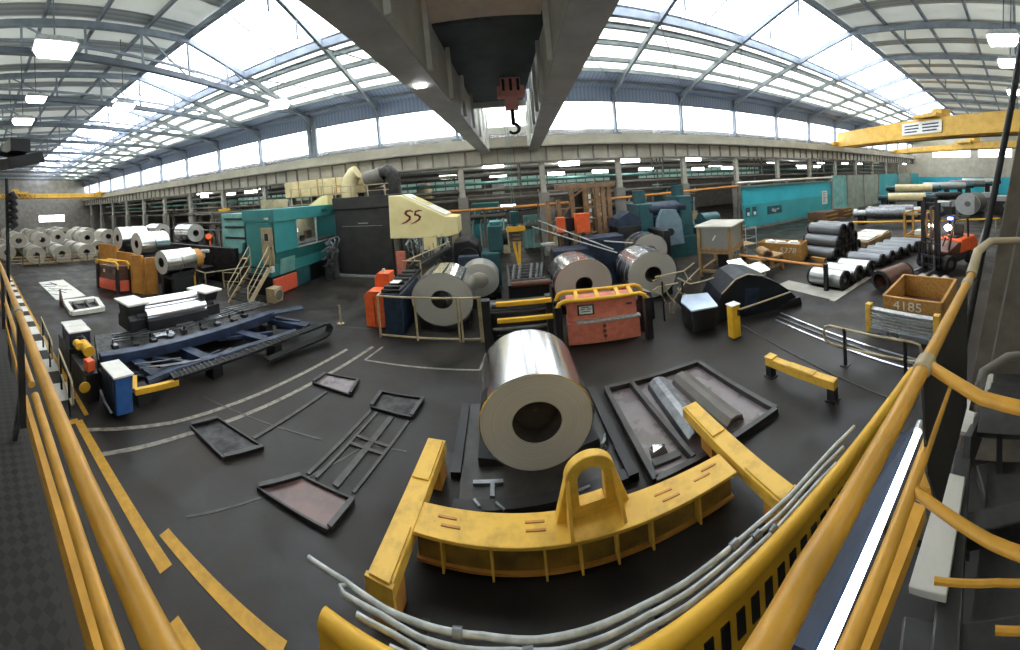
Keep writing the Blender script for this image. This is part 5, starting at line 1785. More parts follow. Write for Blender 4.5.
for k in range(7):
    x = -10.1 + .16 * k
    tt.tube([(x, 2.6, .7), (x + .1, 2.6, 1.0), (x + .25, 2.75, 1.05), (x + .3, 2.9, .8)], .035, 7)
obj('hose', tt, 'steel', pw, True)

# small railings at the left
for lab, pts in (('thin beige tube barrier beside the yellow handrail, nearer of two', [(-8.55, 1.95), (-6.75, 1.8)]), ('thin beige tube barrier beside the yellow handrail, further of two', [(-11.3, 2.02), (-8.95, 1.88)])):
    a, b = Vector((*pts[0], 0)), Vector((*pts[1], 0))
    t = thing('tube_barrier', lab, 'barrier', (a + b) / 2, 0, 'thin tube barriers at the left walkway')
    P = [a + Vector((0, 0, .45)), a + Vector((0, 0, .9)), a.lerp(b, .06) + Vector((0, 0, 1.0)), a.lerp(b, .94) + Vector((0, 0, 1.0)), b + Vector((0, 0, .9)), b + Vector((0, 0, .5)), b.lerp(a, .06) + Vector((0, 0, .42)), a.lerp(b, .06) + Vector((0, 0, .42))]
    obj('rail', MB().tube(P, .025, 8, True), 'beige', t, True)
    for k in (.2, .8):
        q = a.lerp(b, k)
        obj('post', MB().cyl(q, q + Vector((0, 0, 1.0)), .03, 8), 'black', t, True)

# pale plates on the floor
fp = thing('floor_plate', 'white marked steel plate lying on the floor in front of the coil field', 'plate', (-18.7, 4.6, 0))
obj('plate', MB().quad([(-20.9, 3.7), (-16.4, 3.75), (-16.6, 5.35), (-21.2, 5.35)], 0, .03), 'white', fp)
rnd = random.Random(9)
mk = MB()
for k in range(14):
    x, y = -20.2 + rnd.random() * 3.2, 3.95 + rnd.random() * 1.1
    mk.obox((x, y, .034), .5 + rnd.random() * .4, .07, .006, rnd.uniform(.2, 1.2))
obj('dark_mark', mk, 'soot', fp)
ff = thing('open_frame', 'pale open frame with dark bars on the floor beside the white plate', 'frame', (-14.5, 4.6, 0))
obj('frame', MB().bar((-15.3, 3.95, .12), (-13.7, 3.8, .12), .2, .2).bar((-15.4, 5.5, .12), (-13.8, 5.2, .12), .2, .2).bar((-15.35, 3.9, .12), (-15.4, 5.55, .12), .2, .2).bar((-13.7, 3.75, .12), (-13.8, 5.25, .12), .25, .2), 'white', ff)
obj('bar', MB().bar((-15.3, 4.3, .12), (-13.8, 4.2, .12), .12, .1).bar((-15.3, 4.9, .12), (-13.8, 4.7, .12), .12, .1), 'steel_dark', ff)
obj('upright_flap', MB().prism([(-15.6, 3.7, 0), (-15.1, 3.7, 0), (-15.1, 3.7, .35), (-15.5, 3.7, .85)], (0, .08, 0)), 'rust', ff)
tag(obj('white_strip', MB().obox((-15.9, 4.7, .05), .3, 1.8, .1), 'white', None, origin=(-15.9, 4.7, 0)), 'narrow white strip on the floor beside the pale open frame', 'strip')

# ------------------------------------------------------------------ coils on mandrels, ochre guards, orange pulpit
oc = coil('bright coil on a mandrel behind the short yellow post', (-14.0, 8.4, 1.35), .67, 1.7, .28, -.05, 'mandrel coils at the left line', (.85,))
obj('mandrel_hub', MB().cyl((-14.0, 10.1, 2.01), (-14.0, 10.6, 2.01), .55, 24), 'ochre', oc, True)
coil('bright coil behind the ochre guard panels, second from the cabin', (-17.5, 8.9, 1.95), .8, 1.85, .28, -.05, 'mandrel coils at the left line', (.9,))
coil('bright coil furthest left behind the ochre guard panels', (-20.2, 8.9, 2.15), .85, 1.9, .28, -.05, 'mandrel coils at the left line', (.9,))
for x, y, h, L, lab in ((-14.0, 8.6, 1.35, 1.4, 'dark steel stand under the bright mandrel coil by the yellow post'), (-17.5, 9.05, 1.95, 1.5, 'dark steel stand under the second mandrel coil from the cabin'), (-20.2, 9.1, 2.15, 1.5, 'dark steel stand under the furthest left mandrel coil')):
    t = thing('coil_stand', lab, 'stand', (x, y + L / 2, 0), 0, 'stands under the mandrel coils')
    obj('table', MB().box(x - .55, x + .55, y, y + L, h - .25, h - .02), 'black', t, bevel=.02)
    for s in (-1, 1):
        obj('wedge', MB().prism([(x + s * .3, y, h - .02), (x + s * .6, y, h - .02), (x + s * .6, y, h + .1)], (0, L, 0)), 'black', t)
        obj('leg', MB().box(x + s * .45 - .12, x + s * .45 + .12, y + .1, y + L - .1, 0, h - .25), 'black', t)
OP = [(G(147, 294), G(157, 293.5), 2.15, 'ochre steel guard panel nearest, in front of the bright mandrel coil'),
      (G(133.5, 293), G(144, 294), 2.3, 'second ochre guard panel from the yellow post, next to the orange pulpit'),
      (G(118, 281), G(136, 286), 2.15, 'third ochre guard panel from the yellow post'),
      (G(101, 275), G(119, 279.5), 2.5, 'ochre guard panel furthest left behind the orange pulpit')]
for a, b, h, lab in OP:
    t = thing('guard_screen', lab, 'panel', (a + b) / 2, 0, 'ochre guard panels at the left line')
    dv = (b - a).normalized()
    obj('plate', MB().bar(a + Vector((0, 0, h / 2)), b + Vector((0, 0, h / 2)), .06, h), 'ochre', t)
    obj('edge_flange', MB().bar(a + Vector((0, 0, h)), b + Vector((0, 0, h)), .14, .06).bar(a, a + Vector((0, 0, h)), .1, .14).bar(b, b + Vector((0, 0, h)), .1, .14), 'ochre', t)
ou = thing('control_pulpit', 'orange control pulpit with a yellow guard rail on top at the left line', 'control box', (-17.1, 7.1, 0))
A2, B2, C2 = Vector((-18.0, 6.6, 0)), Vector((-16.3, 7.05, 0)), Vector((-16.15, 7.75, 0))
D2 = C2 + (A2 - B2)
pl = [(p.x, p.y) for p in (A2, B2, C2, D2)]
obj('lower_cabinet', MB().quad(pl, .08, .72), 'orange', ou, bevel=.02)
ctr = sum((p for p in (A2, B2, C2, D2)), Vector()) / 4
pl2 = [(ctr.x + (p.x - ctr.x) * .9, ctr.y + (p.y - ctr.y) * .9) for p in (A2, B2, C2, D2)]
obj('upper_cabinet', MB().quad(pl2, .72, 1.6), 'rust', ou, bevel=.02)
dv = (B2 - A2).normalized()
nv_ = Vector((dv.y, -dv.x, 0))
for s, m_ in ((.4, 'white'), (1.0, 'black'), (1.35, 'steel')):
    q = Vector((pl2[0][0], pl2[0][1], 0)) + dv * s + nv_ * .01
    obj('gauge', MB().bar(q + Vector((0, 0, 1.25)), q + dv * .16 + Vector((0, 0, 1.25)), .04, .2), m_, ou)
for off in (0, .62):
    p = [A2 + (D2 - A2).normalized() * off + dv * s - (D2 - A2).normalized() * .0 + Vector((0, 0, z)) for s, z in ((-.08, 1.45), (-.08, 1.75), (.04, 1.88), (1.66, 1.88), (1.8, 1.75), (1.8, 1.45))]
    obj('guard_tube', MB().tube(p, .07, 10), 'yellow', ou, True)
obj('rung', MB().bar(A2 + dv * .5 + Vector((0, 0, 1.89)), D2 + dv * .5 + Vector((0, 0, 1.89)), .1, .06).bar(A2 + dv * 1.2 + Vector((0, 0, 1.89)), D2 + dv * 1.2 + Vector((0, 0, 1.89)), .1, .06), 'yellow', ou)
for p in (A2, B2, C2, D2):
    obj('leg', MB().box(p.x - .09, p.x + .09, p.y - .09, p.y + .09, 0, 1.65), 'black', ou)
dl = thing('line_frame', 'long dark line frame running behind the mandrel coils', 'machine', (-17, 12.5, 0))
obj('wall_plate', MB().box(-23, -13.2, 12.6, 12.9, 0, 2.3), 'steel_dark', dl)
obj('table', MB().box(-22, -15.0, 11.4, 12.6, .3, 1.0), 'black', dl)
for x in (-21, -18.5, -16):
    obj('leg', MB().box(x - .2, x + .2, 11.4, 12.4, 0, .4), 'black', dl)
obj('arm', MB().bar((-16.4, 11.2, 2.2), (-14.6, 11.4, 1.9), .2, .25), 'dusty', dl)
obj('clamp_head', MB().obox((-14.8, 11.3, 2.0), .7, .5, .45, .3).obox((-14.3, 11.4, 2.25), .5, .3, .2, .6), 'galv', dl, bevel=.05)
obj('arm_post', MB().box(-16.5, -16.2, 11.1, 11.3, 0, 2.2).box(-14.9, -14.7, 11.2, 11.4, 0, 1.9), 'black', dl)
for k, (x, lab) in enumerate(((-26.0, 'white topped coil on a high stand behind the dark line frame, left one'), (-21.0, 'white topped coil on a high stand behind the dark line frame, right one'))):
    coil(lab, (x, 16.0, 1.9), .85, 1.9, .3, PI / 2, 'coils behind the dark line frame', (.9,))
    t = tag(obj('coil_stand', MB().box(x - 1.8, x - .1, 15.3, 16.25, 0, 1.885), 'black', None, origin=(x - .9, 16, 0)), ('dark high stand under the left coil behind the line frame', 'dark high stand under the right coil behind the line frame')[k], 'stand', 'stands behind the dark line frame')
rkm = thing('pipe_rack', 'tangle of grey pipes on posts behind the left line', 'pipe rack', (-18, 16.5, 0))
for x in (-23, -20.5, -18.3, -16.4, -15.2):
    obj('post', MB().box(x - .09, x + .09, 17.3, 17.5, 0, 4.6), 'dusty', rkm)
for z, y in ((4.55, 17.25), (4.4, 17.55), (3.6, 17.25), (2.9, 17.25)):
    obj('pipe', MB().cyl((-24, y, z), (-14.8, y, z), .07, 8), 'dusty', rkm, True)
obj('yellow_box', MB().box(-19.5, -18.4, 17.2, 17.45, 4.66, 4.9), 'yellow', rkm)

# ------------------------------------------------------------------ coil field
proto = coil('x', (-28.3, 4.67, .12), .84, 2.1, .3, PI / 2, 'coils stacked at the far left end of the hall', (), 'alu_pale', 'dull_edge', name='stored_coil', n=40)
ORD = ['first', 'second', 'third', 'fourth', 'fifth', 'sixth', 'seventh', 'eighth', 'ninth', 'tenth']
used = False
SADS = []
for row in range(8):
    x = -28.3 - 3.0 * row
    ys = [4.9, 7.16, 9.42] if row == 0 else ([2.64, 4.9, 7.16, 9.42, 11.68, 13.94, 16.2] if row > 0 else [])
    for k, y in enumerate(ys):
        if row > 4 and k in (0, 6):
            continue
        kk = ['leftmost', 'second from left', 'third from left', 'fourth from left', 'fifth from left', 'sixth from left', 'rightmost'][k]
        if row == 0:
            lab = ['leftmost of the three grey coils at the front of the stacked field', 'middle one of the three grey coils at the front of the stacked field', 'rightmost of the three grey coils at the front of the stacked field'][k]
        else:
            lab = 'stored coil on the floor, %s row back, %s' % (ORD[row], kk)
        loc = (x, y, .12)
        if not used:
            proto.location = loc
            proto['label'] = lab
            used = True
        else:
            dup(proto, loc, PI / 2, lab)
        SADS.append((x, y))
    if row > 0:
        for k in range(len(ys) - 1):
            if (row + k) % 3 == 0 or row > 5 or k > 4:
                continue
            y = (ys[k] + ys[k + 1]) / 2
            dup(proto, (x, y, 1.36), PI / 2, 'stored coil resting on two others, %s row back, %s' % (ORD[row], ['leftmost', 'second gap from left', 'third gap from left', 'fourth gap from left', 'fifth gap from left', 'rightmost gap'][k]))
for row in range(8):
    x = -28.3 - 3.0 * row
    m = MB()
    y0, y1 = (3.6, 10.3) if row == 0 else (1.4, 17)
    for q in (.35, 1.7):
        m.box(x - q - .1, x - q + .1, y0, y1, 0, .115)
    tag(obj('timber_bearer', m, 'wood_pale', None, origin=(x, 8, 0)), 'timber bearers under the %s row of stored coils' % ORD[row], 'bearer', 'timber bearers under the stored coils')
cf = thing('coil_fence', 'grey pipe fence in front of the stacked coils', 'fence', (-27.4, 6.5, 0))
for y in (2.6, 3.6, 5.0, 6.4, 7.8, 9.2, 10.2):
    obj('post', MB().box(-27.55, -27.45, y - .05, y + .05, 0, 1.0), 'dusty', cf)
for z in (.35, .65, .95):
    obj('rail', MB().bar((-27.5, 2.5, z), (-27.5, 10.3, z), .06, .07), 'beige', cf)
cbx = MB()
for k in range(5):
    cbx.tube([(-9.0, .9, 5.75 - .22 * k), (-9.0, 1.0, 5.6 - .22 * k), (-9.0, .85, 5.5 - .22 * k)], .11, 8)
cbx.tube([(-9.0, .75, 0), (-9.0, .8, 6.2)], .05, 8)
tag(obj('cable_loops', cbx, 'rubber', None, True, origin=(-9.0, .8, 3.3)), 'black cable loops hanging on a post at the far left edge', 'cable')


# ================================================================== RIGHT SIDE
# yellow bollard with a pale rail arm
bo = thing('barrier_post', 'square yellow barrier post with a pale rail arm in front of the dark curved guard', 'post', (5.35, 6.54, 0))
obj('post_body', MB().box(5.22, 5.48, 6.43, 6.66, .02, 1.04), 'yellow', bo, bevel=.015)
obj('top_cap', MB().box(5.20, 5.50, 6.41, 6.68, 1.04, 1.07), 'white', bo)
obj('base_plate', MB().box(5.2, 5.5, 6.4, 6.7, 0, .03), 'black', bo)
obj('lock', MB().box(5.38, 5.44, 6.38, 6.44, .72, .9), 'black', bo)
obj('rail_arm', MB().tube([(5.46, 6.5, .84), W(790, 292, 6.6)], .03, 8), 'beige', bo, True)

# dark curved guard with its pale flat plates
A, B = Vector((5.5, 7.6, 0)), Vector((8.15, 6.62, 0))
d = (B - A).normalized()
nr = Vector((-d.y, d.x, 0))
cg = thing('curved_guard', 'big dark curved steel guard lying behind the yellow barrier post', 'guard', (6.8, 7.6, 0))
PR = [(0, 0), (.02, .45), (.25, .95), (.7, 1.38), (1.1, 1.5), (1.6, 1.35), (2.1, 1.0), (2.5, .62), (2.78, .25), (2.82, 0)]
obj('shell', MB().prism([A + d * s + Vector((0, 0, z)) for s, z in PR], nr * 1.5), 'black_navy', cg)
obj('grey_flank', MB().prism([A + d * s + nr * 1.35 + Vector((0, 0, z)) for s, z in ((-.95, .4), (-.55, 1.0), (-.02, 1.5), (-.02, .02), (-.7, .02))], nr * .06), 'dusty', cg)
obj('top_rim', MB().tube([A + d * s + nr * t + Vector((0, 0, z)) for s, t, z in ((-.95, 1.33, .42), (-.55, 1.33, 1.02), (-.02, 1.33, 1.53))], .025, 8), 'beige', cg, True)
obj('front_rim', MB().tube([A + d * q - nr * .03 + Vector((0, 0, z)) for q, z in ((.25, .98), (.7, 1.41), (1.1, 1.53), (1.6, 1.38))], .025, 8), 'beige', cg, True)
obj('flat_shine', MB().prism([A + d * s - nr * .015 + Vector((0, 0, z)) for s, z in ((.95, .2), (1.3, .2), (1.45, .95), (1.0, 1.0))], nr * .02), 'blue_dark', cg)
obj('bottom_lip', MB().prism([A + d * s - nr * .1 + Vector((0, 0, z)) for s, z in ((2.0, .02), (2.9, .02), (2.85, .3), (2.5, .28))], nr * .15), 'black', cg)
for k, (p0, p1) in enumerate((((735, 272), (747, 263)), ((750, 277), (768, 268)))):
    a, b = W(*p0, 8.9), W(*p1, 8.9)
    t = tag(obj('pale_plate', MB().hexa([a, (b.x + .12, 8.9, a.z), (b.x + .2, 9.5, a.z + .25), (a.x + .12, 9.5, a.z + .28)],
                                        [a + Vector((0, 0, .05)), (b.x + .12, 8.9, a.z + .05), (b.x + .2, 9.5, a.z + .3), (a.x + .12, 9.5, a.z + .33)])
                .box(a.x + .1, a.x + .16, 9.0, 9.06, 0, a.z + .05).box(b.x - .1, b.x - .04, 9.0, 9.06, 0, a.z + .05), 'alu_pale', None, origin=(a.x, 9, 0)),
            ('pale metal plate on thin legs behind the curved guard, nearer the booth', 'pale metal plate on thin legs behind the curved guard, nearer the yellow pole')[k], 'plate', 'pale plates behind the curved guard')

# low table with a shiny top and bent rods
tb = thing('low_table', 'low dark table with a shiny bluish top left of the curved guard', 'table', (5.0, 7.8, 0))
TP = [(4.72, 8.15), (5.05, 8.6), (5.75, 8.25), (5.35, 7.2), (4.6, 7.4)]
obj('tabletop', MB().quad(TP, .74, .79), 'pale_blue', tb)
obj('side_skirt', MB().quad([(5.03 + (x - 5.03) * .95, 7.9 + (y - 7.9) * .95) for x, y in TP], .1, .74), 'black', tb)
obj('foot', MB().quad([(5.03 + (x - 5.03) * .8, 7.9 + (y - 7.9) * .8) for x, y in TP], 0, .1), 'black', tb)
YR = 8.66
rods = [[(655, 277), (684, 271), (689, 267), (694, 263), (684, 271), (688, 279), (691, 280)],
        [(653, 281), (660, 278), (664, 284), (668, 294), (674, 302), (674, 315), (670, 312), (670, 303)],
        [(653, 291), (658, 287), (678, 283)], [(653, 291), (662, 295), (666, 303)],
        [(678, 278), (690, 284), (700, 282), (716, 277), (717, 292), (695, 297), (680, 293), (678, 288)]]
rdn = thing('bent_rods', 'bent pale rods of an open frame in front of the strapped coil', 'frame', (4.6, YR, 0))
for R_ in rods:
    P = [W(x, y, YR) for x, y in R_]
    q = [P[0]]
    for p in P[1:]:
        if (p - q[-1]).length > .02:
            q.append(p)
    m = MB()
    for a, b in zip(q, q[1:]):
        m.cyl(a, b, .025, 8)
    obj('rod', m, 'beige', rdn, True)
for px in (662, 682, 713):
    p = W(px, 284, YR)
    obj('post', MB().cyl((p.x, YR, 0), p + Vector((0, 0, .1)), .03, 8), 'black', rdn, True)

# dark machinery block under rods
mk_ = thing('drive_box', 'dark machine block between the orange control box and the low table', 'machine', (4.1, 8.8, 0))
obj('block', MB().box(3.75, 4.25, 8.95, 9.7, 0, .8), 'black', mk_, bevel=.03)
obj('chute', MB().prism([(3.8, 8.95, .8), (4.2, 8.95, .8), (4.15, 8.95, 1.0), (3.9, 8.95, 1.1)], (0, .7, 0)), 'dusty', mk_)

# glazed booth
bt_ = thing('booth', 'small clear sided booth with a pale roof on a brown wooden frame', 'booth', (9.0, 11.55, 0), math.radians(33.5))
FRB = FR[bt_.name]


def lb_(mb):
    mb.bm.transform(FRB)
    return mb


hx, hy = .95, .68
for sx in (-1, 1):
    for sy in (-1, 1):
        obj('post', lb_(MB().box(sx * hx - .07, sx * hx + .07, sy * hy - .07, sy * hy + .07, 0, 2.55)), 'wood_pale', bt_)
for z in (.25, 1.2, 1.36):
    for sy in (-1, 1):
        obj('rail', lb_(MB().box(-hx, hx, sy * hy - .06, sy * hy + .06, z, z + .12)), 'wood_pale', bt_)
    for sx in (-1, 1):
        obj('rail', lb_(MB().box(sx * hx - .06, sx * hx + .06, -hy, hy, z, z + .12)), 'wood_pale', bt_)
for sx in (-1, 1):
    obj('clear_panel', lb_(MB().box(sx * hx - .01, sx * hx + .01, -hy, hy, 1.45, 2.52)), 'booth_panel', bt_)
for sy in (-1, 1):
    obj('clear_panel', lb_(MB().box(-hx, hx, sy * hy - .01, sy * hy + .01, 1.45, 2.52)), 'booth_panel', bt_)
obj('roof', lb_(MB().box(-hx - .15, hx + .15, -hy - .15, hy + .15, 2.52, 2.6)), 'conc_light', bt_)
obj('paper', lb_(MB().obox((-hx - .02, .0, 2.0), .012, .06, .3, 0, .5)), 'white', bt_)
obj('inner_box', lb_(MB().box(.1, .5, -.2, .25, .0, 1.0).box(.1, .45, -.2, .2, 1.32, 1.7)), 'black', bt_)
cgx = thing('wire_cage', 'pale wire cage trolley standing right of the clear booth', 'trolley', (10.9, 12.4, 0))
for x in (10.3, 11.7):
    for y in (12.1, 12.9):
        obj('post', MB().cyl((x, y, 0), (x, y, 1.95), .03, 8), 'galv', cgx, True)
for z in (.5, .9, 1.3, 1.9):
    obj('shelf_frame', MB().tube([(10.3, 12.1, z), (11.7, 12.1, z), (11.7, 12.9, z), (10.3, 12.9, z)], .025, 6, True), 'galv', cgx, True)
obj('shelf', MB().box(10.3, 11.7, 12.1, 12.9, .88, .91), 'wood_pale', cgx)

# wooden box with white load
wx = thing('timber_bin', 'yellow brown timber bin numbered 5378 filled with white scrap', 'bin', (12.2, 10.6, 0), 0)
A, B = Vector((11.2, 11.5, 0)), Vector((11.95, 9.4, 0))
d = (B - A).normalized()
nr = Vector((-d.y, d.x, 0))
Lb = (B - A).length


def q4(s0, s1, t0, t1):
    return [(A + d * s + nr * t)[:2] for s, t in ((s0, t0), (s1, t0), (s1, t1), (s0, t1))]


obj('front_board', MB().quad(q4(0, Lb, 0, .06), .3, 1.12), 'wood', wx)
obj('back_board', MB().quad(q4(0, Lb, .94, 1.0), .3, 1.12), 'wood', wx)
obj('side_board', MB().quad(q4(0, .06, .06, .94), .3, 1.12), 'wood', wx)
obj('side_board', MB().quad(q4(Lb - .06, Lb, .06, .94), .3, 1.12), 'wood', wx)
obj('bottom_board', MB().quad(q4(0, Lb, 0, 1.0), .22, .3), 'wood', wx)
for s in (.1, Lb / 2 - .1, Lb - .3):
    obj('skid', MB().quad(q4(s, s + .2, .05, .95), 0, .22), 'wood_pale', wx)
text('5378', .42, A + d * (Lb * .5) - nr * .006 + Vector((0, 0, .62)), d, (0, 0, 1), 'whitetext', wx, 'number', .25)
mm = MB()
rnd = random.Random(4)
for k in range(22):
    s, t = .42 + rnd.random() * (Lb - .84), .4 + rnd.random() * .2
    p = A + d * s + nr * t
    mm.obox((p.x, p.y, .95 + .2 * rnd.random()), .42, .36, .05, rnd.random() * 3, rnd.uniform(-.3, .3), rnd.uniform(-.3, .3))
o = tag(obj('white_scrap', mm, 'white', None, origin=(12.3, 10.9, 1.0)), 'white sheet scrap heaped in the timber bin', 'scrap')
o['kind'] = 'stuff'
pt_ = thing('timber_table', 'brown timber table with a round tube end beside the numbered timber bin', 'table', (10.2, 9.9, 0))
obj('tabletop', MB().box(9.4, 11.0, 9.6, 10.4, .75, .85), 'wood_pale', pt_)
for x, y in ((9.5, 9.7), (10.9, 9.7), (9.5, 10.3), (10.9, 10.3)):
    obj('leg', MB().box(x - .07, x + .07, y - .07, y + .07, 0, .75), 'wood_pale', pt_)
obj('cross_bar', MB().box(9.5, 10.9, 9.66, 9.74, .25, .37), 'wood_pale', pt_)
tag(obj('brown_tube', MB().ring((9.7, 9.4, 1.1), (10.1, 10.2, 1.1), .17, .24, 24), 'wood_pale', None, True, origin=(9.9, 9.8, .86)), 'short brown tube lying on the timber table', 'tube')

# long yellow pole on posts
pb = thing('pole_barrier', 'long orange yellow pole barrier from the booth to the metal rolls', 'barrier', (9.3, 8.5, 0))
P0, P1 = Vector((8.95, 10.0, 1.13)), Vector((9.62, 6.5, 1.08))
obj('pole', MB().cyl(P0 + (P0 - P1) * .06, P1, .065, 14), 'orange_pipe', pb, True)
obj('end_post', MB().box(9.55, 9.69, 6.42, 6.56, 0, 1.18), 'black', pb, bevel=.01)
obj('far_post', MB().box(8.88, 9.0, 10.0, 10.12, 0, 1.1), 'black', pb)
yr = thing('rail_barrier', 'long thin yellow rail barrier far right, behind the forklift', 'barrier', (22, 6, 0))
obj('rail', MB().cyl((20.2, 11.2, .9), (24.5, 1.4, .9), .08, 10), 'yellow', yr, True)
for t in (0.02, .35, .68, .97):
    q = Vector((20.2, 11.2, 0)).lerp(Vector((24.5, 1.4, 0)), t)
    obj('post', MB().cyl(q, q + Vector((0, 0, .9)), .06, 8), 'beige', yr, True)


# rolls and tubes: every tube is a thing (wall, bore, end ring)
def tube_thing(label, p0, p1, ro, ri, m, group, cat='tube', name='metal_tube', cap='rubber'):
    p0, p1 = Vector(p0), Vector(p1)
    c = thing(name, label, cat, (p0.x, p0.y, p0.z - ro), 0, group)
    obj('tube_wall', MB().ring(p0, p1, ri, ro, 32), m, c, True)
    dv = (p1 - p0).normalized()
    obj('end_ring', MB().ring(p0 - dv * .01, p0 + dv * .08, ri * .96, ro * 1.015, 32), cap, c, True)
    obj('end_ring', MB().ring(p1 - dv * .08, p1 + dv * .01, ri * .96, ro * 1.015, 32), cap, c, True)
    return c


g = 'bright rolls nearest on the floor at right'
for k, (x, lab) in enumerate(((10.2, 'nearest of three bright metal rolls behind the yellow pole end'), (11.05, 'middle of three bright metal rolls behind the yellow pole end'), (11.85, 'farthest of three bright metal rolls behind the yellow pole end'))):
    tube_thing(lab, (x, 6.0 - .12 * k, .38), (x - .1, 7.45 - .12 * k, .38), .38, .24, 'roll_metal', g, 'roll', 'metal_roll')
    if k == 0:
        tag(obj('floor_board', MB().box(8.9, 12.5, 5.7, 5.9, 0, .03).box(9.0, 9.8, 5.9, 8.4, 0, .02), 'conc_light', None, origin=(10, 6, 0)), 'pale board on the floor beside the bright rolls', 'board')
g = 'light tubes side by side on the floor'
for k in range(6):
    x = 13.35 + .78 * k
    tube_thing('light grey tube in the flat row on the floor, %s from the bright rolls' % ORD[k], (x, 5.9 - .15 * k, .33), (x - .1, 7.6 - .1 * k, .33), .33, .2, 'tube_steel', g)
g = 'dark tubes stacked in a pyramid'
R_ = .36
for layer in range(3):
    for k in range(4 - layer):
        x = 13.4 + .74 * k + .37 * layer
        z = R_ + .63 * layer
        tube_thing('dark tube in the pyramid stack, %s layer from the floor, %s from the bin side' % (ORD[layer], ORD[k]), (x, 8.35, z), (x - .15, 10.3, z), R_, .25, 'tube_steel', g)
tag(obj('wedge_block', MB().box(12.62, 12.84, 8.6, 9.4, 0, .25), 'wood', None, origin=(12.6, 9.5, 0)), 'timber wedge holding the pyramid of dark tubes', 'wedge')
t = tube_thing('rusty brown tube on the floor behind the numbered steel bin', G(880, 281, .42), G(880, 281, .42) + Vector((1.4, -.45, 0)), .42, .31, 'rust', 'rusty tube')
for k, (dy, r) in enumerate(((-.85, .2), (-1.3, .19), (-1.72, .19))):
    p = G(880, 281, .42)
    tube_thing('slim bright tube beside the rusty brown tube, %s from it' % ORD[k], (p.x + .3, p.y + dy - .1, r), (p.x + 1.45, p.y + dy - .35, r), r, .1, 'steel_bright', 'slim bright tubes beside the rusty tube', cap='steel')

# numbered steel bin and the bar bundle in front
sbn = thing('steel_bin', 'open yellow brown steel bin numbered 4185 near the right handrail', 'bin', (8.95, 2.8, 0))
pl = [(8.15, 3.6), (8.1, 1.95), (10.05, 1.95), (10.1, 3.7)]


def inset(k):
    cx_, cy_ = 9.0, 2.84
    return [(cx_ + (x - cx_) * k, cy_ + (y - cy_) * k) for x, y in pl]


for i, nm in enumerate(('front_wall', 'side_wall', 'back_wall', 'side_wall')):
    a, b = Vector((*pl[i], .56)), Vector((*pl[(i + 1) % 4], .56))
    obj(nm, MB().bar(a, b, .05, .8), 'wood', sbn)
obj('bin_floor', MB().quad(pl, .12, .17), 'rust', sbn)
rim = MB()
for i in range(4):
    rim.bar(Vector((*pl[i], .96)), Vector((*pl[(i + 1) % 4], .96)), .09, .05)
obj('rim', rim, 'wood', sbn, bevel=.008)
for x, y in pl:
    obj('foot', MB().box(x - .09, x + .09, y - .09, y + .09, 0, .16), 'black', sbn)
text('4185', .42, (8.085, 3.3, .6), (-.03, -1, 0), (0, 0, 1), 'whitetext', sbn, 'number')
bb_ = thing('bar_bundle', 'stack of bright flat bars between two yellow posts in front of the numbered steel bin', 'bar stack', (7.6, 2.9, 0))
for k in range(6):
    obj('flat_bar', MB().bar((7.62, 3.72, .26 + .1 * k), (7.5, 2.0, .26 + .1 * k), .13 + .05 * (k % 2), .045), 'galv', bb_)
for y, x in ((3.8, 7.63), (1.92, 7.5)):
    obj('post', MB().box(x - .09, x + .09, y - .08, y + .08, 0, .9), 'yellow_worn', bb_, bevel=.01)
obj('cross_base', MB().bar((7.62, 3.7, .14), (7.5, 2.0, .14), .3, .16), 'steel_bright', bb_)
obj('foot', MB().box(7.5, 7.7, 3.2, 3.4, 0, .08).box(7.42, 7.62, 2.3, 2.5, 0, .08), 'black', bb_)

# tube barrier with black posts
tbr = thing('tube_barrier', 'cream tube barrier with black posts between the trestle beam and the floor rails', 'barrier', (5.9, 3, 0))
P = [(5.95, 3.95, .48), (5.93, 4.08, .56), (5.92, 4.12, .75), (5.93, 4.08, .92), (5.94, 3.95, .98), (6.0, 2.05, .98), (6.02, 1.9, .92), (6.02, 1.86, .75), (6.02, 1.9, .55), (6.02, 2.05, .48)]
obj('rail', MB().tube(P, .03, 10, True), 'beige', tbr, True)
for x, y in ((5.95, 3.58), (6.0, 2.2)):
    obj('post', MB().box(x - .03, x + .03, y - .03, y + .03, 0, 1.0).box(x - .09, x + .09, y - .09, y + .09, 0, .02), 'black', tbr)

# ------------------------------------------------------------------ forklift
fk = thing('forklift', 'orange forklift truck with raised black mast and lit headlight driving at right', 'forklift', (14.3, 3.2, 0), math.atan2(1.45, -3.3))
F_ = FR[fk.name]


def lf(mb):
    mb.bm.transform(F_)
    return mb


# local frame: +x = forward, y = left, length about 3.6 m
obj('chassis', lf(MB().box(-1.3, .9, -.62, .62, .3, .75)), 'black', fk, bevel=.05)
obj('front_cowl', lf(MB().prism([(-.35, -.6, .75), (.75, -.6, .75), (.75, -.6, 1.0), (.35, -.6, 1.1), (-.1, -.6, 1.3), (-.35, -.6, 1.3)], (0, 1.2, 0))), 'rust', fk, bevel=.05)
obj('body_cowl', lf(MB().prism([(-1.1, -.62, .7), (-.2, -.62, .7), (-.3, -.62, 1.4), (-1.1, -.62, 1.45)], (0, 1.24, 0))), 'orange_light', fk, bevel=.05)
obj('counterweight', lf(MB().prism([(-1.65, -.66, .45), (-1.0, -.66, .4), (-1.0, -.66, 1.5), (-1.4, -.66, 1.5), (-1.62, -.66, 1.25), (-1.7, -.66, .9)], (0, 1.32, 0))), 'orange_light', fk, bevel=.08)
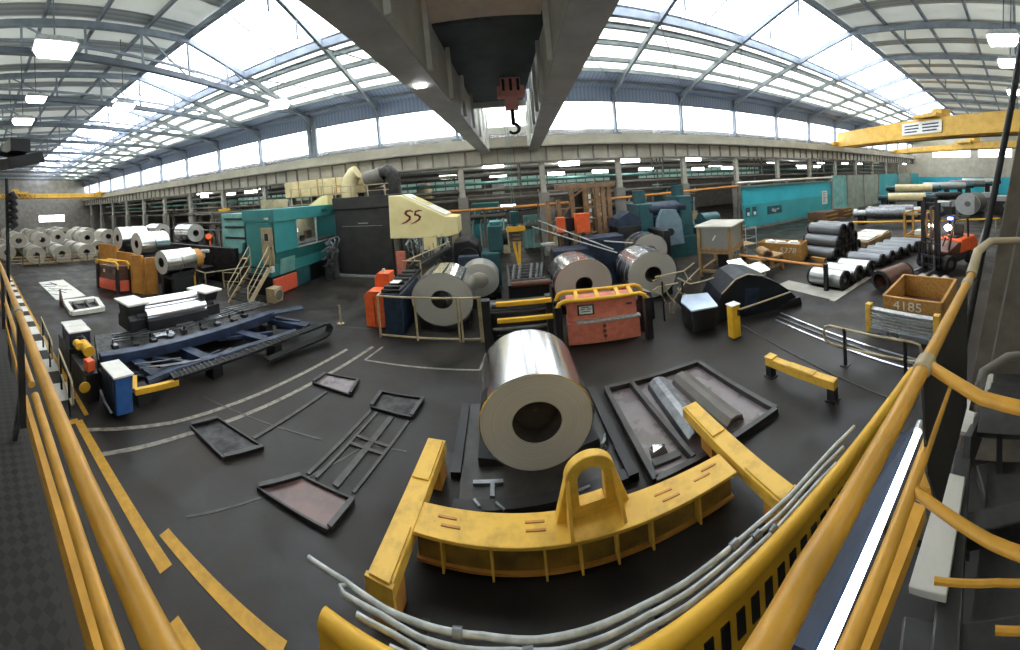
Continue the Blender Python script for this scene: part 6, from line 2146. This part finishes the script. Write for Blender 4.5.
for sx, r in ((.75, .42), (-1.0, .36)):
    for sy in (-1, 1):
        w = obj('wheel', lf(MB().ring((sx, sy * .52, r), (sx, sy * .80, r), r * .45, r, 28)), 'rubber', fk, True, .02)
        obj('hub', lf(MB().cyl((sx, sy * .55, r), (sx, sy * .78, r), r * .46, 20)), 'dusty', w, True)
for sy in (-1, 1):
    obj('guard_pillar', lf(MB().tube([(.55, sy * .52, 1.0), (.2, sy * .52, 2.35), (.1, sy * .52, 2.5)], .05, 8)), 'black', fk, True)
    obj('guard_pillar', lf(MB().tube([(-1.0, sy * .52, 1.4), (-.95, sy * .52, 2.4), (-.9, sy * .52, 2.5)], .05, 8)), 'black', fk, True)
rf = MB()
for y in (-.5, -.25, 0, .25, .5):
    rf.bar((-1.15, y, 2.52), (.15, y, 2.52), .06, .05)
rf.bar((-1.15, -.55, 2.52), (-1.15, .55, 2.52), .08, .07).bar((.12, -.55, 2.52), (.12, .55, 2.52), .08, .07)
obj('overhead_guard', lf(rf), 'black', fk)
obj('seat', lf(MB().box(-1.0, -.45, -.28, .28, 1.4, 1.52).obox((-1.0, 0, 1.8), .12, .52, .6, 0, 0, -.15)), 'black', fk, bevel=.05)
obj('steering_wheel', lf(MB().tube([(.05 + .17 * math.cos(a) * .5, .17 * math.sin(a), 1.55 + .17 * math.cos(a) * .8) for a in [i * PI / 8 for i in range(16)]], .02, 6, True).cyl((.3, 0, 1.1), (.05, 0, 1.55), .03, 8)), 'rubber', fk)
for sy in (-1, 1):
    obj('mast_rail', lf(MB().box(1.05, 1.2, sy * .42 - .06, sy * .42 + .06, .12, 3.5)), 'black', fk)
    obj('inner_mast', lf(MB().box(1.1, 1.2, sy * .30 - .05, sy * .30 + .05, .12, 3.75)), 'steel_dark', fk)
obj('mast_tie', lf(MB().box(1.02, 1.12, -.45, .45, 3.35, 3.48).box(1.02, 1.12, -.45, .45, 1.6, 1.7).box(1.05, 1.15, -.35, .35, 3.65, 3.75)), 'black', fk)
obj('lift_ram', lf(MB().cyl((1.1, 0, .3), (1.1, 0, 3.3), .06, 12)), 'dusty', fk, True)
obj('carriage', lf(MB().box(1.2, 1.28, -.6, .6, .3, .42).box(1.2, 1.28, -.6, .6, .75, .87).box(1.2, 1.26, -.58, -.5, .3, 1.5).box(1.2, 1.26, .5, .58, .3, 1.5).box(1.2, 1.26, -.05, .05, .3, 1.5).box(1.2, 1.26, -.58, .58, 1.44, 1.5)), 'black', fk)
for sy in (-1, 1):
    obj('fork', lf(MB().prism([(1.28, sy * .33 - .06, .85), (1.33, sy * .33 - .06, .85), (1.33, sy * .33 - .06, .2), (2.5, sy * .33 - .06, .15), (2.5, sy * .33 - .06, .12), (1.28, sy * .33 - .06, .12)], (0, .12, 0))), 'steel', fk)
for sy in (-1, 1):
    obj('tilt_ram', lf(MB().cyl((.6, sy * .4, .6), (1.1, sy * .4, 1.0), .04, 8)), 'steel', fk)
hl = obj('headlight', lf(MB().cyl((.45, .45, 2.2), (.56, .45, 2.18), .15, 16)), 'headlight', fk)
obj('headlight', lf(MB().cyl((.45, -.5, 2.2), (.56, -.5, 2.18), .09, 16)), 'headlight', fk)
obj('blue_lamp', lf(MB().box(.2, .34, .3, .5, 2.56, 2.68)), 'bluelight', fk)
sp = bpy.data.lights.new('blue_safety_spot', 'SPOT')
sp.color = (.15, .2, 1)
sp.energy = 500
sp.spot_size = math.radians(4)
for k, (px, py) in enumerate(((870, 275), (919, 273))):
    so = bpy.data.objects.new('blue_safety_spot', sp)
    COL.objects.link(so)
    src = F_ @ Vector((.4, .4 - .6 * k, 2.65))
    so.location = src
    tgt = G(px, py)
    so.rotation_euler = (tgt - src).to_track_quat('-Z', 'Y').to_euler()

# pale pallet load, wooden frame, far racks of big rolls
wp = thing('sheet_pallet', 'flat pallet of white sheets between the pyramid of tubes and the wooden crate frame', 'pallet', (19, 9.5, 0))
a, b = G(853, 240, .2), G(893, 236, .2)
obj('pallet_base', MB().box(16.6, 20.2, 8.3, 10.2, 0, .3), 'wood_pale', wp)
for k in range(4):
    obj('sheet_pack', MB().obox((17.2 + .85 * k, 9.2 + .1 * (k % 2), .36), .7, 1.7, .12, .1 * (k % 3)), 'white', wp)
wc = thing('crate_frame', 'open wooden crate frame standing behind the flat row of light tubes', 'crate', (20.3, 6.3, 0))
for x in (19.3, 21.0):
    for y in (5.6, 7.0):
        obj('post', MB().box(x - .07, x + .07, y - .07, y + .07, .3, 2.0), 'wood', wc)
for z in (.25, 1.95):
    obj('frame', MB().bar((19.3, 5.6, z), (21, 5.6, z), .12, .12).bar((19.3, 7.0, z), (21, 7.0, z), .12, .12).bar((19.3, 5.6, z), (19.3, 7.0, z), .12, .12).bar((21, 5.6, z), (21, 7.0, z), .12, .12), 'wood', wc)
obj('skid', MB().box(19.2, 21.1, 5.5, 5.8, 0, .2).box(19.2, 21.1, 6.8, 7.1, 0, .2), 'wood_pale', wc)
obj('white_parcel', MB().box(19.7, 20.4, 5.9, 6.5, .3, .6), 'white', wc)


def big_roll(label, p0, p1, r, m, endm, group, stand=True):
    p0, p1 = Vector(p0), Vector(p1)
    dv = (p1 - p0).normalized()
    c = thing('mill_roll', label, 'roll', ((p0.x + p1.x) / 2, (p0.y + p1.y) / 2, 0), 0, group)
    obj('roll_body', MB().cyl(p0, p1, r, 28), m, c, True)
    obj('roll_neck', MB().cyl(p0 - dv * .7, p0, r * .55, 20).cyl(p0 - dv * 1.0, p0 - dv * .7, r * .75, 20), endm, c, True)
    obj('roll_neck', MB().cyl(p1, p1 + dv * .7, r * .55, 20).cyl(p1 + dv * .7, p1 + dv * 1.0, r * .75, 20), endm, c, True)
    if stand:
        for q in (p0 - dv * .35, p1 + dv * .35):
            obj('stand', MB().box(q.x - .25, q.x + .25, q.y - .3, q.y + .3, 0, q.z - r * .5), 'steel_dark', c)
    return c


g = 'big mill rolls at the far right'
ROLLS = [((24, 12.0, 1.1), (25, 9.0, 1.1), .55, 'steel', 'galv', 'big grey mill roll nearest the teal wall, in front of the tall grey doors'),
         ((27.5, 12.4, 1.0), (28.4, 9.4, 1.0), .5, 'steel', 'galv', 'second big grey mill roll behind the one nearest the teal wall'),
         ((31, 13.0, 2.0), (32.5, 9.5, 2.0), .5, 'cream_tank', 'teal_dark', 'lower cream mill roll with dark teal ends'),
         ((34, 13.4, 2.9), (35.5, 9.6, 2.9), .5, 'cream_tank', 'teal_dark', 'upper cream mill roll with dark teal ends'),
         ((34, 10, 1.9), (35.6, 6.4, 1.9), .5, 'steel_dark', 'teal_dark', 'dark mill roll right of the lower cream roll'),
         ((38, 11.4, 3.0), (40, 6.6, 3.0), .5, 'galv', 'teal_dark', 'long pale mill roll high behind the forklift mast'),
         ((42, 9, 3.2), (43, 4.5, 3.2), .5, 'steel', 'teal_dark', 'long grey mill roll high right of the forklift mast'),
         ((46, 8.0, 3.4), (46.5, 3.6, 3.4), .5, 'alu_pale', 'steel_dark', 'pale mill roll furthest right against the cyan wall')]
for p0, p1, r, m, e, lab in ROLLS:
    big_roll(lab, p0, p1, r, m, e, g)
q = WX(971, 214, 30.0)
bd = thing('drum_roll', 'big grey upright disc of a roll drum behind the forklift', 'drum', (30.6, q.y, 0))
obj('drum', MB().cyl((29.6, q.y + .25, 1.55), (31.6, q.y - .25, 1.55), 1.15, 36), 'dusty', bd, True)
obj('end_plate', MB().ring((29.52, q.y + .26, 1.55), (29.6, q.y + .25, 1.55), .3, 1.2, 36), 'galv', bd, True)
obj('cradle', MB().box(29.8, 31.4, q.y - 1.1, q.y + 1.1, 0, .6), 'black', bd, bevel=.03)
for k, (x, y, w, h, m, lab) in enumerate(((30.6, 7.2, 2.2, 1.7, 'black', 'dark machine block left of the big roll drum behind the forklift'), (33.5, 1.3, 3.0, 2.2, 'steel_dark', 'dark machine block right of the big roll drum'), (38.0, 3.6, 2.0, 2.2, 'dusty', 'grey machine block behind the big roll drum'))):
    t = thing('machine_block', lab, 'machine', (x, y, 0), 0, 'machine blocks at the far right')
    obj('body', MB().box(x - .8, x + .8, y - w / 2, y + w / 2, 0, h * .7), m, t, bevel=.05)
    obj('top_cover', MB().box(x - .6, x + .6, y - w * .35, y + w * .35, h * .7, h), 'galv', t, bevel=.05)
    obj('shaft', MB().cyl((x - 1.0, y, h * .5), (x - .8, y, h * .5), .3, 20), 'steel', t)

# ------------------------------------------------------------------ teal panel wall on the right
tw = thing('panel_wall', 'teal panelled wall in front of the columns at right', 'wall panel', (23, 18.9, 0))
obj('lower_panel', MB().box(17.0, 29.4, 18.8, 18.95, .25, 2.35), 'teal_wall', tw)
obj('upper_panel', MB().box(17.0, 29.4, 18.84, 18.95, 2.35, 4.0), 'cyan_wall', tw)
obj('top_ledge', MB().box(16.9, 29.5, 18.7, 19.0, 4.0, 4.12), 'galv', tw)
obj('plinth', MB().box(17.0, 29.4, 18.85, 18.95, 0, .25), 'girder_dark', tw)
hw = obj('hatch_window', MB().box(19.6, 21.4, 18.78, 18.82, 1.15, 1.95), 'teal_dark', tw)
obj('hatch_item', MB().obox((20.4, 18.77, 1.5), .5, .05, .3, 0, 0, .3).obox((20.9, 18.77, 1.6), .3, .05, .12), 'galv', hw)
for x in (17.4, 18.1):
    obj('meter_box', MB().box(x - .2, x + .2, 18.74, 18.8, 1.3, 2.1), 'teal_dark', tw)
    obj('meter', MB().box(x - .12, x + .12, 18.72, 18.74, 1.35, 1.65), 'white', tw)
tw2 = thing('panel_wall', 'grey green tall doors and teal panels at the far right of the hall', 'wall panel', (42, 18.9, 0))
for x0, x1, m in ((29.6, 32.8, 'teal_pale'), (32.9, 37.0, 'greygreen'), (37.1, 41.5, 'greygreen'), (41.6, 49.0, 'teal_wall'), (49.1, 55, 'greygreen'), (55.1, 59.8, 'teal_wall')):
    obj('wall_panel', MB().box(x0, x1, 18.8, 18.95, 0, 4.7), m, tw2)
for x in (29.5, 32.85, 37.05, 41.55, 49.05, 55.05):
    obj('panel_post', MB().box(x - .12, x + .12, 18.7, 18.95, 0, 4.8), 'girder_dark', tw2)
nt = W(825, 197, 18.76)
no = thing('notice', 'white paper notice with lines on the teal wall', 'notice', (nt.x, 18.78, nt.z))
obj('paper', MB().box(nt.x - .5, nt.x + .45, 18.77, 18.79, nt.z - .85, nt.z + .75), 'white', no)
ln = MB()
for k in range(7):
    ln.box(nt.x - .38, nt.x + .3 - .12 * (k % 3), 18.762, 18.77, nt.z + .5 - .19 * k, nt.z + .56 - .19 * k)
obj('print_line', ln, 'teal_dark', no)
for k, (px, py, s, lab) in enumerate(((812, 216, .7, 'brown wooden crate by the teal wall, left one'), (826, 218, .9, 'brown wooden crate by the teal wall, middle one'), (843, 213, .8, 'brown wooden crate by the teal wall, under the grey doors'))):
    p = G(px, py + 4)
    p = Vector((p.x, min(p.y, 17.2), 0))
    t = thing('wooden_crate', lab, 'crate', p, 0, 'wooden crates by the teal wall')
    obj('box', MB().box(p.x - s, p.x + s, p.y - s * .7, p.y + s * .7, .12, .12 + s * 1.1), 'brown', t)
    obj('slat', MB().box(p.x - s - .03, p.x + s + .03, p.y - s * .7 - .03, p.y - s * .7, .3, .45).box(p.x - s - .03, p.x + s + .03, p.y - s * .7 - .03, p.y - s * .7, .7, .85), 'wood', t)
    obj('skid', MB().box(p.x - s, p.x - s * .6, p.y - s * .7, p.y + s * .7, 0, .12).box(p.x + s * .6, p.x + s, p.y - s * .7, p.y + s * .7, 0, .12), 'wood_pale', t)


# ================================================================== MILL LINE AND CLUTTER BEHIND
# brown tower frame
tf = thing('tower_frame', 'brown steel tower frame behind the orange boxes', 'tower', (3, 16.5, 0))
XT = [W(px, 200, 16).x for px in (547, 558, 572, 585, 597, 603, 609)]
for k, x in enumerate(XT):
    obj('post', MB().box(x - .1, x + .1, 15.9, 16.1, 0, 4.9 if 1 < k else 4.2), 'tower', tf)
    if k > 2:
        obj('rear_post', MB().box(x - .08, x + .08, 17.4, 17.56, 0, 4.7), 'tower', tf)
for z in (1.2, 2.1, 2.9, 3.6):
    obj('cross_rail', MB().box(XT[0], XT[-1], 15.94, 16.06, z, z + .07), 'tower', tf)
obj('top_beam', MB().box(XT[1] - .1, XT[-1] + .3, 15.8, 16.2, 4.8, 5.02), 'tower', tf)
obj('diagonal', MB().bar((XT[2], 15.85, 4.3), (XT[4], 15.85, 5.2), .08, .1).bar((XT[0], 15.9, 2.0), (XT[2], 15.9, 4.1), .06, .06), 'tower', tf)
obj('dark_cabinet', MB().box(XT[2] + .1, XT[3] - .05, 16.3, 17.2, 2.2, 4.6), 'steel_dark', tf)
pn = MB()
rnd = random.Random(21)
for k in range(24):
    x = XT[4] + rnd.random() * (XT[-1] + 1.2 - XT[4])
    z = rnd.uniform(2.2, 4.2)
    x = XT[3 + k % 4] + (-.07 if k % 2 else .0)
    pn.box(x, x + .14, 17.36, 17.39, z, z + .12 + .2 * rnd.random())
obj('bright_label', pn, 'white', tf)
# long orange pipe
a, b, c_ = W(430, 213, 18.2), W(560, 203.5, 18.2), W(738, 186, 18.2)
op_ = thing('gas_pipe', 'long orange pipe running along the mill line in front of the columns', 'pipe', (b.x, 18.2, 0))
obj('pipe', MB().tube([a, b, W(650, 195, 18.2), c_], .1, 10), 'orange_pipe', op_, True)
for p in (a.lerp(b, .02), a.lerp(b, .9), b.lerp(c_, .45), c_):
    obj('support_post', MB().box(p.x - .07, p.x + .07, 18.13, 18.27, 0, p.z), 'dusty', op_)
wpz = W(742, 186, 17.9)
wpe = thing('white_pipe', 'white lagged pipe on top of the teal wall', 'pipe', (23, 18.4, 0))
obj('pipe', MB().tube([(wpz.x, 18.5, 4.4), (24, 18.5, 4.45), (29.2, 18.5, 4.5)], .13, 10), 'alu_pale', wpe, True)
for x in (17.5, 22, 26, 29.0):
    obj('bracket', MB().box(x - .05, x + .05, 18.45, 18.72, 4.13, 4.5), 'galv', wpe)
bp = thing('black_pipe', 'thin black pipe below the orange pipe on the mill line', 'pipe', (0, 17.0, 0))
obj('pipe', MB().tube([W(480, 214, 17.0), W(540, 208, 17.0)], .05, 8), 'rubber', bp, True)
obj('support_post', MB().box(-.9, -.8, 16.95, 17.05, 0, 3.9).box(1.9, 2.0, 16.95, 17.05, 0, 4.1), 'dusty', bp)

# teal drive and mill stands
tm = thing('drive_motor', 'dark teal drive motor block left of the yellow hanging gripper', 'motor', (-.1, 14, 0))
x0, x1 = W(488, 240, 14).x, W(503, 240, 14).x
obj('block', MB().box(x0, x1, 14.0, 15.2, 1.9, 3.2), 'teal_dark', tm, bevel=.06)
obj('top_cover', MB().box(x0 + .1, x1 - .05, 14.1, 15.0, 3.2, 3.4), 'teal', tm, bevel=.04)
obj('lower_block', MB().box(x0 - .35, x1 - .2, 13.8, 15.2, 0, 1.9), 'teal_dark', tm, bevel=.06)
obj('pulley', MB().cyl((x1, 14.6, 2.5), (x1 + .2, 14.6, 2.5), .4, 24), 'black', tm)
ms = thing('mill_stand', 'dark teal mill stand with a pale blue grey side plate behind the raised coil', 'machine', (8, 16, 0))
obj('base', MB().box(6.6, 10.2, 15.2, 17.3, 0, 1.3), 'teal_dark', ms, bevel=.05)
obj('side_plate', MB().prism([(7.5, 15.0, .9), (9.2, 15.0, .9), (9.1, 15.0, 2.4), (8.8, 15.0, 3.1), (8.0, 15.0, 3.2), (7.7, 15.0, 2.6)], (0, .3, 0)), 'blue_grey', ms, bevel=.03)
obj('plate_hole', MB().cyl((8.35, 14.98, 1.75), (8.35, 15.02, 1.75), .24, 24), 'black', ms)
obj('housing', MB().box(6.8, 7.6, 15.3, 17.0, 1.3, 3.6).box(9.2, 10.0, 15.3, 17.0, 1.3, 3.9), 'teal_dark', ms, bevel=.06)
obj('roll', MB().cyl((7.4, 15.7, 3.2), (9.6, 15.7, 3.2), .45, 24).cyl((7.4, 16.3, 2.3), (9.6, 16.3, 2.3), .4, 24), 'navy', ms, True)
obj('screw_motor', MB().cyl((7.2, 16.1, 3.6), (7.2, 16.1, 4.4), .35, 20).cyl((9.6, 16.1, 3.9), (9.6, 16.1, 4.6), .35, 20), 'teal_dark', ms, True)
obj('pinion_box', MB().box(10.2, 12.0, 15.2, 16.8, 0, 1.9), 'teal_dark', ms, bevel=.06)
obj('small_motor', MB().cyl((10.3, 15.0, 2.3), (11.4, 15.0, 2.3), .4, 20).box(10.5, 11.3, 15.0, 15.9, 1.9, 2.2), 'teal_dark', ms, True)
rnd = random.Random(31)
# further teal machines of the side bay, each a thing
BM = [(-4.4, 22, 3.0, 2.2, 3.0, 'teal_dark', 'teal machine housing deep in the side bay behind the nose of the cream hood'),
      (-.9, 22, 2.6, 2.0, 4.0, 'teal', 'green machine housing deep in the side bay behind the drive motor'),
      (2.6, 23, 2.4, 2.0, 2.6, 'teal_pale', 'pale green machine housing deep in the side bay left of the brown tower'),
      (8.8, 22, 3.4, 2.0, 4.2, 'navy', 'dark blue machine housing in the side bay behind the mill stand'),
      (13.4, 22.3, 3.2, 2.0, 4.6, 'teal_dark', 'tall dark teal housing in the side bay left of the teal wall'),
      (-20, 23, 4.0, 2.0, 3.2, 'dusty', 'grey housing in the side bay behind the left line frame'),
      (-26, 23, 4.0, 2.0, 4.0, 'dusty', 'taller grey housing in the side bay behind the coil field'),
      (-33, 23, 4.0, 2.0, 3.0, 'girder_dark', 'dark housing in the side bay at the far left')]
for x, y, w, dp_, h, m, lab in BM:
    t = thing('machine_housing', lab, 'machine', (x, y, 0), 0, 'machine housings in the side bay')
    obj('body', MB().box(x - w / 2, x + w / 2, y, y + dp_, 0, h * .62), m, t, bevel=.06)
    obj('upper_body', MB().box(x - w * .4, x + w * .32, y + .2, y + dp_, h * .62, h), m, t, bevel=.06)
    obj('duct', MB().cyl((x - w * .45, y - .1, h * .75), (x + w * .45, y - .1, h * .75), .2, 14), 'dusty', t, True)
    obj('hatch', MB().box(x - .4, x + .3, y - .03, y, h * .15, h * .45), 'girder_dark', t)
    k_ = MB()
    for k in range(5):
        xx = x - w / 2 + w * (k + .5) / 5
        k_.tube([(xx, y - .1, 0), (xx, y - .1, h * (.5 + .3 * rnd.random())), (xx + .3, y - .05, h * .9)], .06, 7)
    obj('riser_pipe', k_, 'galv', t, True)
    obj('cabinet', MB().box(x + w * .34, x + w * .5, y - .2, y + .1, .0, 1.9), 'beige', t)
# overhead pipe runs across the side bay
PR = [(21.2, 6.2, 'galv', 'grey pipe run high under the girder'), (22.4, 5.6, 'teal_pale', 'pale green pipe run in the side bay'), (20.75, 5.0, 'dusty', 'dusty pipe run just above eye level behind the columns'),
      (23.5, 6.9, 'alu_pale', 'pale pipe run highest in the side bay'), (21.7, 4.3, 'girder_dark', 'dark cable ladder behind the columns')]
for y, z, m, lab in PR:
    t = thing('pipe_run', lab, 'pipe', (0, y, 0), 0, 'pipe runs along the side bay')
    obj('pipe', MB().cyl((-52, y, z), (52, y, z), .14 if z < 6.5 else .2, 10), m, t, True)
    hx_ = MB()
    x = -48
    while x < 50:
        hx_.box(x - .05, x + .05, y - .05, y + .05, z, 8.995)
        x += BAY * 2
    obj('hanger', hx_, 'girder_dark', t)
gy_ = thing('mezzanine', 'dusty steel mezzanine with railings in the side bay behind the left columns', 'platform', (-14, 26, 0))
obj('deck', MB().box(-40, 6, 25, 28, 4.3, 4.6), 'dusty', gy_)
for x in range(-38, 8, 6):
    obj('leg', MB().box(x - .15, x + .15, 25.1, 25.4, 0, 4.3), 'girder_dark', gy_)
rl_ = MB()
for x in range(-39, 7, 2):
    rl_.box(x - .04, x + .04, 25.05, 25.13, 4.6, 5.6)
for z in (5.1, 5.6):
    rl_.box(-40, 6, 25.06, 25.12, z - .03, z + .03)
obj('railing', rl_, 'beige', gy_)
for k, x in enumerate((-36, -31, -27.5, -22, -16.5, -6, 0)):
    t = tag(obj('stored_drum', MB().cyl((x, 26.5, 4.61), (x, 26.5, 5.6 + .2 * (k % 3)), .5 + .1 * (k % 2), 20), ('dusty', 'beige', 'galv', 'teal_pale')[k % 4], None, True, origin=(x, 26.5, 4.6)),
            'drum on the dusty mezzanine, %s from the left' % ORD[k], 'drum', 'drums on the mezzanine')
